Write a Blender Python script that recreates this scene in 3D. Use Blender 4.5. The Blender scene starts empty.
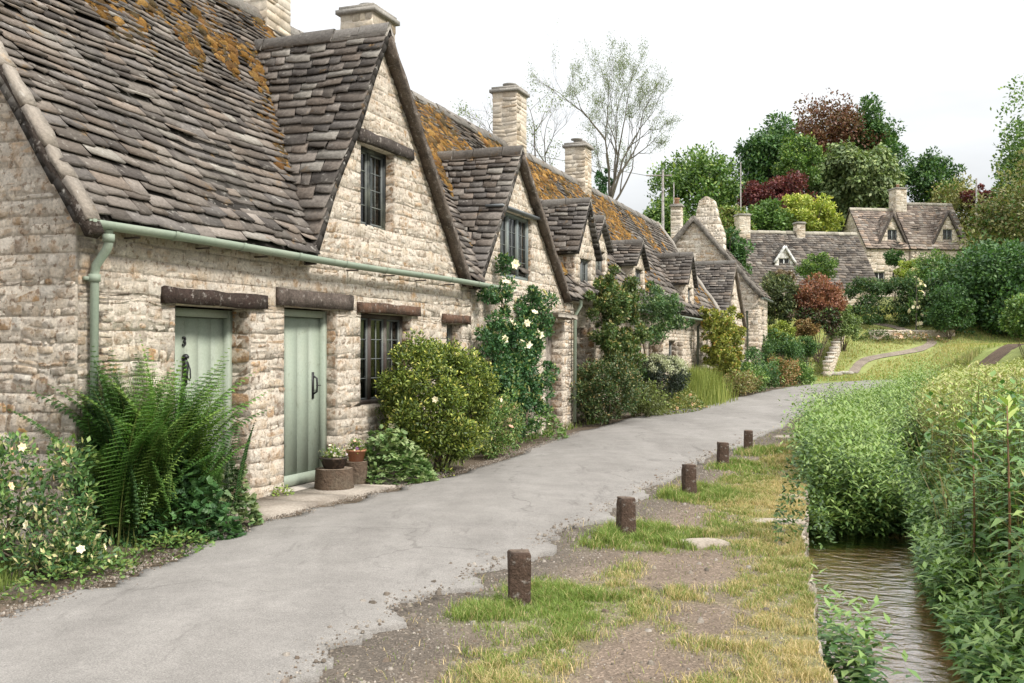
import bpy, math, random
import numpy as np
from mathutils import Vector, Matrix

R = math.radians
SC = bpy.context.scene
COL = SC.collection
random.seed(7)
rng = np.random.default_rng(11)

# ------------------------------------------------------------------ camera
CAM_Z = 1.52
cam_data = bpy.data.cameras.new('camera')
cam_data.sensor_width = 36.0
cam_data.lens = 35.16
cam_data.clip_start = 0.05
cam_data.clip_end = 1500.0
cam = bpy.data.objects.new('camera', cam_data)
cam.location = (0, 0, CAM_Z)
cam.rotation_euler = (R(90.49), 0, 0)
COL.objects.link(cam)
SC.camera = cam

# ------------------------------------------------------------------ sky and sun (bright overcast)
SUN_DIR = Vector((0.58, -0.42, 0.70)).normalized()      # towards the sun
SUN_EL = math.asin(SUN_DIR.z)
SUN_AZ = math.atan2(SUN_DIR.x, SUN_DIR.y)
world = bpy.data.worlds.new('World')
SC.world = world
world.use_nodes = True
nt = world.node_tree
nt.nodes.clear()
w_out = nt.nodes.new('ShaderNodeOutputWorld')
w_bg = nt.nodes.new('ShaderNodeBackground')
w_bg.inputs['Strength'].default_value = 0.1
sky = nt.nodes.new('ShaderNodeTexSky')
sky.sky_type = 'NISHITA'
sky.sun_disc = False
sky.sun_elevation = SUN_EL
sky.sun_rotation = SUN_AZ
sky.air_density = 1.0
sky.dust_density = 2.0
tc = nt.nodes.new('ShaderNodeTexCoord')
sep = nt.nodes.new('ShaderNodeSeparateXYZ')
nt.links.new(tc.outputs['Generated'], sep.inputs[0])
mr = nt.nodes.new('ShaderNodeMapRange')                 # an overcast dome: brighter overhead
mr.inputs['From Min'].default_value = 0.0
mr.inputs['From Max'].default_value = 1.0
mr.inputs['To Min'].default_value = 3.3
mr.inputs['To Max'].default_value = 12.5
nt.links.new(sep.outputs['Z'], mr.inputs['Value'])
mp = nt.nodes.new('ShaderNodeMapping')
mp.inputs['Scale'].default_value = (1.0, 1.0, 3.2)
nt.links.new(tc.outputs['Generated'], mp.inputs[0])
nz = nt.nodes.new('ShaderNodeTexNoise')
nz.inputs['Scale'].default_value = 2.6
nz.inputs['Detail'].default_value = 5.0
nz.inputs['Roughness'].default_value = 0.5
nt.links.new(mp.outputs[0], nz.inputs['Vector'])
cr = nt.nodes.new('ShaderNodeMapRange')
cr.inputs['From Min'].default_value = 0.36
cr.inputs['From Max'].default_value = 0.60
cr.inputs['To Min'].default_value = 0.88
cr.inputs['To Max'].default_value = 1.14
nt.links.new(nz.outputs['Fac'], cr.inputs['Value'])
mul = nt.nodes.new('ShaderNodeMath'); mul.operation = 'MULTIPLY'
nt.links.new(mr.outputs[0], mul.inputs[0]); nt.links.new(cr.outputs[0], mul.inputs[1])
cmb = nt.nodes.new('ShaderNodeVectorMath'); cmb.operation = 'SCALE'
cmb.inputs[0].default_value = (0.985, 1.0, 1.01)
nt.links.new(mul.outputs[0], cmb.inputs['Scale'])
skm = nt.nodes.new('ShaderNodeVectorMath'); skm.operation = 'MULTIPLY_ADD'
nt.links.new(sky.outputs[0], skm.inputs[0])
skm.inputs[1].default_value = (0.07, 0.07, 0.07)
nt.links.new(cmb.outputs[0], skm.inputs[2])
nt.links.new(skm.outputs[0], w_bg.inputs['Color'])
nt.links.new(w_bg.outputs[0], w_out.inputs['Surface'])

sun_data = bpy.data.lights.new('sun', 'SUN')
sun_data.energy = 2.3
sun_data.angle = R(11)
sun_data.color = (1.0, 0.955, 0.89)
sun = bpy.data.objects.new('sun', sun_data)
sun.rotation_euler = (-SUN_DIR).to_track_quat('-Z', 'Y').to_euler()
sun.location = (10, -10, 30)
COL.objects.link(sun)

SC.view_settings.view_transform = 'Standard'
SC.view_settings.look = 'None'
SC.view_settings.gamma = 1.0
SC.view_settings.use_curve_mapping = False
SC.view_settings.exposure = 0.88
SC.cycles.max_bounces = 6
SC.cycles.diffuse_bounces = 2
SC.cycles.glossy_bounces = 2
SC.cycles.transmission_bounces = 3
SC.cycles.transparent_max_bounces = 6

# ------------------------------------------------------------------ materials
def newmat(name, rough=0.9, spec=0.2):
    m = bpy.data.materials.new(name)
    m.use_nodes = True
    b = m.node_tree.nodes['Principled BSDF']
    b.inputs['Roughness'].default_value = rough
    b.inputs['Specular IOR Level'].default_value = spec
    return m, m.node_tree, b

def N(t, kind, **kw):
    n = t.nodes.new(kind)
    for k, v in kw.items():
        if k in n.inputs: n.inputs[k].default_value = v
        else: setattr(n, k, v)
    return n

def L(t, a, b): t.links.new(a, b)

def noise(t, coord, scale, detail=4, rough=0.55, vec=None):
    n = N(t, 'ShaderNodeTexNoise')
    n.inputs['Scale'].default_value = scale
    n.inputs['Detail'].default_value = detail
    n.inputs['Roughness'].default_value = rough
    if coord is not None: L(t, coord, n.inputs['Vector'])
    return n.outputs['Fac']

def ramp(t, fac, stops):
    r = N(t, 'ShaderNodeValToRGB')
    e = r.color_ramp.elements
    while len(e) < len(stops): e.new(0.5)
    for i, (p, c) in enumerate(stops):
        e[i].position = p
        e[i].color = (c[0], c[1], c[2], 1) if hasattr(c, '__len__') else (c, c, c, 1)
    L(t, fac, r.inputs[0])
    return r.outputs[0]

def mix(t, fac, a, b, mode='MIX'):
    m = N(t, 'ShaderNodeMix', data_type='RGBA', blend_type=mode)
    for sock, v in ((m.inputs[0], fac), (m.inputs[6], a), (m.inputs[7], b)):
        if hasattr(v, 'is_output'): L(t, v, sock)
        elif isinstance(v, (int, float)): sock.default_value = v
        else: sock.default_value = (v[0], v[1], v[2], 1)
    return m.outputs[2]

def bump(t, b, h, strength=0.5, dist=0.02, prev=None):
    n = N(t, 'ShaderNodeBump')
    n.inputs['Strength'].default_value = strength
    n.inputs['Distance'].default_value = dist
    L(t, h, n.inputs['Height'])
    if prev is not None: L(t, prev, n.inputs['Normal'])
    L(t, n.outputs[0], b.inputs['Normal'])
    return n.outputs[0]

def obj_coord(t):
    return N(t, 'ShaderNodeTexCoord').outputs['Object']

def col_attr(t):
    a = N(t, 'ShaderNodeAttribute')
    a.attribute_name = 'Col'
    return a.outputs['Color']

M = {}
def mat_surface(name, rough, blotch, fine, bumps, spec=0.2, extra=None):
    """vertex colour of each stone, slate or board, broken up by stains and grain"""
    m, t, b = newmat(name, rough, spec)
    co = obj_coord(t)
    c = col_attr(t)
    for (scale, lo, hi, tint, amount, det) in blotch:
        f = ramp(t, noise(t, co, scale, det, 0.6), [(lo, 0.0), (hi, 1.0)])
        f2 = N(t, 'ShaderNodeMath', operation='MULTIPLY'); L(t, f, f2.inputs[0]); f2.inputs[1].default_value = amount
        c = mix(t, f2.outputs[0], c, tint)
    g = ramp(t, noise(t, co, fine[0], 6, 0.7), [(0.25, fine[1]), (0.75, fine[2])])
    c = mix(t, 1.0, c, g, 'MULTIPLY')
    if extra: c = extra(t, co, c)
    L(t, c, b.inputs['Base Color'])
    prev = None
    for (scale, s, d) in bumps:
        prev = bump(t, b, noise(t, co, scale, 6, 0.65), s, d, prev)
    M[name] = m
    return m

mat_surface('stone', 0.95, [(1.1, 0.36, 0.62, (0.70, 0.605, 0.50), 0.45, 5), (9.0, 0.44, 0.55, (0.79, 0.705, 0.595), 0.60, 9),
                           (17.0, 0.56, 0.61, (0.24, 0.155, 0.095), 0.68, 9), (4.0, 0.57, 0.64, (0.48, 0.29, 0.14), 0.42, 9), (1.9, 0.60, 0.72, (0.30, 0.24, 0.185), 0.45, 9)],
            (38, 0.62, 1.28), [(14, 0.8, 0.022), (40, 1.0, 0.022), (120, 1.0, 0.009)])
mat_surface('pale_stone', 0.95, [(1.3, 0.45, 0.65, (0.70, 0.65, 0.57), 0.5, 4), (6.0, 0.58, 0.72, (0.25, 0.21, 0.17), 0.4, 6)],
            (22, 0.75, 1.2), [(14, 0.5, 0.02), (60, 0.6, 0.006)])
mat_surface('slate', 0.9, [(1.6, 0.50, 0.70, (0.36, 0.33, 0.29), 0.35, 5), (11, 0.60, 0.70, (0.50, 0.47, 0.42), 0.55, 6),
                          (2.3, 0.60, 0.75, (0.05, 0.043, 0.038), 0.6, 6), (4.1, 0.63, 0.72, (0.30, 0.17, 0.05), 0.5, 6)],
            (30, 0.65, 1.35), [(16, 0.6, 0.02), (70, 0.7, 0.006)])
mat_surface('beam', 0.88, [(6, 0.48, 0.62, (0.05, 0.04, 0.032), 0.65, 6), (17, 0.57, 0.66, (0.33, 0.30, 0.265), 0.6, 8)],
            (46, 0.45, 1.6), [(13, 0.8, 0.03), (60, 1.0, 0.012)])
mat_surface('paint', 0.6, [(2.2, 0.48, 0.66, (0.34, 0.36, 0.28), 0.35, 6), (9.0, 0.60, 0.70, (0.16, 0.17, 0.12), 0.45, 8), (38, 0.70, 0.74, (0.45, 0.43, 0.36), 0.6, 4)], (50, 0.85, 1.1), [(18, 0.25, 0.006), (90, 0.2, 0.002)], spec=0.35)
mat_surface('earth', 0.97, [(2.0, 0.45, 0.65, (0.16, 0.13, 0.10), 0.5, 5)], (40, 0.6, 1.4), [(20, 0.7, 0.02), (90, 0.6, 0.006)])
mat_surface('clay', 0.8, [(8, 0.55, 0.7, (0.35, 0.25, 0.2), 0.5, 5)], (50, 0.8, 1.2), [(60, 0.4, 0.003)])
mat_surface('metal', 0.45, [(8, 0.6, 0.75, (0.08, 0.06, 0.05), 0.3, 5)], (60, 0.9, 1.1), [(60, 0.2, 0.002)], spec=0.5)
mat_surface('cloth', 0.9, [(8, 0.6, 0.75, (0.6, 0.6, 0.58), 0.2, 5)], (60, 0.95, 1.05), [(60, 0.2, 0.002)])
mat_surface('moss', 1.0, [(6, 0.5, 0.7, (0.16, 0.12, 0.03), 0.5, 5)], (50, 0.6, 1.5), [(40, 1.0, 0.03), (160, 0.9, 0.012)])
mat_surface('bark', 0.95, [(4, 0.5, 0.7, (0.13, 0.12, 0.09), 0.5, 5)], (30, 0.6, 1.4), [(30, 0.9, 0.03)])

# leaves, blades and petals: the colour of each leaf, a little light through it
def mat_leaf(name, rough, spec, trans):
    m, t, b = newmat(name, rough, spec)
    c = mix(t, 1.0, col_attr(t), (1.20, 1.10, 0.88), 'MULTIPLY')
    L(t, c, b.inputs['Base Color'])
    tr = N(t, 'ShaderNodeBsdfTranslucent')
    c2 = mix(t, 1.0, c, (1.15, 1.3, 0.7), 'MULTIPLY')
    L(t, c2, tr.inputs['Color'])
    mx = N(t, 'ShaderNodeMixShader'); mx.inputs[0].default_value = trans
    L(t, b.outputs[0], mx.inputs[1]); L(t, tr.outputs[0], mx.inputs[2])
    L(t, mx.outputs[0], t.nodes['Material Output'].inputs['Surface'])
    M[name] = m
mat_leaf('leaf', 0.48, 0.4, 0.20)
mat_leaf('blade', 0.6, 0.25, 0.25)
mat_leaf('petal', 0.7, 0.2, 0.2)

# window glass
m, t, b = newmat('glass', 0.06, 0.5)
tr = N(t, 'ShaderNodeBsdfTransparent'); tr.inputs[0].default_value = (0.62, 0.66, 0.65, 1)
gl = N(t, 'ShaderNodeBsdfGlossy'); gl.inputs['Roughness'].default_value = 0.05
fr = N(t, 'ShaderNodeFresnel'); fr.inputs[0].default_value = 1.5
bn = N(t, 'ShaderNodeBump'); bn.inputs['Strength'].default_value = 0.25; bn.inputs['Distance'].default_value = 0.01
L(t, noise(t, obj_coord(t), 7, 2), bn.inputs['Height']); L(t, bn.outputs[0], gl.inputs['Normal'])
ad = N(t, 'ShaderNodeMath', operation='ADD'); L(t, fr.outputs[0], ad.inputs[0]); ad.inputs[1].default_value = 0.0
mx = N(t, 'ShaderNodeMixShader'); L(t, ad.outputs[0], mx.inputs[0]); L(t, tr.outputs[0], mx.inputs[1]); L(t, gl.outputs[0], mx.inputs[2])
L(t, mx.outputs[0], t.nodes['Material Output'].inputs['Surface'])
M['glass'] = m

# road surface
m, t, b = newmat('asphalt', 0.93, 0.2)
co = obj_coord(t)
mpn = N(t, 'ShaderNodeMapping'); mpn.inputs['Rotation'].default_value = (0, 0, R(-21)); mpn.inputs['Scale'].default_value = (1.0, 0.22, 1.0)
L(t, co, mpn.inputs[0])
c = ramp(t, noise(t, mpn.outputs[0], 1.1, 5, 0.6), [(0.34, (0.225, 0.209, 0.191)), (0.50, (0.255, 0.238, 0.218)), (0.66, (0.285, 0.266, 0.245))])
c = mix(t, 1.0, c, ramp(t, noise(t, co, 2.3, 9, 0.8), [(0.32, 0.80), (0.68, 1.13)]), 'MULTIPLY')
vo = N(t, 'ShaderNodeTexVoronoi'); vo.inputs['Scale'].default_value = 110; L(t, co, vo.inputs['Vector'])
c = mix(t, 1.0, c, ramp(t, vo.outputs['Distance'], [(0.0, 1.16), (0.75, 0.82)]), 'MULTIPLY')
c = mix(t, 1.0, c, ramp(t, noise(t, co, 150, 4, 0.8), [(0.32, 0.66), (0.68, 1.34)]), 'MULTIPLY')
st = ramp(t, noise(t, mpn.outputs[0], 3.1, 8, 0.75), [(0.58, 0.0), (0.68, 0.6)])
c = mix(t, st, c, (0.11, 0.10, 0.09))
vc = N(t, 'ShaderNodeTexVoronoi', feature='DISTANCE_TO_EDGE'); vc.inputs['Scale'].default_value = 0.55
wv = N(t, 'ShaderNodeVectorMath', operation='MULTIPLY_ADD')
nzz = N(t, 'ShaderNodeTexNoise'); nzz.inputs['Scale'].default_value = 2.2; nzz.inputs['Detail'].default_value = 6; L(t, co, nzz.inputs['Vector'])
L(t, nzz.outputs['Color'], wv.inputs[0]); wv.inputs[1].default_value = (0.9, 0.9, 0.9); L(t, co, wv.inputs[2])
L(t, wv.outputs[0], vc.inputs['Vector'])
ck = ramp(t, vc.outputs['Distance'], [(0.0, 0.42), (0.005, 0.3), (0.010, 0.0)])
ck2 = N(t, 'ShaderNodeMath', operation='MULTIPLY'); L(t, ck, ck2.inputs[0]); L(t, ramp(t, noise(t, co, 0.5, 3), [(0.44, 0.0), (0.54, 1.0)]), ck2.inputs[1])
c = mix(t, ck2.outputs[0], c, (0.075, 0.068, 0.06))
L(t, c, b.inputs['Base Color'])
p_ = bump(t, b, noise(t, co, 120, 3, 0.7), 0.5, 0.006)
p_ = bump(t, b, vo.outputs['Distance'], 0.35, 0.004, p_)
bump(t, b, noise(t, co, 3.0, 5, 0.6), 0.35, 0.03, p_)
M['asphalt'] = m

# ground: soil and gravel with vertex colour
m, t, b = newmat('ground', 0.97, 0.15)
co = obj_coord(t)
c = col_attr(t)
c = mix(t, 1.0, c, ramp(t, noise(t, co, 1.7, 6, 0.65), [(0.28, 0.72), (0.72, 1.22)]), 'MULTIPLY')
vo = N(t, 'ShaderNodeTexVoronoi'); vo.inputs['Scale'].default_value = 75; L(t, co, vo.inputs['Vector'])
vs = N(t, 'ShaderNodeSeparateColor'); L(t, vo.outputs['Color'], vs.inputs[0])
c = mix(t, 1.0, c, ramp(t, vs.outputs[0], [(0.0, 0.80), (0.85, 1.10), (1.0, 1.7)]), 'MULTIPLY')
c = mix(t, 1.0, c, ramp(t, noise(t, co, 75, 4, 0.75), [(0.3, 0.65), (0.72, 1.4)]), 'MULTIPLY')
L(t, c, b.inputs['Base Color'])
p_ = bump(t, b, vo.outputs['Distance'], 0.5, 0.008)
p_ = bump(t, b, noise(t, co, 60, 5, 0.7), 0.8, 0.012, p_)
bump(t, b, noise(t, co, 5, 4, 0.6), 0.6, 0.05, p_)
M['ground'] = m

# stream water over a brown bed
m, t, b = newmat('water', 0.04, 0.5)
co = obj_coord(t)
mpn = N(t, 'ShaderNodeMapping'); mpn.inputs['Rotation'].default_value = (0, 0, R(22)); mpn.inputs['Scale'].default_value = (1.0, 1.0, 1.0)
L(t, co, mpn.inputs[0])
nb = N(t, 'ShaderNodeTexNoise'); nb.inputs['Scale'].default_value = 6.0; nb.inputs['Detail'].default_value = 4; nb.inputs['Distortion'].default_value = 0.6
mp2 = N(t, 'ShaderNodeMapping'); mp2.inputs['Scale'].default_value = (0.8, 1.35, 1.0); L(t, mpn.outputs[0], mp2.inputs[0]); L(t, mp2.outputs[0], nb.inputs['Vector'])
glz = N(t, 'ShaderNodeBsdfGlossy'); glz.inputs['Roughness'].default_value = 0.05; glz.inputs['Color'].default_value = (0.93, 0.95, 0.96, 1)
trn = N(t, 'ShaderNodeBsdfTransparent'); trn.inputs[0].default_value = (0.82, 0.78, 0.70, 1)
bp = N(t, 'ShaderNodeBump'); bp.inputs['Strength'].default_value = 0.75; bp.inputs['Distance'].default_value = 0.018
L(t, nb.outputs['Fac'], bp.inputs['Height']); L(t, bp.outputs[0], glz.inputs['Normal'])
fr = N(t, 'ShaderNodeFresnel'); fr.inputs[0].default_value = 1.33; L(t, bp.outputs[0], fr.inputs['Normal'])
ml = N(t, 'ShaderNodeMath', operation='MULTIPLY'); L(t, fr.outputs[0], ml.inputs[0]); ml.inputs[1].default_value = 2.2
cl = N(t, 'ShaderNodeMath', operation='MINIMUM'); L(t, ml.outputs[0], cl.inputs[0]); cl.inputs[1].default_value = 1.0
mx = N(t, 'ShaderNodeMixShader'); L(t, cl.outputs[0], mx.inputs[0]); L(t, trn.outputs[0], mx.inputs[1]); L(t, glz.outputs[0], mx.inputs[2])
L(t, mx.outputs[0], t.nodes['Material Output'].inputs['Surface'])
M['water'] = m

# ------------------------------------------------------------------ mesh builder
OFF = {}      # a part's meshes are written in terrace metres; this is where its thing stands
class MB:
    def __init__(self):
        self.V = []; self.n = 0; self.F = {3: [], 4: []}; self.C = {3: [], 4: []}
    def add(self, verts, faces, col):
        """verts (n,3), faces (m,k) local indices, col (3,) or (m,3)"""
        verts = np.asarray(verts, float).reshape(-1, 3)
        faces = np.asarray(faces, int)
        k = faces.shape[1]
        col = np.asarray(col, float)
        if col.ndim == 1: col = np.tile(col, (len(faces), 1))
        self.F[k].append(faces + self.n); self.C[k].append(col)
        self.V.append(verts); self.n += len(verts)
        return self
    def add2(self, verts, quads, tris, cq, ct):
        verts = np.asarray(verts, float).reshape(-1, 3)
        self.F[4].append(np.asarray(quads, int) + self.n); self.C[4].append(np.asarray(cq, float))
        self.F[3].append(np.asarray(tris, int) + self.n); self.C[3].append(np.asarray(ct, float))
        self.V.append(verts); self.n += len(verts)
    def tmpl(self, verts, quads, cols):
        """verts (n,k,3) same template per item, quads (m,4) template faces, cols (n,3)"""
        n, k, _ = verts.shape
        quads = np.asarray(quads, int)
        f = (quads[None] + (np.arange(n) * k)[:, None, None]).reshape(-1, quads.shape[1])
        c = np.repeat(cols, len(quads), axis=0)
        self.add(verts.reshape(-1, 3), f, c)
    def box(self, lo, hi, col=(0.5, 0.5, 0.5), mat=None):
        (x0, y0, z0), (x1, y1, z1) = lo, hi
        v = np.array([(x0,y0,z0),(x1,y0,z0),(x1,y1,z0),(x0,y1,z0),(x0,y0,z1),(x1,y0,z1),(x1,y1,z1),(x0,y1,z1)], float)
        if mat is not None:
            v = np.array([mat @ Vector(p) for p in v])
        self.add(v, [(0,3,2,1),(4,5,6,7),(0,1,5,4),(1,2,6,5),(2,3,7,6),(3,0,4,7)], col)
        return self
    def prism(self, poly, a, b, axis, col):
        """polygon (2D list) extruded from a to b along axis ('x': poly in yz; 'y': poly in xz; 'z': poly in xy)"""
        def pt(p, w):
            return {'x': (w, p[0], p[1]), 'y': (p[0], w, p[1]), 'z': (p[0], p[1], w)}[axis]
        n = len(poly)
        v = [pt(p, a) for p in poly] + [pt(p, b) for p in poly]
        c = np.mean(poly, axis=0)
        v += [pt(c, a), pt(c, b)]
        self.add(v, [(i, (i+1) % n, n+(i+1) % n, n+i) for i in range(n)], col)
        k = self.n - len(v)
        t = [(i, (i+1) % n, 2*n) for i in range(n)] + [(n+i, n+(i+1) % n, 2*n+1) for i in range(n)]
        self.F[3].append(np.array(t) + k); self.C[3].append(np.tile(np.asarray(col, float), (len(t), 1)))
        return self
    def tube(self, pts, rad, col, sides=6, cap=True):
        pts = [Vector(p) for p in pts]
        n = len(pts)
        if not hasattr(rad, '__len__'): rad = [rad] * n
        up = Vector((0.13, 0.21, 1)).normalized()
        V = []
        for i, p in enumerate(pts):
            d = (pts[min(i+1, n-1)] - pts[max(i-1, 0)]).normalized()
            if abs(d.dot(up)) > 0.97: a = d.cross(Vector((1, 0, 0))).normalized()
            else: a = d.cross(up).normalized()
            b_ = d.cross(a)
            for k in range(sides):
                th = 2 * math.pi * k / sides
                V.append(p + a * (math.cos(th) * rad[i]) + b_ * (math.sin(th) * rad[i]))
        F = [(i*sides+k, i*sides+(k+1) % sides, (i+1)*sides+(k+1) % sides, (i+1)*sides+k) for i in range(n-1) for k in range(sides)]
        base = self.n
        if cap:
            V.append(pts[0]); V.append(pts[-1])
        self.add([tuple(v) for v in V], F, col)
        if cap:
            T = [(k, (k+1) % sides, n*sides) for k in range(sides)] + [((n-1)*sides+k, (n-1)*sides+(k+1) % sides, n*sides+1) for k in range(sides)]
            self.F[3].append(np.array(T) + base); self.C[3].append(np.tile(np.asarray(col, float), (len(T), 1)))
        return self
    def lathe(self, prof, centre, col, sides=14):
        """profile of (radius, z) turned round a vertical axis"""
        V = [(centre[0] + r*math.cos(2*math.pi*k/sides), centre[1] + r*math.sin(2*math.pi*k/sides), centre[2] + z) for r, z in prof for k in range(sides)]
        F = [(i*sides+k, i*sides+(k+1) % sides, (i+1)*sides+(k+1) % sides, (i+1)*sides+k) for i in range(len(prof)-1) for k in range(sides)]
        return self.add(V, F, col)
    def build(self, name, mat, parent=None, off=None, smooth=False):
        V = np.concatenate(self.V)
        if off is None and parent is not None: off = OFF.get(parent.name)
        if off is not None: V = V - np.asarray(off, float)
        q = np.concatenate(self.F[4]) if self.F[4] else np.zeros((0, 4), int)
        t3 = np.concatenate(self.F[3]) if self.F[3] else np.zeros((0, 3), int)
        cq = np.concatenate(self.C[4]) if self.C[4] else np.zeros((0, 3))
        ct = np.concatenate(self.C[3]) if self.C[3] else np.zeros((0, 3))
        me = bpy.data.meshes.new(name)
        me.vertices.add(len(V)); me.vertices.foreach_set('co', V.astype(np.float32).ravel())
        nl = len(q)*4 + len(t3)*3
        me.loops.add(nl); me.loops.foreach_set('vertex_index', np.concatenate([q.ravel(), t3.ravel()]).astype(np.int32))
        me.polygons.add(len(q) + len(t3))
        st = np.concatenate([np.arange(len(q))*4, len(q)*4 + np.arange(len(t3))*3]).astype(np.int32)
        me.polygons.foreach_set('loop_start', st)
        me.update(calc_edges=True)
        ca = me.color_attributes.new('Col', 'FLOAT_COLOR', 'CORNER')
        cc = np.concatenate([np.repeat(cq, 4, axis=0), np.repeat(ct, 3, axis=0)])
        cc = np.concatenate([cc, np.ones((len(cc), 1))], axis=1)
        ca.data.foreach_set('color', cc.astype(np.float32).ravel())
        if smooth: me.polygons.foreach_set('use_smooth', np.ones(len(me.polygons), bool))
        me.materials.append(M[mat])
        o = bpy.data.objects.new(name, me)
        COL.objects.link(o)
        if parent is not None: o.parent = parent
        if off is not None: OFF[o.name] = off
        return o

def thing(name, label, cat, loc=(0, 0, 0), rotz=0.0, group=None):
    o = bpy.data.objects.new(name, None)
    o.empty_display_size = 0.3
    COL.objects.link(o)
    o.location = loc
    o.rotation_euler = (0, 0, rotz)
    o['label'] = label; o['category'] = cat
    if group: o['group'] = group
    return o

def tag(o, label=None, cat=None, group=None, kind=None):
    if label: o['label'] = label
    if cat: o['category'] = cat
    if group: o['group'] = group
    if kind: o['kind'] = kind
    return o

# ------------------------------------------------------------------ noise in numpy
def _h(i, j, k):
    n = (i.astype(np.int64)*374761393 + j.astype(np.int64)*668265263 + k.astype(np.int64)*2147483647) & 0x7fffffff
    n = ((n ^ (n >> 13)) * 1274126177) & 0x7fffffff
    return ((n ^ (n >> 16)) & 0xffff) / 65535.0
def vnoise(x, y, z=0.0):
    x, y, z = np.broadcast_arrays(np.asarray(x, float), np.asarray(y, float), np.asarray(z, float))
    i, j, k = np.floor(x), np.floor(y), np.floor(z)
    u, v, w = x-i, y-j, z-k
    u, v, w = u*u*(3-2*u), v*v*(3-2*v), w*w*(3-2*w)
    r = 0
    for a in (0, 1):
        for b_ in (0, 1):
            for c_ in (0, 1):
                r = r + _h(i+a, j+b_, k+c_) * (u if a else 1-u) * (v if b_ else 1-v) * (w if c_ else 1-w)
    return r
def fbm(x, y, z=0.0, o=4):
    s = 0; a = 0.5; f = 1.0; tt = 0
    for _ in range(o):
        s = s + a*vnoise(np.asarray(x)*f, np.asarray(y)*f, np.asarray(z)*f + 7.3*_); tt += a; a *= 0.5; f *= 2.07
    return s/tt
def sstep(a, b, x):
    t_ = np.clip((x-a)/(b-a), 0, 1); return t_*t_*(3-2*t_)

# ------------------------------------------------------------------ ground, stream, road
EY = [-30, 2, 3, 5, 6.5, 7.1, 7.35, 8.3, 8.5, 10.1, 13.6, 16.9, 20, 26, 30, 36, 45, 60]
EX = [0.9, 1.1, 1.2, 1.50, 1.93, 2.10, 2.14, 2.36, 2.46, 2.95, 4.0, 4.9, 5.9, 8.4, 10.3, 13.2, 17, 20]
def edge_x(Y):
    Y = np.asarray(Y, float)
    return np.interp(Y, EY, EX) + 0.05*(vnoise(Y*1.7, 3.1)-0.5) + 0.03*(vnoise(Y*6, 9.1)-0.5)
WY = [-30, 5, 8, 10, 12.6, 15, 20, 30, 60]
WX = [0.9, 0.92, 1.02, 1.15, 1.35, 1.5, 1.7, 2.0, 2.0]
def hill(X, Y):
    X = np.asarray(X, float); Y = np.asarray(Y, float)
    h = 0.5*(Y-46.5) + 0.5*np.sqrt((Y-46.5)**2 + 5)
    h = np.where(h < 10.5, 0.31*h, 3.255 + 0.118*(h-10.5))
    h = np.maximum(h, 1.75*sstep(18.0, 23.0, X)*sstep(35.5, 43.0, Y) + 0.02*h)
    h = h * sstep(28, 40, Y)
    h = h + 0.9*(fbm(X*0.05, Y*0.05, 0)-0.5)*sstep(50, 80, Y)
    # gently higher ground behind the terrace
    p = -(X*0.934 - Y*0.358) - 5.97
    h = h + 0.22*np.clip(p-8, 0, 30)*sstep(0, 10, Y)
    return h
def ground_z(X, Y):
    """height of the ground anywhere"""
    X = np.asarray(X, float); Y = np.asarray(Y, float)
    u = X - edge_x(Y)
    wd = np.interp(Y, WY, WX)
    depth = 0.66*sstep(41, 33, Y)
    bed = -depth + 0.05*(fbm(X*3, Y*3, 1.0)-0.5)
    right = -depth + (depth-0.02)*sstep(wd-0.1, wd+0.9, u) + 0.30*sstep(wd+2, wd+10, u)*sstep(12, 22, Y)*sstep(47, 40, Y) + 0.18*(fbm(X*0.8, Y*0.8, 4)-0.4)*sstep(wd, wd+2, u)
    z = np.where(u > 0.012, np.where(u < wd-0.1, bed, right), 0.0)
    left = 0.035*(fbm(X*1.3, Y*1.3, 2.0)-0.5)*sstep(-3.2, -1.5, u)
    z = np.where(u <= 0.012, left, z)
    return z + hill(X, Y)

def bil(v, n):  # evenly spaced helper
    return list(np.linspace(v[0], v[1], n, endpoint=False))
us = bil((-150, -40), 12) + bil((-40, -10), 16) + bil((-10, -0.2), 90) + [-0.2, -0.12, -0.06, -0.03, -0.012, 0.0, 0.02, 0.04, 0.08] + bil((0.15, 4), 36) + bil((4, 20), 34) + bil((20, 60), 34) + bil((60, 240), 26) + [240]
ys = bil((-30, 2), 16) + bil((2, 20), 170) + bil((20, 44), 80) + bil((44, 75), 50) + bil((75, 140), 34) + bil((140, 420), 20) + [420]
U_, Y_ = np.meshgrid(np.array(us), np.array(ys))
X_ = U_ + edge_x(Y_)
Z_ = ground_z(X_, Y_)
# road outline: matched points of its two edges
ROAD_L = [(-5.0, -6), (-4.3, -1), (-3.6, 2.5), (-3.0, 5.3), (-2.62, 6.7), (-2.38, 8.3), (-1.64, 10.1), (-0.45, 12.9), (1.10, 18.1), (4.3, 26.2), (7.0, 31.5), (9.2, 36.0), (11.2, 39.8), (14.0, 43.4), (16.8, 44.9)]
ROAD_R = [(-1.6, -6), (-1.5, -1), (-1.3, 2.5), (-0.95, 4.6), (-0.62, 5.7), (-0.10, 6.9), (0.62, 8.6), (1.52, 11.0), (3.0, 14.5), (5.2, 19.5), (7.0, 23.8), (9.4, 29.0), (12.0, 34.0), (15.3, 38.6), (18.0, 40.4)]
def dist_poly(X, Y, pts):
    d = np.full(np.shape(X), 1e9)
    for (a, b_) in zip(pts[:-1], pts[1:]):
        ax, ay = a; bx, by = b_
        vx, vy = bx-ax, by-ay
        t_ = np.clip(((X-ax)*vx + (Y-ay)*vy)/(vx*vx+vy*vy), 0, 1)
        d = np.minimum(d, np.hypot(X-ax-t_*vx, Y-ay-t_*vy))
    return d
def road_right_x(Y):
    return np.interp(Y, [p[1] for p in ROAD_R], [p[0] for p in ROAD_R])
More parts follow.
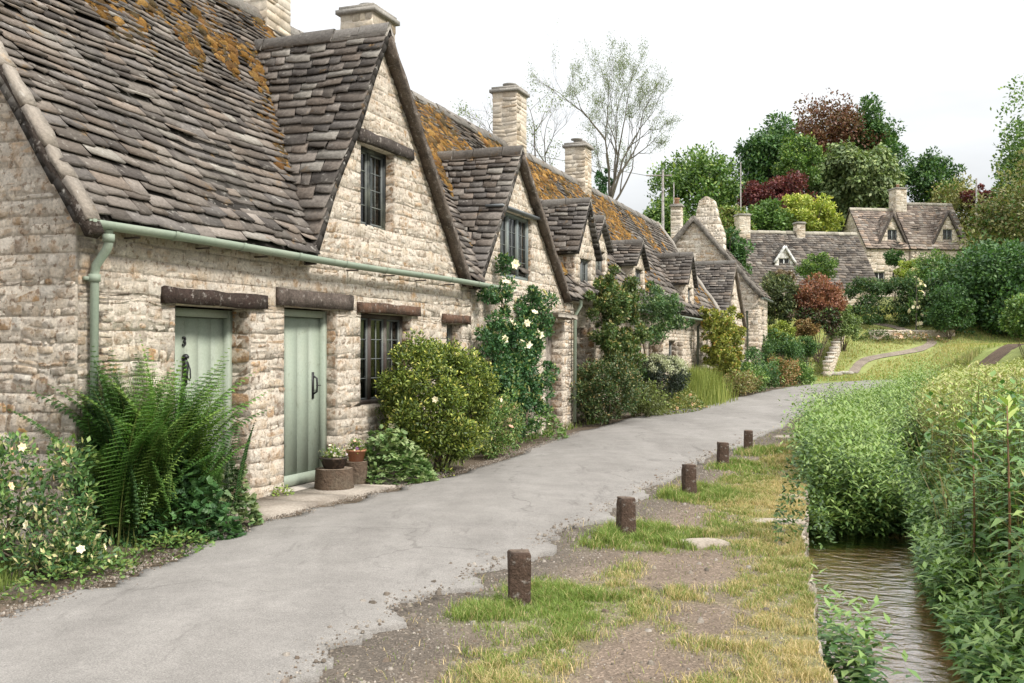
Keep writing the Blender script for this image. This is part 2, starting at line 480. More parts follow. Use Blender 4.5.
BOLLARDS = [(0.04, 6.03), (0.93, 8.2), (1.87, 10.55), (2.76, 13.1), (3.52, 14.95)]
def grass_mask(X, Y):
    """how grassy the verge between the road and the stream is (0..1)"""
    X = np.asarray(X, float); Y = np.asarray(Y, float)
    sh = X - road_right_x(Y)
    u = X - edge_x(Y)
    g = sstep(0.55, 1.0, sh + 0.5*(fbm(X*1.6, Y*1.6, 5)-0.5))
    # bare trodden strip between the bollards and the bank grass
    path = np.exp(-((u + 1.0 + 0.25*np.sin(Y*0.8))/0.42)**2) * sstep(13.0, 8.5, Y)
    path = path * sstep(0.30, 0.52, fbm(X*1.1, Y*1.1, 8.2)+0.12)
    g = g * (1 - 1.0*np.clip(path*1.5, 0, 1))
    hole = fbm(X*2.3, Y*2.3, 3.3)
    g = g * (0.25 + 0.75*sstep(0.30, 0.52, hole))
    for (bx, by) in BOLLARDS:      # a tuft grows round each bollard
        d = np.hypot((X-bx-0.08)/1.1, (Y-by-0.0)/0.95)
        g = np.maximum(g, 0.9*sstep(0.78, 0.34, d + 0.55*(fbm(X*2.6, Y*2.6, 1.1)-0.5)))
    g = g * sstep(0.10, 0.45, sh)
    # gap between first two tufts
    return g * (u < 0.03)
G_ = grass_mask(X_, Y_)
u_ = U_
dirt = np.array((0.185, 0.142, 0.108)); gravel = np.array((0.15, 0.125, 0.10)); turf = np.array((0.19, 0.185, 0.085))
straw = np.array((0.40, 0.33, 0.17)); bed = np.array((0.42, 0.27, 0.15)); lawn = np.array((0.27, 0.29, 0.11)); wood = np.array((0.06, 0.07, 0.03))
sh_ = X_ - road_right_x(Y_)
Cg = np.empty(X_.shape + (3,))
Cg[:] = dirt
w_ = sstep(0.9, 0.2, sh_)[..., None]; Cg = Cg*(1-w_) + gravel*w_
w_ = (sstep(0.55, 0.15, dist_poly(X_, Y_, ROAD_R) + 0.5*(fbm(X_*2.2, Y_*2.2, 4)-0.5))*0.6)[..., None]; Cg = Cg*(1-w_) + np.array((0.10, 0.085, 0.07))*w_
w_ = (sstep(0.62, 0.25, dist_poly(X_, Y_, ROAD_L) + 0.4*(fbm(X_*2.2, Y_*2.2, 9)-0.5))*0.9)[..., None]; Cg = Cg*(1-w_) + np.array((0.11, 0.085, 0.06))*w_
Cg = Cg*(1-G_[..., None]*0.8) + turf*G_[..., None]*0.8
w_ = (sstep(0.0, 0.02, u_) * (u_ < 1.6))[..., None]; Cg = Cg*(1-w_) + bed*w_
w_ = sstep(1.6, 2.2, u_)[..., None]; Cg = Cg*(1-w_) + np.array((0.10, 0.11, 0.04))*w_
w_ = (sstep(38, 44, Y_)*sstep(0.0, 1.0, dist_poly(X_, Y_, ROAD_R)-0.2))[..., None]
lw = np.clip(fbm(X_*0.25, Y_*0.25, 6)*1.6-0.3, 0, 1)[..., None]
Cg = Cg*(1-w_) + (lawn*lw + np.array((0.17, 0.21, 0.06))*(1-lw))*w_
w_ = sstep(66, 80, Y_)[..., None]; Cg = Cg*(1-w_) + wood*w_
ny, nx = X_.shape
Vg = np.stack([X_, Y_, Z_], -1).reshape(-1, 3)
ii = (np.arange(ny-1)[:, None]*nx + np.arange(nx-1)[None]).ravel()
Fg = np.stack([ii, ii+1, ii+nx+1, ii+nx], 1)
cf = Cg[:-1, :-1].reshape(-1, 3)
mb = MB(); mb.add(Vg, Fg, cf)
g_obj = mb.build('ground', 'ground', smooth=True)
tag(g_obj, kind='structure')
# smooth vertex colours on the ground
ca = g_obj.data.color_attributes['Col']
cc = np.concatenate([Cg.reshape(-1, 3)[Fg.ravel()], np.ones((len(Fg)*4, 1))], 1)
ca.data.foreach_set('color', cc.astype(np.float32).ravel())

# the road: a thin slab with crumbling edges
def spline(pts, n):
    pts = np.array(pts, float); d = np.r_[0, np.cumsum(np.hypot(*np.diff(pts, axis=0).T))]
    s = np.linspace(0, 1, len(pts)); q = np.linspace(0, 1, n)
    out = []
    for q_ in q:
        k = min(int(q_*(len(pts)-1)), len(pts)-2); t_ = q_*(len(pts)-1)-k
        p0 = pts[max(k-1, 0)]; p1 = pts[k]; p2 = pts[k+1]; p3 = pts[min(k+2, len(pts)-1)]
        out.append(0.5*((2*p1)+(-p0+p2)*t_+(2*p0-5*p1+4*p2-p3)*t_**2+(-p0+3*p1-3*p2+p3)*t_**3))
    return np.array(out)
nR = 1800
rl = spline(ROAD_L, nR); rr = spline(ROAD_R, nR)
t_ = np.arange(nR)*0.055
rag_l = 0.10 + 0.42*(fbm(t_*0.9, 1.0, 0, 5)-0.5) + 0.10*(fbm(t_*4, 3, 5)-0.5)
rag_r = 0.55*(fbm(t_*0.55, 6.0, 0, 5)-0.5) + 0.13*(fbm(t_*3.1, 3, 1, 5)-0.5)
ac = rr-rl; wdt = np.hypot(*ac.T)[:, None]; ac = ac/wdt
rl = rl + ac*rag_l[:, None]; rr = rr + ac*rag_r[:, None]
nc = 20
rows = []
for k in range(nc+1):
    f = k/nc
    P = rl*(1-f) + rr*f
    z = ground_z(P[:, 0], P[:, 1])*0 + hill(P[:, 0], P[:, 1]) + 0.026 + 0.05*math.sin(math.pi*f)
    rows.append(np.c_[P, z])
sk_l = rows[0].copy(); sk_l[:, 2] -= 0.05; sk_r = rows[-1].copy(); sk_r[:, 2] -= 0.05
rows = [sk_l] + rows + [sk_r]
Vr = np.stack(rows, 1)       # nR, nc+3, 3
m_ = nc+3
ii = (np.arange(nR-1)[:, None]*m_ + np.arange(m_-1)[None]).ravel()
mb = MB(); mb.add(Vr.reshape(-1, 3), np.stack([ii, ii+1, ii+m_+1, ii+m_], 1), (0.2, 0.2, 0.2))
tag(mb.build('road', 'asphalt'), kind='structure')

# stream surface
yw = np.linspace(-20, 40, 240)
mb = MB()
Vw = []
for y in yw:
    for f in np.linspace(-0.02, 3.2, 10):
        Vw.append((float(edge_x(y))+f, y, -0.50))
ii = (np.arange(len(yw)-1)[:, None]*10 + np.arange(9)[None]).ravel()
mb.add(Vw, np.stack([ii, ii+1, ii+11, ii+10], 1), (0.2, 0.2, 0.2))
tag(mb.build('stream_water', 'water'), kind='structure')
# ------------------------------------------------------------------ masonry, slates, joinery
STONES = np.array([(0.53,0.42,0.295),(0.62,0.53,0.41),(0.55,0.42,0.30),(0.47,0.385,0.29),(0.66,0.585,0.475),(0.42,0.315,0.21),(0.59,0.47,0.34),(0.38,0.32,0.255),(0.45,0.28,0.14),(0.235,0.18,0.13),(0.68,0.62,0.53)])
STW = np.array([5,7,5,3,7,2.6,5,1.7,3.4,1.9,6.0]); STW = STW/STW.sum()
OCHRE = np.array([(0.33,0.185,0.085),(0.26,0.155,0.085),(0.38,0.22,0.105),(0.20,0.13,0.08),(0.32,0.21,0.13),(0.42,0.27,0.14)])
PALE = np.array([(0.58,0.50,0.39),(0.52,0.44,0.34),(0.63,0.55,0.45),(0.47,0.395,0.30),(0.43,0.34,0.24)])
MORTAR = (0.60, 0.52, 0.42)

def stone_panel(mb, O, U, Nn, z0, z1, spans, hh=(0.055, 0.12), ll=(0.09, 0.26), thick=0.40, pal=None, seed=1, core=True, wob=0.035, relief=0.007):
    """coursed rubble: O origin, U direction along the wall, Nn outward, spans(z)->[(a,b)]"""
    r = np.random.default_rng(seed)
    O = np.array(O, float); U = np.array(U, float); Nn = np.array(Nn, float)
    Q = []      # stones: xb0,xb1,xt0,xt1,zb,zt
    hh0 = hh
    z = z0
    cores = []
    brk = sorted({round(v, 4) for v in (getattr(spans, 'breaks', []) or []) if z0 < v < z1})
    while z < z1 - 1e-4:
        h = r.uniform(*hh)*2.3
        nzz_ = min(z+h, z1)
        for b_ in brk:
            if z + 1e-4 < b_ < nzz_ + 0.03: nzz_ = b_; break
        lo = spans(z+1e-3); hi = spans(nzz_-1e-3)
        if len(lo) != len(hi):
            mid = spans((z+nzz_)/2); lo = hi = mid
        for (a0, b0), (a1, b1) in zip(lo, hi):
            if b0-a0 < 0.02 and b1-a1 < 0.02: continue
            cores.append((a0, b0, a1, b1, z, nzz_))
            ln = max(b0-a0, b1-a1)
            cuts = [0.0]; cw = (ll[0]*2.0, ll[1]*1.9)      # cells of a lift, each packed its own way so that courses break
            while cuts[-1] < ln - cw[0]*0.5: cuts.append(cuts[-1] + r.uniform(*cw))
            cuts = [c_/cuts[-1] for c_ in cuts] if len(cuts) > 1 else [0.0, 1.0]
            H_ = nzz_ - z
            for c0, c1 in zip(cuts[:-1], cuts[1:]):
                cwid = (c1-c0)*ln
                k = max(1, int(round(H_/r.uniform(*hh0))))
                hs_ = r.uniform(0.6, 1.5, k); fz = np.r_[0, np.cumsum(hs_)/hs_.sum()]
                for f0, f1 in zip(fz[:-1], fz[1:]):
                    hq = (f1-f0)*H_
                    m_ = max(1, int(round(cwid/(r.uniform(*ll)*(1.0 if hq < hh0[1] else 1.25)))))
                    ws = r.uniform(0.6, 1.5, m_); fx = c0 + (c1-c0)*np.r_[0, np.cumsum(ws)/ws.sum()]
                    A0 = a0+(a1-a0)*f0; B0 = b0+(b1-b0)*f0; A1_ = a0+(a1-a0)*f1; B1_ = b0+(b1-b0)*f1
                    for x0_, x1_ in zip(fx[:-1], fx[1:]):
                        Q.append((A0+(B0-A0)*x0_, A0+(B0-A0)*x1_, A1_+(B1_-A1_)*x0_, A1_+(B1_-A1_)*x1_, z+H_*f0, z+H_*f1))
        z = nzz_
    if not Q: return
    def to3(x, zz, d):
        return O + x[..., None]*U + zz[..., None]*np.array((0, 0, 1.0)) + d[..., None]*Nn
    Q = np.array(Q); n = len(Q)
    xb0, xb1, xt0, xt1, zb, zt = Q.T
    g = r.uniform(0.001, 0.008, n)          # joint
    cx = (xb0+xb1+xt0+xt1)/4; cz = (zb+zt)/2
    # 8 outline points in unit square, corners knocked off
    k = r.uniform(0.02, 0.22, (n, 8)); kz = r.uniform(0.04, 0.30, (n, 8))
    uu = np.stack([k[:,0], 1-k[:,1], np.ones(n), np.ones(n), 1-k[:,4], k[:,5], np.zeros(n), np.zeros(n)], 1)
    vv = np.stack([np.zeros(n), np.zeros(n), kz[:,2], 1-kz[:,3], np.ones(n), np.ones(n), 1-kz[:,6], kz[:,7]], 1)
    def plane(uu, vv, inset, d):
        xl = xb0[:,None]*(1-vv)+xt0[:,None]*vv; xr = xb1[:,None]*(1-vv)+xt1[:,None]*vv
        x = xl + (xr-xl)*uu; zz = zb[:,None] + (zt-zb)[:,None]*vv
        x = x + np.sign(0.5-uu)*np.minimum(inset[:,None], (xr-xl)*0.3)*(np.abs(uu-0.5) > 0.2)
        zz = zz + np.sign(0.5-vv)*np.minimum(inset[:,None], ((zt-zb)*0.32)[:,None])*(np.abs(vv-0.5) > 0.2)
        zz = zz + wob*(vnoise(x*3.1+seed, zz*2.4, seed*1.7)-0.5)*2
        return to3(x, zz, d)
    dep = r.uniform(-0.15, 1.0, n)*relief
    jit = r.normal(0, 0.0036, (n, 8))
    A = plane(uu, vv, g, np.full((n, 8), -0.003))
    B = plane(uu, vv, g+r.uniform(0.004, 0.015, n), dep[:,None] + jit)
    V = np.concatenate([A, B], 1)
    F = [(i, (i+1) % 8, 8+(i+1) % 8, 8+i) for i in range(8)] + [(8, 9, 10, 11), (8, 11, 12, 15), (12, 13, 14, 15)]
    if pal is None:
        C = STONES[r.choice(len(STONES), n, p=STW)]
    else:
        C = pal[r.integers(0, len(pal), n)]
    C = C * r.uniform(0.74, 1.22, (n, 1))
    mb.tmpl(V, F, C)
    if core:
        K = np.array(cores); m_ = len(K)
        a0, b0, a1, b1, zb, zt = K.T
        x = np.stack([a0, b0, b1, a1], 1); zz = np.stack([zb, zb, zt, zt], 1)
        V = np.concatenate([to3(x, zz, np.zeros((m_, 4))), to3(x, zz, np.full((m_, 4), -thick))], 1)
        F = [(0, 1, 2, 3), (7, 6, 5, 4), (1, 5, 6, 2), (4, 0, 3, 7), (3, 2, 6, 7), (0, 4, 5, 1)]
        mb.tmpl(V, F, np.tile(np.array(MORTAR), (m_, 1)))

class Spans:
    """wall outline left(z)..right(z) less openings (x0,x1,z0,z1)"""
    def __init__(self, left, right, holes=()):
        self.l = left if callable(left) else (lambda z: left)
        self.r = right if callable(right) else (lambda z: right)
        self.h = list(holes)
        self.breaks = [v for h in self.h for v in (h[2], h[3])]
    def __call__(self, z):
        s = [(self.l(z), self.r(z))]
        for (x0, x1, z0, z1) in self.h:
            if z0 <= z < z1:
                o = []
                for a, b_ in s:
                    if x1 <= a or x0 >= b_: o.append((a, b_)); continue
                    if x0 > a: o.append((a, x0))
                    if x1 < b_: o.append((x1, b_))
                s = o
        return [(a, b_) for a, b_ in s if b_ > a]

SL = np.array([(0.150,0.129,0.111),(0.185,0.160,0.139),(0.116,0.101,0.090),(0.172,0.144,0.122),(0.22,0.19,0.165),(0.092,0.080,0.072),(0.155,0.139,0.127),(0.195,0.159,0.131)])
def slates(mb, O, U, Vd, Nn, v0, v1, spans, c0=0.22, c1=0.11, wl=(0.16, 0.40), thick=0.019, seed=1, pal=SL, slab=True, sag=0.0, sx=(0, 1)):
    """stone slates laid in diminishing courses. O + u*U + v*Vd; spans(v)->[(a,b)]"""
    r = np.random.default_rng(seed)
    O = np.array(O, float); U = np.array(U, float); Vd = np.array(Vd, float); Nn = np.array(Nn, float)
    v = v0; Q = []; slabs = []
    while v < v1 - 0.01:
        f = (v-v0)/max(v1-v0, 1e-6)
        h = (c0 + (c1-c0)*f) * r.uniform(0.88, 1.12)
        vt = min(v+h, v1)
        for (a0, b0), (a1, b1) in zip(spans(v+1e-4), spans(min(vt, v1)-1e-4)):
            if b0-a0 < 0.03 and b1-a1 < 0.03: continue
            slabs.append((a0, b0, a1, b1, v, vt))
            ln = max(b0-a0, b1-a1); cuts = [0.0]
            sc = 0.75 + 0.45*(1-f)
            while cuts[-1] < ln - wl[0]*0.5: cuts.append(cuts[-1]+r.uniform(*wl)*sc)
            if len(cuts) < 2: cuts = [0, 1]
            cuts = [c_/cuts[-1] for c_ in cuts]
            for p, q in zip(cuts[:-1], cuts[1:]):
                Q.append((a0+(b0-a0)*p, a0+(b0-a0)*q, a1+(b1-a1)*p, a1+(b1-a1)*q, v, vt, h))
        v = vt
    if not Q: return
    Q = np.array(Q); n = len(Q)
    a0, b0, a1, b1, vb, vt, h = Q.T
    def sagf(P):
        if sag == 0: return P
        return P
    gap = r.uniform(0.002, 0.010, n)
    drop = r.normal(0, 0.016, n)          # slipped slates
    low = vb + drop
    ov = vt + 0.10*h + 0.02
    mid = 0.5 + r.uniform(-0.2, 0.2, n)
    th = thick*r.uniform(0.7, 1.5, n)
    lift = r.uniform(0.0, 0.012, n) + np.where(r.random(n) < 0.06, r.uniform(0.01, 0.03, n), 0)
    base = thick*1.25
    def pt(u, v_, d):
        d = d + 0.030*(vnoise(u*1.1+seed, v_*1.1, seed)-0.5)*2
        return O + u[:,None]*U + v_[:,None]*Vd + d[:,None]*Nn
    e = lambda s=0.012: r.uniform(-s, s, n)
    L0, L1 = a0+gap, b0-gap
    T0, T1 = a1+gap, b1-gap
    Lm = L0+(L1-L0)*mid; Tm = (T0+T1)/2
    z_low = base+lift+th; z_top = np.full(n, 0.006)
    l0, lm, l1 = low+e(), low+e(0.014), low+e()
    corner = r.uniform(0, 0.03, n)
    Vv = np.stack([pt(L0, l0+corner, z_low), pt(Lm, lm, z_low+e(0.004)), pt(L1, l1, z_low),
                   pt(T0, ov, z_top), pt(Tm, ov, z_top), pt(T1, ov, z_top),
                   pt(L0, l0+corner, z_low-th), pt(Lm, lm, z_low-th), pt(L1, l1, z_low-th)], 1)
    F = [(0, 1, 4, 3), (1, 2, 5, 4), (6, 7, 1, 0), (7, 8, 2, 1), (6, 0, 3, 3), (2, 8, 5, 5)]
    # sides as thin quads with a doubled corner are split off as triangles
    Fq = F[:4]; Ft = [(6, 0, 3), (2, 8, 5)]
    C = pal[r.integers(0, len(pal), n)] * r.uniform(0.66, 1.28, (n, 1))
    pale = r.random(n) < 0.05; C[pale] = np.array((0.30, 0.275, 0.24)) * r.uniform(0.8, 1.1, (pale.sum(), 1))
    kk = 9
    fq = (np.array(Fq)[None] + (np.arange(n)*kk)[:, None, None]).reshape(-1, 4)
    ft = (np.array(Ft)[None] + (np.arange(n)*kk)[:, None, None]).reshape(-1, 3)
    mb.add2(Vv.reshape(-1, 3), fq, ft, np.repeat(C, 4, 0), np.repeat(C, 2, 0))
    if slab:
        K = np.array(slabs); m_ = len(K)
        a0, b0, a1, b1, vb, vt = K.T
        u = np.stack([a0, b0, b1, a1], 1); w = np.stack([vb, vb, vt, vt], 1)
        def p3(d): return O + u[..., None]*U + w[..., None]*Vd + (0.030*(vnoise(u*1.1+seed, w*1.1, seed)-0.5)*2 + d)[..., None]*Nn
        V_ = np.concatenate([p3(-0.004), p3(-0.07)], 1)
        mb.tmpl(V_, [(0, 1, 2, 3), (7, 6, 5, 4), (1, 5, 6, 2), (4, 0, 3, 7), (3, 2, 6, 7), (0, 4, 5, 1)], np.tile(np.array((0.03, 0.026, 0.022)), (m_, 1)))  # slab coloured near-black to deepen the shade between slates

def ridge_stones(mb, p0, p1, size=0.13, seed=1, col=(0.27, 0.245, 0.215), dip=0.0):
    """saddle stones along a ridge from p0 to p1"""
    r = np.random.default_rng(seed)
    p0 = Vector(p0); p1 = Vector(p1); d = (p1-p0); ln = d.length; d.normalize()
    s = d.cross(Vector((0, 0, 1))).normalized(); up = Vector((0, 0, 1))
    t0 = 0.0
    while t0 < ln:
        l = r.uniform(0.35, 0.55); t1 = min(t0+l, ln)
        a = p0+d*(t0+0.006); b_ = p0+d*(t1-0.006)
        j = r.uniform(-0.012, 0.012)
        w = size*r.uniform(0.9, 1.1)
        prof = [(-w, -w*1.15), (-w*0.2, 0.035), (w*0.2, 0.035), (w, -w*1.15), (w*0.7, -w*1.25), (0, -0.03), (-w*0.7, -w*1.25)]
        V = [tuple(q + s*x + up*(z+j)) for q in (a, b_) for x, z in prof]
        k = len(prof)
        c = np.array(col)*r.uniform(0.75, 1.2)
        n0 = mb.n
        mb.add(V, [(i, (i+1) % k, k+(i+1) % k, k+i) for i in range(k)], c)
        T = [(0, 1, 6), (1, 5, 6), (1, 2, 5), (2, 4, 5), (2, 3, 4)]
        T = T + [(a_+k, b2+k, c_+k) for a_, b2, c_ in T]
        mb.F[3].append(np.array(T)+n0); mb.C[3].append(np.tile(c, (len(T), 1)))
        t0 = t1

def beam_along(mb, p0, p1, w, h, col, seed=1, nn=(0, -1, 0), segs=7, wob=0.012):
    """weathered timber or stone verge from p0 to p1; w across nn, h downwards"""
    r = np.random.default_rng(seed)
    p0 = Vector(p0); p1 = Vector(p1); d = (p1-p0).normalized(); nn = Vector(nn)
    s = d.cross(nn).normalized()
    V = []
    for i in range(segs+1):
        c = p0.lerp(p1, i/segs)
        for (a, b_) in ((0, -h/2), (w, -h/2), (w, h/2), (0, h/2)):
            V.append(tuple(c + nn*(a+r.normal(0, wob*0.4)) + s*(b_+r.normal(0, wob*0.6))))
    F = []
    for i in range(segs):
        for k in range(4): F.append((i*4+k, i*4+(k+1) % 4, i*4+4+(k+1) % 4, i*4+4+k))
    F += [(3, 2, 1, 0), (segs*4, segs*4+1, segs*4+2, segs*4+3)]
    mb.add(V, F, col)

def moss_lumps(mb, pts, nrm, size, r, cols):
    """flattened rough cushions"""
    n = len(pts)
    if n == 0: return
    pts = np.array(pts); nrm = np.array(nrm, float)
    if nrm.ndim == 1: nrm = np.tile(nrm, (n, 1))
    a = np.cross(nrm, r.normal(size=(n, 3))); a /= np.linalg.norm(a, axis=1)[:, None]
    b_ = np.cross(nrm, a)
    S = size*r.uniform(0.35, 1.0, n)*(1+1.1*(r.random(n) < 0.12))
    H = S*r.uniform(0.25, 0.6, n)
    ring = 7
    th = np.linspace(0, 2*np.pi, ring, endpoint=False)
    V = []
    for lev, (rr_, hh_) in enumerate(((1.0, -0.15), (0.75, 0.65))):
        for k in range(ring):
            j = r.uniform(0.65, 1.3, n)
            V.append(pts + a*(np.cos(th[k]+lev*0.4)*rr_*j*S)[:, None] + b_*(np.sin(th[k]+lev*0.4)*rr_*j*S)[:, None] + nrm*(hh_*H)[:, None])
    V.append(pts + nrm*H[:, None])
    V.append(pts + nrm*H[:, None])
    V = np.stack(V, 1)
    kk = V.shape[1]
    Fq = [(k, (k+1) % ring, ring+(k+1) % ring, ring+k) for k in range(ring)]
    Ft = [(ring+k, ring+(k+1) % ring, 2*ring) for k in range(ring)]
    C = cols[r.integers(0, len(cols), n)]*r.uniform(0.7, 1.3, (n, 1))
    fq = (np.array(Fq)[None] + (np.arange(n)*kk)[:, None, None]).reshape(-1, 4)
    ft = (np.array(Ft)[None] + (np.arange(n)*kk)[:, None, None]).reshape(-1, 3)
    mb.add2(V.reshape(-1, 3), fq, ft, np.repeat(C, ring, 0), np.repeat(C, ring, 0))
MOSS = np.array([(0.30,0.150,0.035),(0.36,0.19,0.05),(0.24,0.12,0.04),(0.17,0.105,0.045),(0.42,0.24,0.075),(0.12,0.085,0.04)])

GREEN = (0.30, 0.345, 0.275)
DARKBEAM = (0.085, 0.055, 0.045)
def lintel(parent, off, x0, x1, z, h=0.13, d=0.05, y=-0.02, col=DARKBEAM, seed=1):
    mb = MB()
    beam_along(mb, (x0, y+0.02, z+h/2), (x1, y+0.02, z+h/2), d, h, col, seed, nn=(0, -1, 0), wob=0.012)
    beam_along(mb, (x0+0.05, y+0.03, z+h/2), (x1-0.05, y+0.03, z+h/2), 0.34, h*0.9, col, seed, nn=(0, 1, 0), wob=0.01)
    return mb.build('lintel', 'beam', parent, off)

def window(parent, off, x0, x1, z0, z1, y, lights=2, nv=2, nh=4, fcol=(0.14, 0.125, 0.11), curtain=True, fr_=0.055, name='window'):
    """casement window with leaded panes: window > pane, curtain"""
    mb = MB()
    mb.box((x0, y, z0), (x0+fr_, y+0.09, z1), fcol); mb.box((x1-fr_, y, z0), (x1, y+0.09, z1), fcol)
    mb.box((x0+fr_, y+0.002, z1-fr_), (x1-fr_, y+0.088, z1), fcol); mb.box((x0+fr_, y+0.002, z0), (x1-fr_, y+0.088, z0+fr_), fcol)
    mb.box((x0-0.02, y-0.05, z0-0.03), (x1+0.02, y+0.09, z0-0.001), fcol)
    w = (x1-x0-2*fr_)/lights
    for i in range(1, lights):
        xm = x0+fr_+w*i
        mb.box((xm-0.03, y+0.004, z0+fr_), (xm+0.03, y+0.086, z1-fr_), fcol)
    for i in range(lights):
        a = x0+fr_+w*i+0.03*(i > 0); b_ = x0+fr_+w*(i+1)-0.03*(i < lights-1)
        s = 0.022; lead = (0.13, 0.14, 0.135)
        za, zb = z0+fr_, z1-fr_
        for (p, q) in ((a, a+s), (b_-s, b_)): mb.box((p, y+0.02, za), (q, y+0.06, zb), lead)
        for (p, q) in ((za, za+s), (zb-s, zb)): mb.box((a+s, y+0.022, p), (b_-s, y+0.058, q), lead)
        for j in range(1, nv):
            xv = a+s+(b_-a-2*s)*j/nv; mb.box((xv-0.006, y+0.03, za+s), (xv+0.006, y+0.048, zb-s), lead)
        for j in range(1, nh):
            zv = za+s+(zb-za-2*s)*j/nh; mb.box((a+s, y+0.031, zv-0.006), (b_-s, y+0.047, zv+0.006), lead)
    wo = mb.build(name, 'paint', parent, off)
    mp_ = MB(); mp_.add([(x0+fr_, y+0.04, z0+fr_), (x1-fr_, y+0.04, z0+fr_), (x1-fr_, y+0.04, z1-fr_), (x0+fr_, y+0.04, z1-fr_)], [(0, 1, 2, 3)], (0.1, 0.1, 0.1))
    mp_.build('pane', 'glass', wo)
    if curtain:
        cw = (x1-x0)*0.27
        for (a, b_) in ((x0+0.03, x0+0.03+cw), (x1-0.03-cw, x1-0.03)) if lights < 3 else ((x0+0.03, x0+0.03+cw*0.75), (x0+(x1-x0)*0.37, x0+(x1-x0)*0.58), (x1-0.03-cw*0.7, x1-0.03)):
            mc = MB(); n = 26; xs_ = np.linspace(a, b_, n)
            V = [(x, y+0.16+0.022*math.sin((x-a)*75), zz) for zz in (z0, z1) for x in xs_]
            mc.add(V, [(i, i+1, n+i+1, n+i) for i in range(n-1)], (0.62, 0.62, 0.58))
            mc.build('curtain', 'cloth', wo)
    # the dark room behind
    return wo

def chimney(parent, off, x, y, w, d, z0, z1, pots=1, seed=1, cap_over=0.06, pot='dish', name='chimney'):
    mb = MB()
    sp = Spans(-w/2, w/2); sd = Spans(-d/2, d/2)
    kw = dict(hh=(0.08, 0.15), ll=(0.16, 0.4), thick=0.12, pal=PALE, relief=0.012, core=False)
    mb.box((x-w/2+0.004, y-d/2+0.004, z0), (x+w/2-0.004, y+d/2-0.004, z1), MORTAR)
    stone_panel(mb, (x, y-d/2, 0), (1, 0, 0), (0, -1, 0), z0, z1, sp, seed=seed, **kw)
    stone_panel(mb, (x, y+d/2, 0), (-1, 0, 0), (0, 1, 0), z0, z1, sp, seed=seed+1, **kw)
    stone_panel(mb, (x-w/2, y, 0), (0, -1, 0), (-1, 0, 0), z0, z1, sd, seed=seed+2, **kw)
    stone_panel(mb, (x+w/2, y, 0), (0, 1, 0), (1, 0, 0), z0, z1, sd, seed=seed+3, **kw)
    c = mb.build(name, 'pale_stone', parent, off)
    mc = MB()
    o = cap_over
    mc.box((x-w/2-o, y-d/2-o, z1), (x+w/2+o, y+d/2+o, z1+0.07), (0.30, 0.28, 0.25))
    mc.box((x-w/2-o*0.3, y-d/2-o*0.3, z1+0.07), (x+w/2+o*0.3, y+d/2+o*0.3, z1+0.13), (0.26, 0.24, 0.21))
    mc.build('cap_stone', 'slate', c)
    for i in range(pots):
        px_ = x + (i-(pots-1)/2)*0.3
        mp_ = MB()
        if pot == 'dish':
            mp_.lathe([(0.0, 0.13), (0.09, 0.13), (0.09, 0.20), (0.16, 0.22), (0.17, 0.25), (0.02, 0.27), (0.0, 0.27)], (px_, y, z1), (0.28, 0.27, 0.25))
        else:
            mp_.lathe([(0.0, 0.12), (0.13, 0.12), (0.11, 0.36), (0.14, 0.38), (0.14, 0.42), (0.09, 0.43), (0.0, 0.40)], (px_, y, z1), (0.42, 0.24, 0.15))
        mp_.build('chimney_pot', 'clay', c)
    return c

# ------------------------------------------------------------------ the terrace: local frame x along the street, y into the houses
TH = R(90-20.96)
D_ = np.array((math.cos(TH), math.sin(TH))); NI = np.array((-math.sin(TH), math.cos(TH)))
C0 = 5.97
def terr(s, p):
    v = D_*s + NI*(C0+p)
    return float(v[0]), float(v[1])
def frame(name, s0, label, cat='cottage', group='stone cottages of the terrace'):
    x, y = terr(s0, 0)
    return thing(name, label, cat, (x, y, 0), TH, group), (s0, 0, 0)

TAN = 1.45; ZE = 2.76; RP = 2.40                 # main roof: pitch, height over the wall face, ridge depth
ZR = ZE + TAN*RP
CO = 1/math.hypot(1, TAN); SI = TAN/math.hypot(1, TAN)
def main_roof(roof, moss, s0, s1, holes, seed, ridge_z=None, back=True, y0=0.0, c0=0.15, c1=0.07, eave=0.17, sl=True, verge_l=0.0):
    """street slope, back slope and ridge between s0 and s1; holes [(l(z), r(z), zmax)] are the flush gables"""
    Vd = (0, CO, SI); Nn = (0, -SI, CO)
    O = (0, y0, ZE)
    v0 = -eave/CO*0.95; v1 = RP/CO
    def spans(v):
        z = ZE + v*SI; y = v*CO
        s = [(s0, s1)]
        if y < 0.07:
            for (l, r_, zmax) in holes:
                a, b_ = l(z)-0.02, r_(z)+0.02
                o = []
                for p, q in s:
                    if b_ <= p or a >= q: o.append((p, q)); continue
                    if a > p: o.append((p, a))
                    if b_ < q: o.append((b_, q))
                s = o
        return s
    # keep the number of spans steady inside a course
    slates(roof, O, (1, 0, 0), Vd, Nn, v0, 0.10, lambda v: spans(min(v, 0.0)), c0=c0, c1=c0*0.95, seed=seed)
    slates(roof, O, (1, 0, 0), Vd, Nn, 0.10, v1, lambda v: [(s0, s1)], c0=c0*0.95, c1=c1, seed=seed+1)
    if back:
        slates(roof, (0, y0+2*RP, ZE), (-1, 0, 0), (0, -CO, SI), (0, SI, CO), v0, v1, lambda v: [(-s1, -s0)], c0=0.3, c1=0.2, wl=(0.4, 0.7), seed=seed+2)
    ridge_stones(roof, (s0, y0+RP, ZE+RP*TAN+0.05), (s1, y0+RP, ZE+RP*TAN+0.05), 0.15, seed+3)

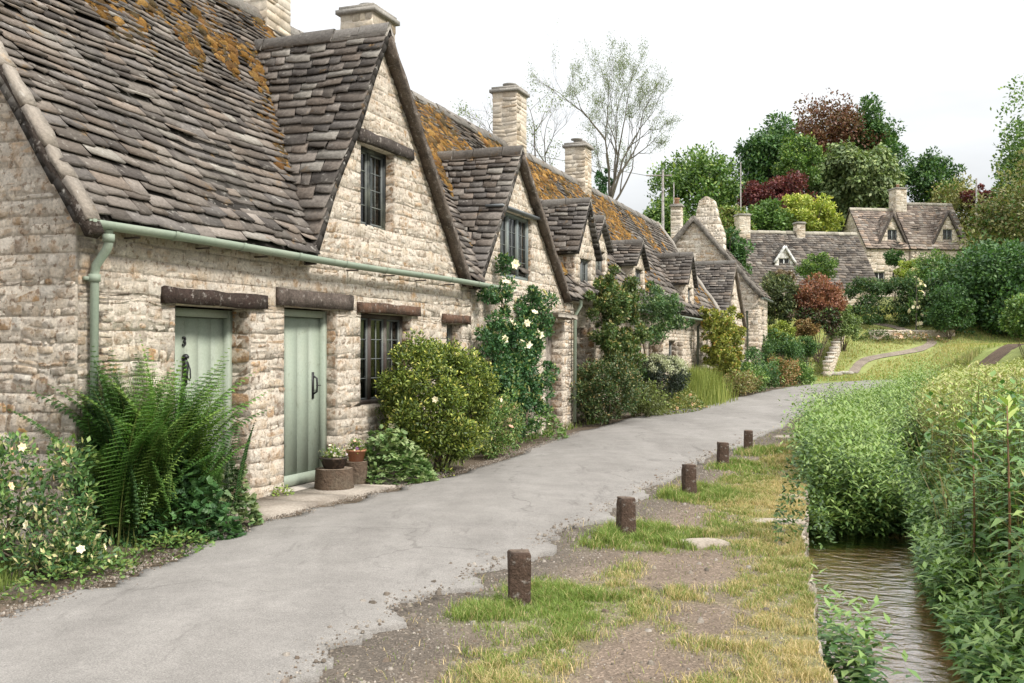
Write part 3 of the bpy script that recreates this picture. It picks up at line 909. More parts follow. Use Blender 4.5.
def gable_roof(roof, apex_s, apex_z, l_s, r_s, foot_z, y_front, seed, y0=0.0, tan_=TAN, ze=ZE, depth=None, c0=0.18, c1=0.125, l_over=0.12, r_over=0.12, overhang=0.12):
    """two slopes of a cross gable running back from the street into the main roof"""
    def yin(z):
        if depth is not None: return depth
        return min((z-ze)/tan_ + 0.12, RP+0.1) + y0
    for side, foot in ((-1, l_s), (1, r_s)):
        run = abs(foot-apex_s); rise = apex_z-foot_z; ln = math.hypot(run, rise)
        du = run/ln; dz = rise/ln
        Vd = np.array((-side*du, 0, dz)); Nn = np.array((side*dz, 0, du))
        O = np.array((foot, 0, foot_z)) + Nn*0.05
        ov = l_over if side < 0 else r_over
        U = np.array((0, -1.0, 0)) if side < 0 else np.array((0, 1.0, 0))
        def sp(v, side=side):
            z = foot_z + v*dz
            a = max(yin(z), 0.35); f = y_front - overhang
            return [(-a, -f)] if side < 0 else [(f, a)]
        slates(roof, O, U, Vd, Nn, -ov, ln+0.02, sp, c0=c0, c1=c1, wl=(0.18, 0.5), seed=seed+side)
    ridge_stones(roof, (apex_s, y_front-overhang, apex_z+0.14), (apex_s, yin(apex_z), apex_z+0.14), 0.12, seed+5)

def verges(parent, off, apex_s, apex_z, l_s, r_s, foot_z, y, seed, w=0.13, h=0.13, col=(0.20, 0.17, 0.14), ext=0.10, slim=False):
    for k, foot in enumerate((l_s, r_s)):
        mb = MB()
        if slim: w, h, col = ((0.035, 0.11, (0.50, 0.42, 0.33)), (0.15, 0.10, (0.125, 0.10, 0.08)))[k]
        dx = foot-apex_s; dz = foot_z-apex_z; ln = math.hypot(dx, dz)
        e = (foot+dx/ln*ext, y, foot_z+dz/ln*ext)
        nrm = Vector((-dz/ln*(1 if dx > 0 else -1), 0, abs(dx)/ln))
        q = nrm*(-0.03)
        beam_along(mb, Vector((apex_s, y, apex_z)) + q, Vector(e)+q, w, h, col, seed+k, nn=(0, -1, 0), segs=14, wob=0.02)
        mb.build('bargeboard', 'beam', parent, off)

def lin(x0, z0, x1, z1):
    return lambda z: x0 + (x1-x0)*(z-z0)/(z1-z0)

def reveal_stones(mb, x, z0, z1, side, seed, depth=0.34):
    """stones on the inner face of an opening; side -1 looks towards smaller x"""
    if side < 0: stone_panel(mb, (x, depth, 0), (0, -1, 0), (-1, 0, 0), z0, z1, Spans(0.0, depth-0.01), hh=(0.1, 0.2), ll=(0.14, 0.3), pal=OCHRE, core=False, seed=seed, relief=0.012)
    else: stone_panel(mb, (x, 0, 0), (0, 1, 0), (1, 0, 0), z0, z1, Spans(0.01, depth), hh=(0.1, 0.2), ll=(0.14, 0.3), pal=OCHRE, core=False, seed=seed, relief=0.012)

# ---- cottage with the two green doors
cA, oA = frame('cottage', 6.07, 'nearest stone cottage with two sage green doors and a tall cross gable')
G1 = dict(a=11.05, z=5.42, l=9.35, r=13.5, f=2.58)
g1l = lin(G1['l'], G1['f'], G1['a'], G1['z']); g1r = lin(G1['r'], G1['f'], G1['a'], G1['z'])
D3 = (7.22, 8.33, 0.0, 1.93); D2 = (8.92, 9.98, 0.0, 1.98)
WG = (10.52, 11.87, 0.85, 1.97); WS = (12.98, 13.50, 1.42, 1.90)
WD = (10.52, 11.38, 3.02, 4.02)
mb = MB()
def leftA(z): return 6.07
def outA(z):
    return 13.85
hA = [D3, D2, WG, WS]
stone_panel(mb, (0, 0, 0), (1, 0, 0), (0, -1, 0), 0.0, 2.62, Spans(6.085, 13.85, hA), seed=3)
stone_panel(mb, (0, 0, 0), (1, 0, 0), (0, -1, 0), 2.62, G1['z']-0.03, Spans(lambda z: max(g1l(z), 6.0), lambda z: g1r(z), [WD]), seed=4, hh=(0.05, 0.11))
for (x, z0, z1, sd) in ((D3[1], 0, 1.93, -1), (D2[1], 0, 1.98, -1), (WG[1], 0.85, 1.97, -1), (WS[1], 1.42, 1.9, -1), (WD[1], 3.02, 4.02, -1)):
    reveal_stones(mb, x, z0, z1, sd, int(x*10))
for (x, z0, z1) in ((D3[0], 0, 1.93), (D2[0], 0, 1.98), (WG[0], 0.85, 1.97)):
    reveal_stones(mb, x, z0, z1, 1, int(x*11))
# wall head under the eaves beside the gable
stone_panel(mb, (0, 0, 0), (1, 0, 0), (0, -1, 0), 2.62, ZE-0.03, Spans(6.085, lambda z: g1l(z)), seed=8)
# end wall facing the camera, full gable of the main roof
def endspan(z): return RP if z < ZE else 0
eg_l = lambda z: 0.0 if z < ZE-0.05 else (z-ZE+0.05)/TAN
stone_panel(mb, (6.07, 0, 0), (0, -1, 0), (-1, 0, 0), -0.1, ZR-0.05, Spans(lambda z: -(2*RP - eg_l(z)), lambda z: -eg_l(z)), seed=9, thick=0.35)
mb.box((6.3, 2*RP-0.3, 0), (13.85, 2*RP, ZE), MORTAR)
mb.box((6.35, 0.42, -0.05), (13.6, 2*RP-0.3, -0.02), (0.1, 0.09, 0.08))
mb.build('wall', 'stone', cA, oA)
roof = MB()
main_roof(roof, None, 5.93, 13.86, [(g1l, g1r, 0)], 20)
gable_roof(roof, G1['a'], G1['z'], G1['l'], G1['r'], G1['f'], 0.0, 30)
# swept valley slates filling the angle left of the gable
roofA = roof.build('roof', 'slate', cA, oA)
rm = np.random.default_rng(5)
mp_ = MB()
Nn = np.array((0, -SI, CO))
s = rm.uniform(6.0, 13.8, 26000); y = rm.uniform(0.0, RP, 26000); z = ZE+y*TAN
v = vnoise(s*1.6, y*1.3, 2.0)*0.6 + vnoise(s*5, y*4, 3.0)*0.4
dv = g1l(np.minimum(z, G1['z'])) - s
d1 = np.where((dv > 0) & (dv < 0.30) & (z < G1['z']+0.25) & (y > 0.45), 0.75*(vnoise(y*4, 0.5, 3) > 0.32)*(1-dv/0.4), 0)
d2 = np.where((y > RP*0.62) & (v > 0.60-0.20*(y/RP-0.6)), 0.5, 0)
d3 = np.where((y > 0.9) & (s > 7.5) & (s < 10) & (v > 0.66), 0.35, 0)
keep = rm.random(26000) < np.maximum(d1, np.maximum(d2, d3))
P = np.stack([s, y, z+0.04], 1)[keep]
Nv = Nn
moss_lumps(mp_, P, Nv, 0.05, rm, MOSS)
tag(mp_.build('moss', 'moss', roofA, oA))
verges(cA, oA, G1['a'], G1['z'], G1['l'], G1['r'], G1['f'], 0.0, 40, slim=True)
# thick verge of the end gable
mb = MB()
beam_along(mb, (6.05, -0.26, ZE-0.26*TAN+0.02), (6.05, RP, ZR+0.01), 0.12, 0.085, (0.05, 0.038, 0.03), 4, nn=(-1, 0, 0), segs=18, wob=0.02)  # near-black colour paints in the shaded void below the verge stones
mb.build('bargeboard', 'beam', cA, oA)
mb = MB()
r_ = np.random.default_rng(77); v = -0.42
while v < RP/CO:
    l = r_.uniform(0.25, 0.45)
    beam_along(mb, (6.06, v*CO, ZE+v*SI+0.10), (6.06, (v+l-0.012)*CO, ZE+(v+l-0.012)*SI+0.10+r_.uniform(-0.01, 0.01)), 0.13, 0.05, np.array((0.30, 0.26, 0.215))*r_.uniform(0.7, 1.15), int(v*100)+900, nn=(-1, 0, 0), segs=3, wob=0.015)
    v += l
mb.build('verge_stones', 'slate', cA, oA)
# doors
def door(parent, off, x0, x1, z0, z1, y, planks, hinge_left=True, seed=1):
    mb = MB(); f = 0.075
    mb.box((x0, y-0.03, z0), (x0+f, y+0.08, z1), GREEN); mb.box((x1-f, y-0.03, z0), (x1, y+0.08, z1), GREEN)
    mb.box((x0+f, y-0.028, z1-f), (x1-f, y+0.078, z1), GREEN)
    d = mb.build('door_frame', 'paint', parent, off)
    mb = MB(); w = (x1-x0-2*f)/planks
    for i in range(planks):
        mb.box((x0+f+w*i+0.0012, y+0.0265, z0+0.02), (x0+f+w*(i+1)-0.0012, y+0.06, z1-f-0.006), GREEN)
    mb.box((x0+f, y+0.0285, z0+0.02), (x1-f, y+0.055, z1-f-0.006), GREEN)
    mb.box((x0+f, y+0.005, z0+0.01), (x1-f, y+0.03, z0+0.13), GREEN)
    leaf = mb.build('door', 'paint', parent, off)
    return d, leaf
IRON = (0.018, 0.018, 0.02)
fr3, dr3 = door(cA, oA, D3[0]+0.0, D3[1]-0.0, 0.03, 1.91, 0.24, 5)
# knocker of the first door
mb = MB()
xk = 7.66; zk = 1.34; yk = 0.255
mb.tube([(xk, yk, zk+0.13), (xk, yk-0.012, zk+0.10), (xk, yk-0.02, zk), (xk, yk-0.012, zk-0.14), (xk, yk, zk-0.17)], [0.008, 0.018, 0.026, 0.018, 0.008], IRON, 8)
mb.lathe([(0.0, 0.10), (0.03, 0.10), (0.035, 0.12), (0.02, 0.14), (0.0, 0.145)], (xk, yk-0.015, zk), IRON, 10)
mb.tube([(xk-0.022, yk-0.02, zk+0.07), (xk-0.028, yk-0.045, zk), (xk-0.02, yk-0.055, zk-0.08), (xk, yk-0.058, zk-0.105), (xk+0.02, yk-0.055, zk-0.08), (xk+0.028, yk-0.045, zk), (xk+0.022, yk-0.02, zk+0.07)], 0.0075, IRON, 6)
mb.build('door_knocker', 'metal', dr3)
mb = MB(); mb.tube([(xk-0.015, yk, zk-0.28), (xk-0.015, yk-0.02, zk-0.28)], 0.02, IRON, 8); mb.box((xk-0.035, yk-0.006, zk-0.34), (xk+0.005, yk+0.003, zk-0.24), IRON); mb.build('keyhole_plate', 'metal', dr3)
fc = bpy.data.curves.new('number', 'FONT'); fc.body = '3'; fc.size = 0.125; fc.extrude = 0.005; fc.offset = 0.002; fc.align_x = 'CENTER'
fo = bpy.data.objects.new('number_tmp', fc); COL.objects.link(fo)
bpy.context.view_layer.update()
dg = bpy.context.evaluated_depsgraph_get()
me = bpy.data.meshes.new_from_object(fo.evaluated_get(dg))
bpy.data.objects.remove(fo)
for v_ in me.vertices:
    x, y, z = v_.co; v_.co = (xk + x - oA[0]*0, 0.256 - z, 1.56 + y)
bm_col = me.color_attributes.new('Col', 'FLOAT_COLOR', 'CORNER')
bm_col.data.foreach_set('color', np.tile(np.array((*IRON, 1), np.float32), len(me.loops)))
for v_ in me.vertices: v_.co.x -= oA[0]
me.materials.clear(); me.materials.append(M['metal'])
no = bpy.data.objects.new('house_number', me); COL.objects.link(no); no.parent = dr3
# children of parts share the part's origin: put their meshes in the same frame
fr2, dr2 = door(cA, oA, D2[0], D2[1], 0.03, 1.96, 0.16, 4)
mb = MB()
xh = 9.76; zh = 1.12; yh = 0.178
mb.box((xh-0.018, yh-0.004, zh-0.15), (xh+0.018, yh+0.006, zh+0.15), IRON)
mb.tube([(xh, yh, zh+0.11), (xh, yh-0.05, zh+0.08), (xh, yh-0.055, zh), (xh, yh-0.05, zh-0.07), (xh, yh, zh-0.10)], 0.011, IRON, 8)
mb.box((xh-0.01, yh-0.06, zh-0.005), (xh+0.07, yh-0.045, zh+0.006), IRON)
mb.build('door_handle', 'metal', dr2)
mb = MB(); mb.box((D3[0]-0.02, -0.05, -0.03), (D3[1]+0.02, 0.32, 0.03), (0.42, 0.38, 0.33)); mb.box((D2[0]-0.02, -0.05, -0.03), (D2[1]+0.02, 0.32, 0.03), (0.42, 0.38, 0.33)); mb.build('door_step', 'pale_stone', cA, oA)
lintel(cA, oA, 7.03, 8.56, 1.935, 0.13, seed=2, col=(0.05, 0.034, 0.028))
lintel(cA, oA, 8.76, 10.28, 1.985, 0.17, seed=3, col=(0.12, 0.095, 0.08))
lintel(cA, oA, 10.43, 12.05, 1.975, 0.12, seed=4, col=(0.13, 0.075, 0.05))
lintel(cA, oA, 12.8, 13.72, 1.905, 0.12, seed=5, col=(0.13, 0.075, 0.05))
lintel(cA, oA, 10.42, 11.85, 4.025, 0.14, seed=6, col=(0.075, 0.062, 0.055))
window(cA, oA, WG[0], WG[1], WG[2], WG[3], 0.13, lights=3, nv=2, nh=4, fcol=(0.07, 0.05, 0.042))
window(cA, oA, WS[0], WS[1], WS[2], WS[3], 0.15, lights=1, nv=2, nh=3, fcol=(0.07, 0.05, 0.042))
window(cA, oA, WD[0], WD[1], WD[2], WD[3], 0.12, lights=2, nv=2, nh=4, fcol=(0.018, 0.022, 0.022))
# gutter and downpipe
GP = (0.245, 0.295, 0.225)
mb = MB()
s_ = np.linspace(5.95, 14.45, 30); gy = -0.20
prof = [(-0.050, 0.022), (-0.047, -0.012), (-0.029, -0.036), (0, -0.047), (0.029, -0.036), (0.047, -0.012), (0.050, 0.022), (0.042, 0.022), (0.025, -0.028), (0, -0.038), (-0.025, -0.028), (-0.042, 0.022)]
V = [(x, gy+a, 2.50+b_+0.008*math.sin(x*1.1)) for x in s_ for a, b_ in prof]; k = len(prof)
mb.add(V, [(i*k+j, i*k+(j+1) % k, (i+1)*k+(j+1) % k, (i+1)*k+j) for i in range(len(s_)-1) for j in range(k)], GP)
for x in np.arange(6.0, 14.4, 0.95):
    V = [(x+dx, gy+a*1.13, 2.50+b_*1.13+0.008*math.sin(x*1.1)) for dx in (-0.02, 0.02) for a, b_ in prof]
    mb.add(V, [(j, (j+1) % k, k+(j+1) % k, k+j) for j in range(k)], GP)
gut = mb.build('gutter', 'paint', cA, oA, smooth=False)
mb = MB()
sp_ = 6.20
mb.tube([(sp_, gy, 2.46), (sp_, gy, 2.36), (sp_, gy+0.02, 2.31), (sp_, -0.075, 2.19), (sp_, -0.06, 2.13), (sp_, -0.06, 0.10)], 0.036, GP, 12)
for z in (2.40, 2.09, 1.1): mb.lathe([(0.037, -0.03), (0.047, -0.03), (0.047, 0.03), (0.037, 0.03)], (sp_, -0.06 if z < 2.2 else gy, z), GP, 12)
mb.box((sp_-0.075, -0.045, 2.07), (sp_+0.075, -0.01, 2.10), GP)
mb.build('downpipe', 'paint', cA, oA)
for i, x in enumerate(np.arange(6.6, 14.2, 0.9)):
    MB().box((x-0.012, gy+0.05, 2.44), (x+0.012, 0.0, 2.455), (0.08, 0.06, 0.05)).build('gutter_bracket', 'metal', cA, oA)
chimney(cA, oA, 12.1, RP+0.1, 0.60, 0.55, ZR-0.5, ZR+1.15, 1, 100)


# ---- second cottage with the rose on its gable
cB, oB = frame('cottage', 13.85, 'stone cottage with the white climbing rose and a lead grey gable window')
G2 = dict(a=15.8, z=4.80, l=14.0, r=18.35, f=2.56)
g2l = lin(G2['l'], G2['f'], G2['a'], G2['z']); g2r = lin(G2['r'], G2['f'], G2['a'], G2['z'])
WD2 = (15.05, 16.55, 2.72, 3.82); DB = (17.3, 18.3, 0.0, 2.05)
mb = MB()
stone_panel(mb, (0, 0, 0), (1, 0, 0), (0, -1, 0), 0.0, 2.60, Spans(13.87, 19.0, [DB]), seed=13)
stone_panel(mb, (0, 0, 0), (1, 0, 0), (0, -1, 0), 2.60, G2['z']-0.03, Spans(lambda z: g2l(z), lambda z: g2r(z), [WD2]), seed=14)
reveal_stones(mb, DB[1], 0, 2.05, -1, 5); reveal_stones(mb, WD2[1], WD2[2], WD2[3], -1, 6)
stone_panel(mb, (19.0, 0, 0), (0, 1, 0), (1, 0, 0), 0, 2.7, Spans(0, 4.8), seed=16, hh=(0.1, 0.2))
mb.box((13.9, 2*RP-0.3, 0), (18.9, 2*RP, ZE), MORTAR)
mb.box((13.9, 0.42, -0.05), (18.6, 2*RP-0.3, -0.02), (0.1, 0.09, 0.08))
mb.build('wall', 'stone', cB, oB)
roof = MB()
main_roof(roof, None, 13.87, 19.1, [(g2l, g2r, 0)], 50)
gable_roof(roof, G2['a'], G2['z'], G2['l'], G2['r'], G2['f'], 0.0, 60)
roofB = roof.build('roof', 'slate', cB, oB)
verges(cB, oB, G2['a'], G2['z'], G2['l'], G2['r'], G2['f'], 0.0, 66, slim=True)
window(cB, oB, WD2[0], WD2[1], WD2[2], WD2[3], 0.06, lights=3, nv=2, nh=4, fcol=(0.17, 0.20, 0.20))
mb = MB(); mb.box((14.9, -0.10, 3.83), (16.75, 0.2, 3.87), (0.12, 0.13, 0.135)); mb.build('lead_flashing', 'metal', cB, oB)
mb = MB()
for i in range(3): mb.prism([(17.02+i*0.46, 2.12+0.012*i), (17.45+i*0.46, 2.12-0.01*i), (17.44+i*0.46, 2.19), (17.03+i*0.46, 2.20)], -0.34+0.03*i, 0.1, 'y', (0.33, 0.29, 0.24))
mb.build('door_canopy', 'slate', cB, oB)
mb = MB(); mb.box((17.3, 0.24, 0.02), (18.3, 0.30, 2.03), (0.10, 0.085, 0.07))
for i in range(5): mb.box((17.3+0.2*i+0.006, 0.225, 0.03), (17.3+0.2*(i+1)-0.006, 0.245, 2.02), (0.30, 0.26, 0.22))
mb.build('door', 'beam', cB, oB)
chimney(cB, oB, 15.0, RP, 0.80, 0.62, ZR-0.6, ZR+0.90, 1, 110)
mb = MB(); mb.tube([(18.85, -0.2, 2.5), (18.85, -0.2, 2.4), (18.85, -0.08, 2.2), (18.85, -0.07, 0.1)], 0.036, GP, 10); mb.build('downpipe', 'paint', cB, oB)

# ---- third stretch: cottages with small dormers
def dormer(parent, off, s0, s1, ze, za, y0, wall_y, seed, hip=False, wfr=(0.06, 0.055, 0.05), wz=None, pal=OCHRE, wm=0.17, wcol=None):
    """little stone dormer standing on the wall head: cheeks, front, window, roof"""
    apex = (s0+s1)/2
    back = lambda z: (z-ZE)/TAN + 0.1
    z_base = ZE - 0.35 + max(0, (wall_y))*TAN
    wz0, wz1 = wz
    mb = MB()
    w0, w1 = s0+wm, s1-wm
    stone_panel(mb, (0, wall_y, 0), (1, 0, 0), (0, -1, 0), z_base, za-0.02, Spans(lambda z: (s0 if z < ze else s0+(apex-s0)*(z-ze)/(za-ze))+0.012, lambda z: (s1 if z < ze else s1-(s1-apex)*(z-ze)/(za-ze))-0.012, [(w0, w1, wz0, wz1)]), seed=seed, hh=(0.1, 0.18), thick=0.25, pal=PALE, relief=0.012)
    stone_panel(mb, (s0, 0, 0), (0, -1, 0), (-1, 0, 0), z_base, ze, Spans(lambda z: -max(back(z)+0.2, wall_y+0.3)-y0, -wall_y), seed=seed+1, hh=(0.1, 0.18), thick=0.12, pal=pal, relief=0.014)
    stone_panel(mb, (s1, 0, 0), (0, 1, 0), (1, 0, 0), z_base, ze, Spans(wall_y, lambda z: max(back(z)+0.2, wall_y+0.3)+y0), seed=seed+2, hh=(0.1, 0.18), thick=0.12, pal=pal, relief=0.014)
    d = mb.build('dormer', 'stone', parent, off)
    rf = MB()
    gable_roof(rf, apex, za, s0-0.02, s1+0.02, ze, wall_y, seed+3, y0=y0, c0=0.15, c1=0.12, l_over=0.10, r_over=0.10)
    rf.build('dormer_roof', 'slate', d)
    d2 = window(d, None, w0, w1, wz0, wz1, wall_y+0.07, lights=1 if w1-w0 < 0.5 else 2, nv=2, nh=3, fcol=wfr, curtain=False, name='dormer_window')
    return d
cC, oC = frame('cottage', 19.02, 'long low stone cottage behind the wall climbers with four small dormers')
YC = 0.22
mb = MB()
hC = [(19.5, 20.5, 0.0, 2.0), (22.3, 23.6, 0.9, 1.9), (26.4, 27.3, 0.0, 2.0), (29.0, 30.0, 0.9, 1.8)]
stone_panel(mb, (0, YC, 0), (1, 0, 0), (0, -1, 0), 0.0, 2.72, Spans(19.05, 33.0, hC), seed=23, hh=(0.07, 0.14), ll=(0.18, 0.5), pal=np.concatenate([PALE, PALE, STONES[:7]]))
for h_ in hC: reveal_stones(mb, h_[1], h_[2], h_[3], -1, int(h_[0]))
mb.box((19.1, 2*RP-0.3, 0), (37.0, 2*RP, ZE), MORTAR)
mb.box((19.1, 0.62, -0.05), (36.5, 2*RP-0.3, -0.02), (0.1, 0.09, 0.08))
stone_panel(mb, (37.0, 0, 0), (0, 1, 0), (1, 0, 0), 0, ZR, Spans(lambda z: 0.3 if z < ZE else 0.3+(z-ZE)/TAN, lambda z: 4.8 if z < ZE else 4.8-(z-ZE)/TAN), seed=26, hh=(0.12, 0.22))
stone_panel(mb, (0, 0.35, 0), (1, 0, 0), (0, -1, 0), 0.0, 2.75, Spans(33.0, 37.0), seed=27, hh=(0.09, 0.16), ll=(0.2, 0.5), pal=PALE)
mb.build('wall', 'stone', cC, oC)
roof = MB()
main_roof(roof, None, 19.1, 37.1, [], 70, y0=0.0, c0=0.24, c1=0.12, eave=0.10)
roofC = roof.build('roof', 'slate', cC, oC)
# verge stones at the far end of the roof
mb = MB(); beam_along(mb, (37.1, -0.1, ZE-0.05), (37.1, RP, ZR+0.1), 0.22, 0.12, (0.33, 0.30, 0.26), 4, nn=(1, 0, 0), segs=14, wob=0.03); mb.build('verge_stones', 'slate', cC, oC)
mb = MB(); mb.box((19.5, YC+0.2, 0), (20.5, YC+0.26, 1.98), (0.16, 0.15, 0.13)); mb.build('door', 'beam', cC, oC)
mb = MB(); mb.box((26.4, YC+0.2, 0), (27.3, YC+0.26, 1.98), (0.16, 0.15, 0.13)); mb.build('door', 'beam', cC, oC)
window(cC, oC, 22.3, 23.6, 0.9, 1.9, YC+0.12, 2, 2, 3)
window(cC, oC, 29.0, 30.0, 0.9, 1.8, YC+0.12, 2, 2, 3)
mb = MB()
s_ = np.linspace(22.5, 33.2, 20)
V = [(x, -0.12+a, 2.50+b_) for x in s_ for a, b_ in prof]
mb.add(V, [(i*k+j, i*k+(j+1) % k, (i+1)*k+(j+1) % k, (i+1)*k+j) for i in range(len(s_)-1) for j in range(k)], (0.22, 0.26, 0.21)); mb.build('gutter', 'paint', cC, oC)
mb = MB(); mb.tube([(33.0, -0.1, 2.5), (33.0, 0.1, 2.3), (33.0, 0.12, 0.1)], 0.04, (0.13, 0.15, 0.13), 10); mb.build('downpipe', 'paint', cC, oC)
dormer(cC, oC, 19.25, 20.75, 3.52, 4.52, 0.0, 0.05, 200, wz=(2.62, 3.42), wfr=(0.10, 0.11, 0.11), wm=0.36)
dormer(cC, oC, 21.35, 22.6, 3.85, 4.42, 0.0, 0.30, 210, wz=(2.95, 3.78), pal=PALE, wm=0.22)
dormer(cC, oC, 24.75, 26.0, 3.70, 4.22, 0.0, 0.22, 220, wz=(2.85, 3.62), wm=0.22, pal=PALE)
dormer(cC, oC, 31.0, 32.4, 3.62, 4.46, 0.0, 0.12, 230, wz=(2.70, 3.50), wm=0.36, pal=np.concatenate([OCHRE, PALE]))
chimney(cC, oC, 21.7, RP, 0.66, 0.60, ZR-0.6, ZR+1.22, 1, 120)
chimney(cC, oC, 27.1, RP, 0.62, 0.60, ZR-0.6, ZR+0.98, 2, 130)

# moss on the second and third roofs
for (par, off, sa, sb, sd, nn_) in ((roofB, oB, 13.9, 19.1, 6, 22000), (roofC, oC, 19.2, 37.0, 7, 30000)):
    rm = np.random.default_rng(sd)
    s = rm.uniform(sa, sb, nn_); y = rm.uniform(0.2, RP, nn_)
    v = vnoise(s*1.3, y*1.3, 2.0+sd)*0.6 + vnoise(s*4, y*3, 3.0)*0.4
    up = sstep(0.8, 1.9, y)
    band = np.where(s < 25, 1.0, 0.45)
    keep = (v > 0.67 - 0.27*up*band - 0.04*up) & (rm.random(nn_) < 0.8)
    P = np.stack([s, y, ZE+y*TAN+0.035], 1)[keep]
    mm = MB(); moss_lumps(mm, P, np.array((0, -SI, CO)), 0.055, rm, MOSS)
    tag(mm.build('moss', 'moss', par, off))

# ---- fourth cottage: flush gable
cD, oD = frame('cottage', 37.3, 'small gabled stone cottage half hidden behind the yellow climber')
G3 = dict(a=40.1, z=4.9, l=37.6, r=42.9, f=2.55)
g3l = lin(G3['l'], G3['f'], G3['a'], G3['z']); g3r = lin(G3['r'], G3['f'], G3['a'], G3['z'])
mb = MB()
stone_panel(mb, (0, 0, 0), (1, 0, 0), (0, -1, 0), 0.0, 2.55, Spans(37.3, 43.2, [(38.6, 39.6, 0.9, 1.9)]), seed=33, hh=(0.1, 0.18), ll=(0.2, 0.5))
stone_panel(mb, (0, 0, 0), (1, 0, 0), (0, -1, 0), 2.55, 4.85, Spans(lambda z: g3l(z), lambda z: g3r(z), [(39.3, 40.3, 2.7, 3.7)]), seed=34, hh=(0.1, 0.18), ll=(0.2, 0.5), pal=PALE)
mb.box((37.4, 2.8, 0), (43.1, 3.1, 3.0), MORTAR)
mb.build('wall', 'stone', cD, oD)
roof = MB()
gable_roof(roof, G3['a'], G3['z'], G3['l'], G3['r'], G3['f'], 0.0, 80, depth=3.0, c0=0.2, c1=0.14)
roof.build('roof', 'slate', cD, oD)
verges(cD, oD, G3['a'], G3['z'], G3['l'], G3['r'], G3['f'], 0.0, 86, w=0.12)
window(cD, oD, 38.6, 39.6, 0.9, 1.9, 0.12, 2, 2, 3); window(cD, oD, 39.3, 40.3, 2.7, 3.7, 0.12, 2, 2, 3)

# ---- fifth: the taller house end-on with its broad chimney
cE, oE = frame('house', 43.4, 'tall stone house end-on beyond the terrace with a broad sloping chimney', 'house')
yA, zA, tE = 2.2, 7.25, 1.19
ef = -0.55
E1 = 46.6
front = lambda z: ef if z < zA-(yA-ef)*tE else yA-(zA-z)/tE
backE = lambda z: 4.95 if z < zA-(4.95-yA)*tE else yA+(zA-z)/tE
mb = MB()
stone_panel(mb, (43.4, 0, 0), (0, -1, 0), (-1, 0, 0), 0.0, zA-0.03, Spans(lambda z: -backE(z), lambda z: -front(z)), seed=43, hh=(0.1, 0.18), ll=(0.2, 0.5))
stone_panel(mb, (E1, 0, 0), (0, 1, 0), (1, 0, 0), 0.0, zA-0.03, Spans(lambda z: front(z), lambda z: backE(z)), seed=44, hh=(0.12, 0.2), ll=(0.2, 0.5))
stone_panel(mb, (0, ef, 0), (1, 0, 0), (0, -1, 0), 0.0, 3.95, Spans(43.42, E1-0.02, [(44.6, 45.4, 2.4, 3.3)]), seed=45, hh=(0.1, 0.18), ll=(0.2, 0.5))
mb.box((43.5, 4.6, 0), (E1-0.1, 4.93, 3.9), MORTAR)
mb.build('wall', 'stone', cE, oE)
ce, se = 1/math.hypot(1, tE), tE/math.hypot(1, tE)
ln = (yA-ef)/ce
roof = MB()
slates(roof, (0, ef, 3.98), (1, 0, 0), (0, ce, se), (0, -se, ce), -0.2, ln, lambda v: [(43.28, E1+0.1)], c0=0.2, c1=0.14, seed=90)
slates(roof, (0, 4.95, 3.98), (-1, 0, 0), (0, -ce, se), (0, se, ce), -0.2, ln, lambda v: [(-E1-0.1, -43.28)], c0=0.2, c1=0.14, seed=92)
ridge_stones(roof, (43.3, yA, zA+0.08), (E1+0.1, yA, zA+0.08), 0.14, 95)
roof.build('roof', 'slate', cE, oE)
for sgn, yy in ((1, ef-0.15), (-1, 5.1)):
    mb = MB(); beam_along(mb, (43.36, yA, zA+0.02), (43.36, yy, zA+0.02-abs(yy-yA)*tE), 0.14, 0.20, (0.20, 0.18, 0.155), 7, nn=(-1, 0, 0), segs=14, wob=0.03); mb.build('bargeboard', 'beam', cE, oE)
window(cE, oE, 44.6, 45.4, 2.4, 3.3, ef+0.12, 2, 2, 3)
mb = MB(); mb.tube([(43.28, -0.1, 3.2), (43.28, -0.12, 0.1)], 0.045, (0.20, 0.24, 0.20), 8); mb.build('downpipe', 'paint', cE, oE)
mb = MB(); mb.tube([(43.2, ef-0.22, 3.72), (E1, ef-0.22, 3.70)], 0.06, (0.12, 0.14, 0.12), 8); mb.build('gutter', 'paint', cE, oE)
# broad chimney tapering in shoulders
mb = MB()
def chw(z): return 0.85 if z < 7.6 else (0.85-(z-7.6)*0.9 if z < 7.95 else 0.5)
stone_panel(mb, (44.0, 1.75, 0), (0, -1, 0), (-1, 0, 0), 5.4, 8.25, Spans(lambda z: -0.75+min(max((z-6.6)*0.35, 0), 0.35) if z < 8.05 else -0.40+(z-8.05)*1.7, lambda z: 0.75-min(max((z-6.6)*0.35, 0), 0.35) if z < 8.05 else 0.40-(z-8.05)*1.7), seed=47, hh=(0.1, 0.18), thick=0.7, pal=PALE)
cc_ = mb.build('chimney', 'pale_stone', cE, oE)

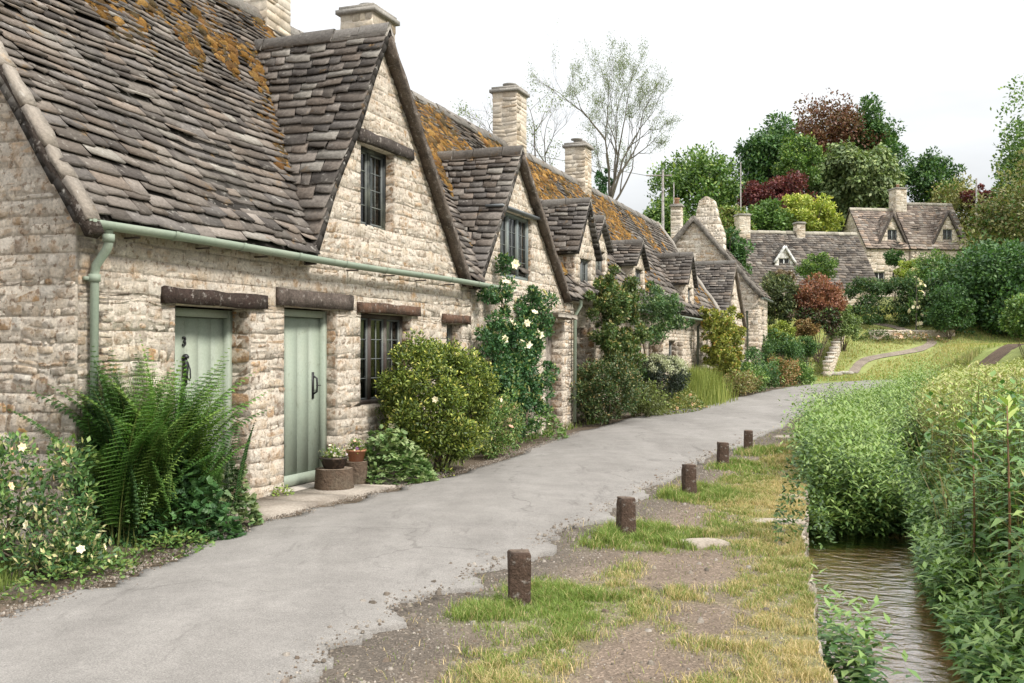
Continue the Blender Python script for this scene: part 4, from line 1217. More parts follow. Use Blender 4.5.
# ---- glimpse of the roof and orange-potted chimneys behind the terrace
cF, oF = frame('house', 45.0, 'low roofed house behind the terrace with a slim orange-potted chimney', 'house', None)
mb = MB()
stone_panel(mb, (47.0, 0, 0), (0, -1, 0), (-1, 0, 0), 0.0, 6.6, Spans(lambda z: -9.0 if z < 4.4 else -9.0+(z-4.4)/1.1, lambda z: -5.0 if z < 4.4 else -5.0-(z-4.4)/1.1), seed=53, hh=(0.14, 0.25), ll=(0.3, 0.6))
mb.box((47.1, 5.0, 0), (54, 5.3, 4.4), MORTAR); mb.box((47.1, 8.7, 0), (54, 9, 4.4), MORTAR); mb.box((53.7, 5.3, 0), (54, 8.7, 4.4), MORTAR)
mb.build('wall', 'stone', cF, oF)
roof = MB(); cf_, sf_ = 1/math.hypot(1, 1.1), 1.1/math.hypot(1, 1.1)
slates(roof, (0, 5.0, 4.4), (1, 0, 0), (0, cf_, sf_), (0, -sf_, cf_), -0.2, 2.0/cf_, lambda v: [(46.9, 54.1)], c0=0.22, c1=0.16, seed=96)
slates(roof, (0, 9.0, 4.4), (-1, 0, 0), (0, -cf_, sf_), (0, sf_, cf_), -0.2, 2.0/cf_, lambda v: [(-54.1, -46.9)], c0=0.22, c1=0.16, seed=97)
roof.build('roof', 'slate', cF, oF)
chimney(cF, oF, 47.4, 3.75, 0.45, 0.5, 0.0, 8.35, 1, 140, pot='clay')
chimney(cF, oF, 50.5, 8.4, 0.5, 0.6, 4.2, 7.1, 1, 150, pot='clay')

# ---- houses on the hillside, in their own frames
def hill_house(name, label, X, Y, rot, Lh, Dp, base, eave, tanp, dorm, chim, walls_pal, roof_pal, seed, cat='cottage'):
    t_ = thing(name, label, cat, (X, Y, base), rot, 'stone cottages on the hillside')
    zr = eave + tanp*Dp/2
    mb = MB()
    gl = lambda z: 0.0 if z < eave else (z-eave)/tanp
    holes = []
    stone_panel(mb, (0, 0, 0), (1, 0, 0), (0, -1, 0), -1.0, eave, Spans(0.015, Lh-0.015, [(Lh*0.18, Lh*0.18+0.9, 0.9, 1.9), (Lh*0.6, Lh*0.6+0.9, 0.9, 1.9)]), seed=seed, hh=(0.14, 0.24), ll=(0.3, 0.6), pal=walls_pal)
    stone_panel(mb, (0, 0, 0), (0, -1, 0), (-1, 0, 0), -1.0, zr-0.02, Spans(lambda z: -(Dp-gl(z)), lambda z: -gl(z)), seed=seed+1, hh=(0.14, 0.24), ll=(0.3, 0.6), pal=walls_pal)
    stone_panel(mb, (Lh, 0, 0), (0, 1, 0), (1, 0, 0), -1.0, zr-0.02, Spans(lambda z: gl(z), lambda z: Dp-gl(z)), seed=seed+2, hh=(0.14, 0.24), ll=(0.3, 0.6), pal=walls_pal)
    mb.box((0.1, Dp-0.35, -1), (Lh-0.1, Dp, eave), MORTAR)
    mb.build('wall', 'stone', t_)
    c_, s_2 = 1/math.hypot(1, tanp), tanp/math.hypot(1, tanp)
    rf = MB()
    kw = dict(c0=0.26, c1=0.18, wl=(0.25, 0.5), pal=roof_pal)
    slates(rf, (0, 0, eave), (1, 0, 0), (0, c_, s_2), (0, -s_2, c_), -0.3, Dp/2/c_, lambda v: [(-0.1, Lh+0.1)], seed=seed+3, **kw)
    slates(rf, (0, Dp, eave), (-1, 0, 0), (0, -c_, s_2), (0, s_2, c_), -0.3, Dp/2/c_, lambda v: [(-Lh-0.1, 0.1)], seed=seed+4, **kw)
    ridge_stones(rf, (-0.1, Dp/2, zr+0.08), (Lh+0.1, Dp/2, zr+0.08), 0.16, seed+5, col=(0.36, 0.33, 0.27))
    rf.build('roof', 'slate', t_)
    for wx in (Lh*0.18, Lh*0.6):
        window(t_, None, wx, wx+0.9, 0.9, 1.9, 0.15, 2, 2, 2, fcol=(0.6, 0.6, 0.58), curtain=False)
    for i, (cx, w, h, za, white) in enumerate(dorm):
        # front flush a little up the slope
        y0 = 0.25 if not white else 1.1
        zb = eave-0.2+(0.95 if white else 0)
        mb = MB()
        zw0, zw1 = zb+0.35, zb+0.35+h*0.42
        apex = zb+h
        ze_ = zb+h*0.45 if white else zb
        hw = w/2
        lf = lambda z: cx-hw if z < ze_ else cx-hw+(z-ze_)/(apex-ze_)*hw
        rg = lambda z: cx+hw if z < ze_ else cx+hw-(z-ze_)/(apex-ze_)*hw
        stone_panel(mb, (0, y0, 0), (1, 0, 0), (0, -1, 0), zb, apex-0.02, Spans(lf, rg, [(cx-0.4, cx+0.4, zw0, zw1)]), seed=seed+10+i, hh=(0.14, 0.24), ll=(0.3, 0.6), pal=np.array([(0.75, 0.74, 0.70)]) if white else walls_pal, thick=0.2)
        if white:
            mb.box((cx-hw+0.01, y0+0.2, zb), (cx-hw+0.12, y0+1.2, ze_), (0.6, 0.58, 0.54)); mb.box((cx+hw-0.12, y0+0.2, zb), (cx+hw-0.01, y0+1.2, ze_), (0.6, 0.58, 0.54))
        dd = mb.build('dormer', 'pale_stone' if white else 'stone', t_)
        r2 = MB()
        for side in (-1, 1):
            run = hw; rise = apex-ze_; l2 = math.hypot(run, rise); du, dz = run/l2, rise/l2
            Vd = np.array((-side*du, 0, dz)); Nn_ = np.array((side*dz, 0, du))
            O = np.array((cx+side*hw, 0, ze_)) + Nn_*0.04
            U = np.array((0, -1.0, 0)) if side < 0 else np.array((0, 1.0, 0))
            def sp(v, side=side, dz=dz):
                a = max((ze_+v*dz-eave)/tanp+0.2, y0+0.3); f = y0-0.15
                return [(-a, -f)] if side < 0 else [(f, a)]
            slates(r2, O, U, Vd, Nn_, -0.12, l2, sp, c0=0.24, c1=0.2, wl=(0.25, 0.45), seed=seed+20+i*3+side, pal=roof_pal)
        r2.build('dormer_roof', 'slate', dd)
        for side in (-1, 1):
            m3 = MB(); beam_along(m3, (cx, y0-0.04, apex+0.03), (cx+side*(hw+0.08), y0-0.04, ze_-0.05), 0.12, 0.16, (0.09, 0.075, 0.065) if not white else (0.7, 0.69, 0.66), seed+i, segs=5); m3.build('bargeboard', 'beam', dd)
        window(dd, None, cx-0.4, cx+0.4, zw0, zw1, y0+0.08, 2, 1 if white else 2, 1 if white else 3, fcol=(0.72, 0.72, 0.70) if white else (0.2, 0.22, 0.22), curtain=False, name='dormer_window')
    for i, (cx, cy, w, d, z1, np_) in enumerate(chim):
        chimney(t_, None, cx, cy, w, d, zr-1.4, z1, np_, seed+60+i*5, pot='clay')
    return t_
PINKR = np.array([(0.30,0.24,0.20),(0.36,0.29,0.24),(0.25,0.20,0.17),(0.42,0.36,0.31),(0.20,0.16,0.135),(0.40,0.30,0.23)])
hill_house('cottage', 'long low cottage with one small white dormer and a chimney at each end', 15.9, 65.5, R(10), 8.8, 6.0, 2.7, 3.1, 1.28, [(2.6, 1.35, 1.9, 0, True)],
           [(0.42, 3.0, 0.8, 0.9, 8.0, 0), (4.6, 3.0, 0.6, 0.6, 7.55, 0)], PALE, SL, 300)
hill_house('cottage', 'pinkish hillside cottage left of the tall central chimney with a single gable window', 27.0, 76.2, R(9), 3.6, 4.8, 5.6, 3.9, 1.3, [(2.3, 2.6, 2.7, 0, False)],
           [], PALE, PINKR, 400)
hill_house('cottage', 'pinkish hillside cottage right of the tall chimney with a gable window near its far end', 30.6, 76.6, R(9), 4.9, 5.0, 5.6, 3.9, 1.45, [(3.2, 2.9, 2.9, 0, False)],
           [(0.35, 2.5, 0.9, 1.1, 8.6, 1)], PALE, PINKR, 430)
# ------------------------------------------------------------------ foliage
def unit(v): return v/np.maximum(np.linalg.norm(v, axis=-1, keepdims=True), 1e-9)
def leaf_quads(mb, P, Dr, Nm, ln, wd, C, fold=0.0, bend=0.0):
    """P base points, Dr direction, Nm leaf normal hint, ln/wd sizes, C colours. Two quads per leaf, folded on the midrib"""
    n = len(P)
    ln = np.broadcast_to(ln, (n,))[:, None]; wd = np.broadcast_to(wd, (n,))[:, None]
    Dr = unit(Dr); S = unit(np.cross(Dr, Nm)); Nr = np.cross(S, Dr)
    mid = P + Dr*ln*0.45 - Nr*(fold*wd)
    tip = P + Dr*ln - Nr*(bend*ln)
    Lf = P + Dr*ln*0.42 + S*wd*0.5; Rt = P + Dr*ln*0.42 - S*wd*0.5
    V = np.stack([P, Rt, tip, mid, Lf], 1)
    mb.tmpl(V, [(0, 1, 2, 3), (0, 3, 2, 4)], C)
def leaf_simple(mb, P, Dr, Nm, ln, wd, C, bend=0.12):
    n = len(P)
    ln = np.broadcast_to(ln, (n,))[:, None]; wd = np.broadcast_to(wd, (n,))[:, None]
    Dr = unit(Dr); S = unit(np.cross(Dr, Nm)); Nr = np.cross(S, Dr)
    V = np.stack([P, P+Dr*ln*0.5+S*wd*0.5, P+Dr*ln-Nr*bend*ln, P+Dr*ln*0.45-S*wd*0.5], 1)
    mb.tmpl(V, [(0, 1, 2, 3)], C)
def palcol(r, pal, n, var=0.22):
    pal = np.array(pal)
    return pal[r.integers(0, len(pal), n)]*r.uniform(1-var, 1+var, (n, 1))

def crown_leaves(mb, clumps, per, ln, wd, pal, r, up=0.35, droop=0.0, shell=0.55, fold=True, light=None, flat=0.85, jitter=0.0):
    """clumps: array (n,4) centre and radius; leaves spread through each clump, pointing outwards"""
    clumps = np.asarray(clumps, float); m = len(clumps)
    n = m*per
    k = np.repeat(np.arange(m), per)
    d = unit(r.normal(size=(n, 3)))
    rad = clumps[k, 3]*(shell + (1-shell)*r.random(n))*r.uniform(0.75, 1.12, n)
    off = d*rad[:, None]; off[:, 2] *= flat
    P = clumps[k, :3] + off
    Dr = unit(d*0.7 + r.normal(size=(n, 3))*0.55 + np.array((0, 0, up-droop)))
    Nm = unit(d*0.6 + np.array((0, 0, 0.8)) + r.normal(size=(n, 3))*0.4)
    tone = r.uniform(0.78, 1.25, m)[k][:, None]
    C = palcol(r, pal, n)*tone
    if light is not None:      # fresh growth outside a clump, with top highlights painted on its upper side
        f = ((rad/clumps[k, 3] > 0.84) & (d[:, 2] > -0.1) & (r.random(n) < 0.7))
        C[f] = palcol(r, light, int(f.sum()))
    L_ = ln*r.uniform(0.6, 1.3, n); W_ = wd*r.uniform(0.7, 1.25, n)
    (leaf_quads(mb, P, Dr, Nm, L_, W_, C, fold=0.12, bend=0.1) if fold else leaf_simple(mb, P, Dr, Nm, L_, W_, C))

def clumps_in(r, centre, radii, n, rmin, rmax, bias=0.45, low=-0.7, noise_amp=0.25, seed=0):
    """clump centres spread through an uneven ellipsoid"""
    out = []
    c = np.array(centre, float); R_ = np.array(radii, float)
    while len(out) < n:
        d = unit(r.normal(size=3))
        if d[2] < low: continue
        a = 1 + noise_amp*2*(float(vnoise(d[0]*2.1+seed, d[1]*2.1+3, d[2]*2.1+seed*1.3))-0.5)
        q = (bias + (1-bias)*r.random())
        out.append((*(c + d*R_*q*a), r.uniform(rmin, rmax)))
    return np.array(out)

def branches(mb, base, top, r0, limbs, r, col, crown=None, seed=0, sides=7, twist=0.25):
    """tapered trunk with limbs out to the given points"""
    base = Vector(base); top = Vector(top)
    n = 7; pts = []; rad = []
    for i in range(n+1):
        f = i/n
        p = base.lerp(top, f) + Vector((r.normal(), r.normal(), 0))*twist*f*(1-f)*r0*3
        pts.append(p); rad.append(r0*(1-0.72*f)*(1.25 if i == 0 else 1))
    mb.tube(pts, rad, col, sides)
    for L_ in limbs:
        f = r.uniform(0.35, 0.95); p = base.lerp(top, f); e = Vector(L_)
        m1 = p.lerp(e, 0.4)+Vector((0, 0, (e-p).length*0.08)); 
        rr_ = r0*(1-0.72*f)*0.5
        mb.tube([p, m1, e], [rr_, rr_*0.6, rr_*0.15], col, 5)

BARK = (0.11, 0.095, 0.075)
def tree(name, label, X, Y, base, trunk_h, centre, radii, nclump, per, rmin, rmax, ln, wd, pal, seed, light=None, group=None, droop=0.0, bias=0.45, low=-0.7, r0=0.25, cat='tree', up=0.35, noise_amp=0.25, flat=0.85, extra=None, bark=BARK, crown='crown'):
    r = np.random.default_rng(seed)
    t_ = thing(name, label, cat, (X, Y, base), 0, group)
    cl = clumps_in(r, (centre[0]-X, centre[1]-Y, centre[2]-base), radii, nclump, rmin, rmax, bias, low, noise_amp, seed)
    if extra is not None:
        for (c_, R_, n_) in extra:
            cl = np.concatenate([cl, clumps_in(r, (c_[0]-X, c_[1]-Y, c_[2]-base), R_, n_, rmin, rmax, bias, low, noise_amp, seed+1)])
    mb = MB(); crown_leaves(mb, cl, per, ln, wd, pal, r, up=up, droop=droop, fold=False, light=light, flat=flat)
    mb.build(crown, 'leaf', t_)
    mb = MB()
    idx = r.choice(len(cl), min(14, len(cl)), replace=False)
    branches(mb, (0, 0, -0.3), (centre[0]-X, centre[1]-Y, centre[2]-base+radii[2]*0.3), r0, [cl[i, :3] for i in idx], r, bark)
    mb.build('trunk', 'bark', t_)
    return t_

def at(px, py, Z):
    """a point of the place that lies Z metres down the lane"""
    return ((px-512)*Z/1000.0, Z, CAM_Z + (350-py)*Z/1000.0)
def gz(X, Y): return float(ground_z(np.array([X]), np.array([Y]))[0])

DK = [(0.043, 0.109, 0.041), (0.065, 0.145, 0.051), (0.032, 0.080, 0.035), (0.087, 0.174, 0.058)]
MD = [(0.081, 0.169, 0.047), (0.115, 0.209, 0.061), (0.061, 0.128, 0.041), (0.135, 0.230, 0.068)]
LT = [(0.188, 0.288, 0.075), (0.237, 0.338, 0.094), (0.150, 0.237, 0.062), (0.275, 0.375, 0.112)]
OL = [(0.168, 0.186, 0.072), (0.216, 0.228, 0.096), (0.132, 0.156, 0.060), (0.252, 0.240, 0.120)]
PUR = [(0.106, 0.027, 0.037), (0.138, 0.037, 0.044), (0.075, 0.025, 0.035), (0.163, 0.062, 0.056)]
COP = [(0.144, 0.066, 0.048), (0.180, 0.090, 0.060), (0.102, 0.054, 0.038), (0.132, 0.096, 0.054)]
RED = [(0.22, 0.10, 0.08), (0.27, 0.13, 0.10), (0.16, 0.075, 0.06), (0.22, 0.13, 0.08)]
YEL = [(0.28, 0.38, 0.07), (0.36, 0.44, 0.10), (0.22, 0.31, 0.06), (0.40, 0.46, 0.14)]
SAGE = [(0.13, 0.20, 0.09), (0.17, 0.24, 0.11), (0.10, 0.155, 0.075), (0.21, 0.27, 0.13)]

def bigtree(name, label, box, Z, pal, seed, nclump=90, per=90, low=-0.95, light=None, depth=None, droop=0.0, size=0.34, rfac=0.17, **kw):
    x0, y0, x1, y1 = box
    x0, x1 = x0-(x1-x0)*0.08, x1+(x1-x0)*0.08; y0 -= (y1-y0)*0.06
    cx, _, cz = at((x0+x1)/2, (y0+y1)/2, Z)
    rx = (x1-x0)/2*Z/1000; rz = (y1-y0)/2*Z/1000
    ry = depth or rx*0.8
    rr = min(rx, rz)
    b_ = gz(cx, Z)
    return tree(name, label, cx, Z, b_, 0, (cx, Z, cz), (rx*0.86, ry, rz*0.88), int(nclump*1.35), int(per*1.3), rr*rfac, rr*(rfac*2.1), size, size*0.62, pal, seed, light=light, droop=droop, low=low, **kw)

TG = 'trees on the hill behind the cottages'
bigtree('tree', 'thin-leaved pale tree on the hill behind the broad cottage chimney', (650, 146, 748, 262), 92, MD, 501, 110, 75, light=LT, group=TG, size=0.36, rfac=0.16, noise_amp=0.4)
bigtree('tree', 'tall dark green tree at the left of the copper tree', (737, 112, 806, 240), 96, DK, 502, 95, 120, light=MD, group=TG)
bigtree('copper_beech', 'brownish copper tree rising highest in the middle of the hilltop trees', (786, 104, 878, 215), 104, COP, 503, 150, 110, group=TG, size=0.33, noise_amp=0.4)
bigtree('tree', 'dark green tree with a tall pointed top at the right of the copper tree', (838, 98, 902, 232), 103, [DK[0], DK[1], MD[0]], 504, 95, 110, light=MD, group=TG)
bigtree('tree', 'small fresh green round tree in front of the copper tree', (778, 137, 822, 195), 88, MD, 505, 60, 90, light=LT, group=TG, size=0.26)
bigtree('willow_tree', 'soft pale green weeping tree behind the pinkish cottage', (812, 146, 898, 234), 93, SAGE, 506, 170, 150, group=TG, droop=1.1, size=0.42, rfac=0.13)
bigtree('purple_tree', 'dark purple-leaved tree low between the green hill trees', (742, 172, 808, 232), 86, PUR, 507, 60, 110, group=TG, size=0.26)
bigtree('shrub', 'bright yellow-green shrub above the roof of the long low cottage', (768, 196, 846, 244), 80, YEL, 508, 60, 100, group='shrubs on the hill behind the cottages', size=0.24, low=-0.9, light=[(0.50, 0.52, 0.14)])
bigtree('shrub', 'mid green shrub left of the bright yellow-green one', (738, 200, 790, 252), 79, MD, 509, 50, 100, group='shrubs on the hill behind the cottages', size=0.24, low=-0.9)
bigtree('shrub', 'olive green shrub right of the broad cottage chimney', (706, 206, 752, 262), 74, [OL[0], OL[1], MD[1]], 510, 50, 100, group='shrubs on the hill behind the cottages', size=0.24, low=-0.9, light=LT)
bigtree('shrub', 'dark shrub in the gap left of the chimneyed end wall', (708, 236, 750, 282), 64, DK, 511, 40, 90, group='shrubs on the hill behind the cottages', size=0.22, low=-0.9)
bigtree('shrub', 'green shrub behind the slim orange-potted chimney', (640, 200, 690, 250), 84, MD, 512, 45, 90, group='shrubs on the hill behind the cottages', size=0.24, low=-0.9, light=LT)
bigtree('tree', 'spreading dark tree just right of the tall central chimney', (898, 156, 962, 216), 98, DK, 513, 70, 100, light=MD, group=TG, size=0.3)
bigtree('tree', 'olive-leaved tree above the far corner of the pinkish roof', (925, 182, 1000, 262), 90, OL, 514, 80, 90, light=MD, group=TG, size=0.3)
bigtree('purple_shrub', 'wine red shrub beside the hillside pole', (962, 186, 1000, 214), 86, PUR, 515, 30, 60, group=TG, size=0.24)
bigtree('tree', 'wispy olive tree standing over the dark hollow at the stream head', (962, 172, 1090, 305), 64, [OL[0], OL[2], (0.20, 0.19, 0.11), MD[0]], 516, 120, 90, group=TG, size=0.24, light=OL, noise_amp=0.4)
bigtree('tree', 'tall dark leafy tree cut by the frame above the stream head', (990, 98, 1110, 300), 76, MD, 517, 120, 100, light=LT, group=TG, size=0.3)
bigtree('tree', 'big dark green bush tree filling the hollow behind the footpath', (940, 245, 1075, 362), 55, DK, 518, 150, 130, group=TG, size=0.22, low=-0.95)
# filler wood far behind so that the hill has a skyline
r = np.random.default_rng(99); mb = MB(); cl = []
for i in range(420):
    X = r.uniform(10, 85); Y = r.uniform(108, 150)
    if X/Y < 0.19: continue
    cl.append((X, Y, gz(X, Y)+r.uniform(0.5, 6.0), r.uniform(1.2, 2.6)))
crown_leaves(mb, np.array(cl), 60, 0.6, 0.35, DK+MD, r, fold=False)
tag(mb.build('distant_wood', 'leaf'), 'dark green wood closing the skyline behind the hillside trees', 'wood', kind='stuff')

# dark weeds standing in for a shaded bank hollow come further down
# ---- the bare ash tree behind the roofs
def twig_tree(name, label, X, Y, base, height, spread, seed, r0, leafy, lean=0.0, ivy=True):
    r = np.random.default_rng(seed)
    t_ = thing(name, label, 'tree', (X, Y, base), 0, None)
    mb = MB(); tips = []
    def grow(p, d, ln, rad, lev):
        n = 4; pts = [p]; q = p
        for i in range(n):
            d = (d + Vector(tuple(r.normal(size=3)*0.10)) + Vector((0, 0, 0.035))).normalized()
            q = q + d*(ln/n); pts.append(q)
            if lev >= 3: tips.append((tuple(q), tuple(d)))
        rads = [rad*(1-0.5*i/n) for i in range(n+1)]
        mb.tube(pts, rads, (0.13, 0.115, 0.09) if lev > 1 else (0.12, 0.105, 0.085), 6 if lev < 3 else 3, cap=False)
        if lev >= 7 or rad < 0.005: return
        k = int(r.integers(2, 4)) if lev else 6
        for i in range(k):
            a = r.uniform(0.30, 0.70) if lev else r.uniform(0.4, 0.75)
            perp = unit(np.cross(np.array(d), r.normal(size=3)))
            nd = (d*math.cos(a) + Vector(tuple(perp))*math.sin(a)).normalized()
            if nd.z < 0.02: nd.z = abs(nd.z)*0.5+0.05
            st_ = pts[int(r.integers(2, n+1))] if i else pts[-1]
            grow(st_, nd, ln*r.uniform(0.60, 0.84), rad*r.uniform(0.45, 0.64), lev+1)
    grow(Vector((0, 0, 0)), Vector((lean, 0, 1)).normalized(), height*0.40, r0, 0)
    mb.build('trunk', 'bark', t_)
    T = np.array([a for a, _ in tips]); 
    n = int(leafy)
    k = r.integers(0, len(T), n)
    keep = vnoise(T[k, 0]*0.5, T[k, 1]*0.5, T[k, 2]*0.5+seed) > 0.42
    k = k[keep]; n = len(k)
    P = T[k] + r.normal(size=(n, 3))*0.18
    mb = MB(); leaf_simple(mb, P, r.normal(size=(n, 3)), r.normal(size=(n, 3))+np.array((0, 0, 1)), 0.13*r.uniform(0.6, 1.3, n), 0.06, palcol(r, [(0.13, 0.19, 0.07), (0.17, 0.22, 0.09), (0.10, 0.15, 0.055)], n))
    mb.build('crown', 'leaf', t_)
    if ivy:
        cl = np.array([(r.normal()*0.35, r.normal()*0.35, z, r.uniform(0.35, 0.7)*(1.15-z/(height*0.5))) for z in np.linspace(0.2, height*0.42, 60)])
        mb = MB(); crown_leaves(mb, cl, 90, 0.17, 0.12, [(0.03, 0.09, 0.035), (0.045, 0.12, 0.05)], r, fold=False, flat=1.1)
        mb.build('ivy', 'leaf', t_)
    return t_
bx, by, bz = at(601, 232, 62)
ash = twig_tree('ash_tree', 'tall nearly bare tree with an ivy-clad trunk behind the terrace roofs', bx, by, bz-1.5, 12.9, 4, 61, 0.27, 22000)
ash.rotation_euler = (0, 0, R(100)); ash.scale = (0.62, 0.62, 0.97)
bx, by, bz = at(556, 190, 55)
twig_tree('ash_tree', 'small sparse tree leaning left behind the second chimney', bx, by, bz-1.0, 6.2, 3, 71, 0.12, 2500, lean=-0.55, ivy=False)

# ---- poles and wires on the hill
def pole(name, label, px, ytop, ybase, Z, arm=0.0, thin=0.07):
    X, Y, zt = at(px, ytop, Z); _, _, zb = at(px, ybase, Z)
    t_ = thing(name, label, 'pole', (X, Y, zb), 0)
    mb = MB(); mb.tube([(0, 0, 0), (0, 0, zt-zb)], [thin, thin*0.75], (0.30, 0.28, 0.26), 8); mb.build('post', 'beam', t_)
    if arm:
        mb = MB(); mb.tube([(-arm*0.9, 0, zt-zb-0.35), (arm*0.5, 0, zt-zb-0.35)], 0.05, (0.24, 0.22, 0.20), 6); mb.build('crossarm', 'beam', t_)
        mb = MB()
        mb.tube([(-arm*0.9, 0, zt-zb-0.35), (-9, -10, zt-zb-0.9), (-26, -28, zt-zb-0.2)], 0.02, (0.2, 0.2, 0.2), 4); mb.build('wire', 'metal', t_)
    return t_
pole('utility_pole', 'grey utility pole with a crossarm between bare tree and hill trees', 663, 170, 232, 66, arm=1.2, thin=0.10)
pole('utility_pole', 'thin plain pole standing against the dark tree on the hill', 741, 162, 215, 78, thin=0.05)
pole('utility_pole', 'pale pole on the hill beside the wine red shrub', 977, 178, 215, 84, thin=0.09)
pole('utility_pole', 'thin pole beside the slim orange-potted chimney', 674, 182, 226, 70, thin=0.05)

# ------------------------------------------------------------------ garden plants by the cottages
def shrub(name, label, X, Y, radii, zc, nclump, per, rmin, rmax, ln, wd, pal, seed, light=None, flowers=None, group=None, cat='shrub', bias=0.5, low=-0.85, base=None, droop=0.0, up=0.35, noise_amp=0.2, stem=True, flat=0.9, rot=0.0):
    r = np.random.default_rng(seed)
    b_ = gz(X, Y) if base is None else base
    t_ = thing(name, label, cat, (X, Y, b_), rot, group)
    cl = clumps_in(r, (0, 0, zc), radii, nclump, rmin, rmax, bias, low, noise_amp, seed)
    cl[:, 2] = np.maximum(cl[:, 2], rmin*0.5)
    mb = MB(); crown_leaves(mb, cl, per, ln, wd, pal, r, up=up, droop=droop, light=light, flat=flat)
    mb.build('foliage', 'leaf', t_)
    if stem:
        mb = MB()
        for i in range(9):
            q = cl[r.integers(0, len(cl))]
            mb.tube([(r.normal()*0.06, r.normal()*0.06, -0.05), (q[0]*0.5, q[1]*0.5, q[2]*0.45), tuple(q[:3])], [0.02, 0.014, 0.004], (0.14, 0.11, 0.075), 5)
        mb.build('stem', 'bark', t_)
    if flowers:
        n, sz, fc_ = flowers
        blossoms(t_, cl, n, sz, fc_, r)
    return t_
def blossoms(t_, cl, n, sz, pal, r, front=None):
    mb = MB()
    for i in range(n):
        q = cl[r.integers(0, len(cl))]
        d = unit(r.normal(size=3)); 
        if d[2] < -0.1: d[2] *= -1
        ctr = q[:3] + d*q[3]*1.05
        c = np.array(pal[r.integers(0, len(pal))]); s = sz*r.uniform(0.6, 1.25)
        m = 6
        th = r.uniform(0, 6.28) + np.arange(m)*2*math.pi/m
        a = unit(np.cross(d, (0.3, 0.2, 0.9))); b_ = np.cross(d, a)
        for lev, (ro, lift) in enumerate(((1.0, 0.25), (0.65, 0.6))):
            Dr = np.cos(th+lev*0.5)[:, None]*a + np.sin(th+lev*0.5)[:, None]*b_ + d*lift
            leaf_quads(mb, np.tile(ctr, (m, 1)), Dr, np.tile(d, (m, 1)), s*ro, s*ro*0.95, np.tile(c*r.uniform(0.9, 1.08), (m, 1)), fold=-0.1)
    return mb.build('blossom', 'petal', t_)

# fern in front of the first door
def fern(name, label, X, Y, nfr, length, seed, pal, tilt=(0.25, 1.0)):
    r = np.random.default_rng(seed)
    t_ = thing(name, label, 'fern', (X, Y, gz(X, Y)), 0)
    mb = MB(); ms = MB()
    for i in range(nfr):
        az = r.uniform(0, 2*math.pi); L_ = length*r.uniform(0.6, 1.12); t0 = r.uniform(*tilt)
        d = Vector((math.cos(az), math.sin(az), 0)); bx_, by_ = r.normal(0, 0.13, 2)
        K = 26; P = []; p = Vector((bx_, by_, 0.03)); el = math.pi/2 - t0*0.35
        for k in range(K+1):
            P.append(p.copy()); p = p + (d*math.cos(el) + Vector((0, 0, math.sin(el))))*(L_/K); el -= t0*1.25/K*(0.5+1.3*k/K)
        P = np.array([tuple(q) for q in P]); T = unit(np.gradient(P, axis=0))
        side = np.array((-math.sin(az), math.cos(az), 0)); up_ = np.cross(side, T)*-1
        ms.tube([tuple(q) for q in P[::3]], [0.004*(1-0.7*j/9) for j in range(len(P[::3]))], (0.16, 0.20, 0.07), 4, cap=False)
        ks = np.linspace(3, K-0.2, 34)
        base = pal[r.integers(0, len(pal))]*r.uniform(0.8, 1.25) if True else None
        for sg in (-1, 1):
            idx = np.floor(ks).astype(int); fr_ = (ks-idx)[:, None]; idx2 = np.minimum(idx+1, K)
            Pb = P[idx]*(1-fr_)+P[idx2]*fr_; Tb = T[idx]
            f = ks/K
            prof = np.sin(np.clip(f*1.08-0.05, 0, 1)**0.75*math.pi)**0.8*0.9+0.04
            pl = 0.165*L_*prof*r.uniform(0.85, 1.1, len(ks))
            Dr = sg*side + Tb*0.38 + np.array((0, 0, -0.18))
            C = np.tile(base, (len(ks), 1))*r.uniform(0.85, 1.15, (len(ks), 1))
            up_b = np.tile(np.array((0, 0, 1.0)), (len(ks), 1)) + d.z*0
            leaf_quads(mb, Pb, Dr, up_b, pl, 0.026+pl*0.13, C, fold=0.1, bend=0.18)
            # pinnules along each leaflet
            for q in np.linspace(0.15, 0.85, 6):
                for s2 in (-1, 1):
                    Dn = unit(Dr)
                    Pq = Pb + Dn*(pl*q)[:, None]
                    leaf_simple(mb, Pq, Tb*s2 + Dn*0.5, up_b, 0.03*(1-q*0.7)*prof+0.004, 0.012, C*r.uniform(0.85, 1.2), bend=0.0)
    mb.build('frond', 'leaf', t_); ms.build('stem', 'leaf', t_)
    return t_
FERN = np.array([(0.10, 0.22, 0.06), (0.13, 0.27, 0.075), (0.07, 0.165, 0.05), (0.19, 0.32, 0.09), (0.055, 0.13, 0.05)])
def tl(s, p): return terr(s, p)
X, Y = tl(6.62, -0.34); fern('fern', 'big upright fern clump in front of the first green door', X, Y, 100, 1.48, 1, FERN, tilt=(0.1, 0.88))
X, Y = tl(6.32, -0.33); fern('fern', 'darker fern clump against the downpipe at the house corner', X, Y, 75, 1.40, 2, FERN*0.85, tilt=(0.1, 0.75))
X, Y = tl(6.90, -0.40); fern('fern', 'smaller arching fern leaning towards the stone pier', X, Y, 26, 0.95, 3, FERN*1.05, tilt=(0.2, 0.9))

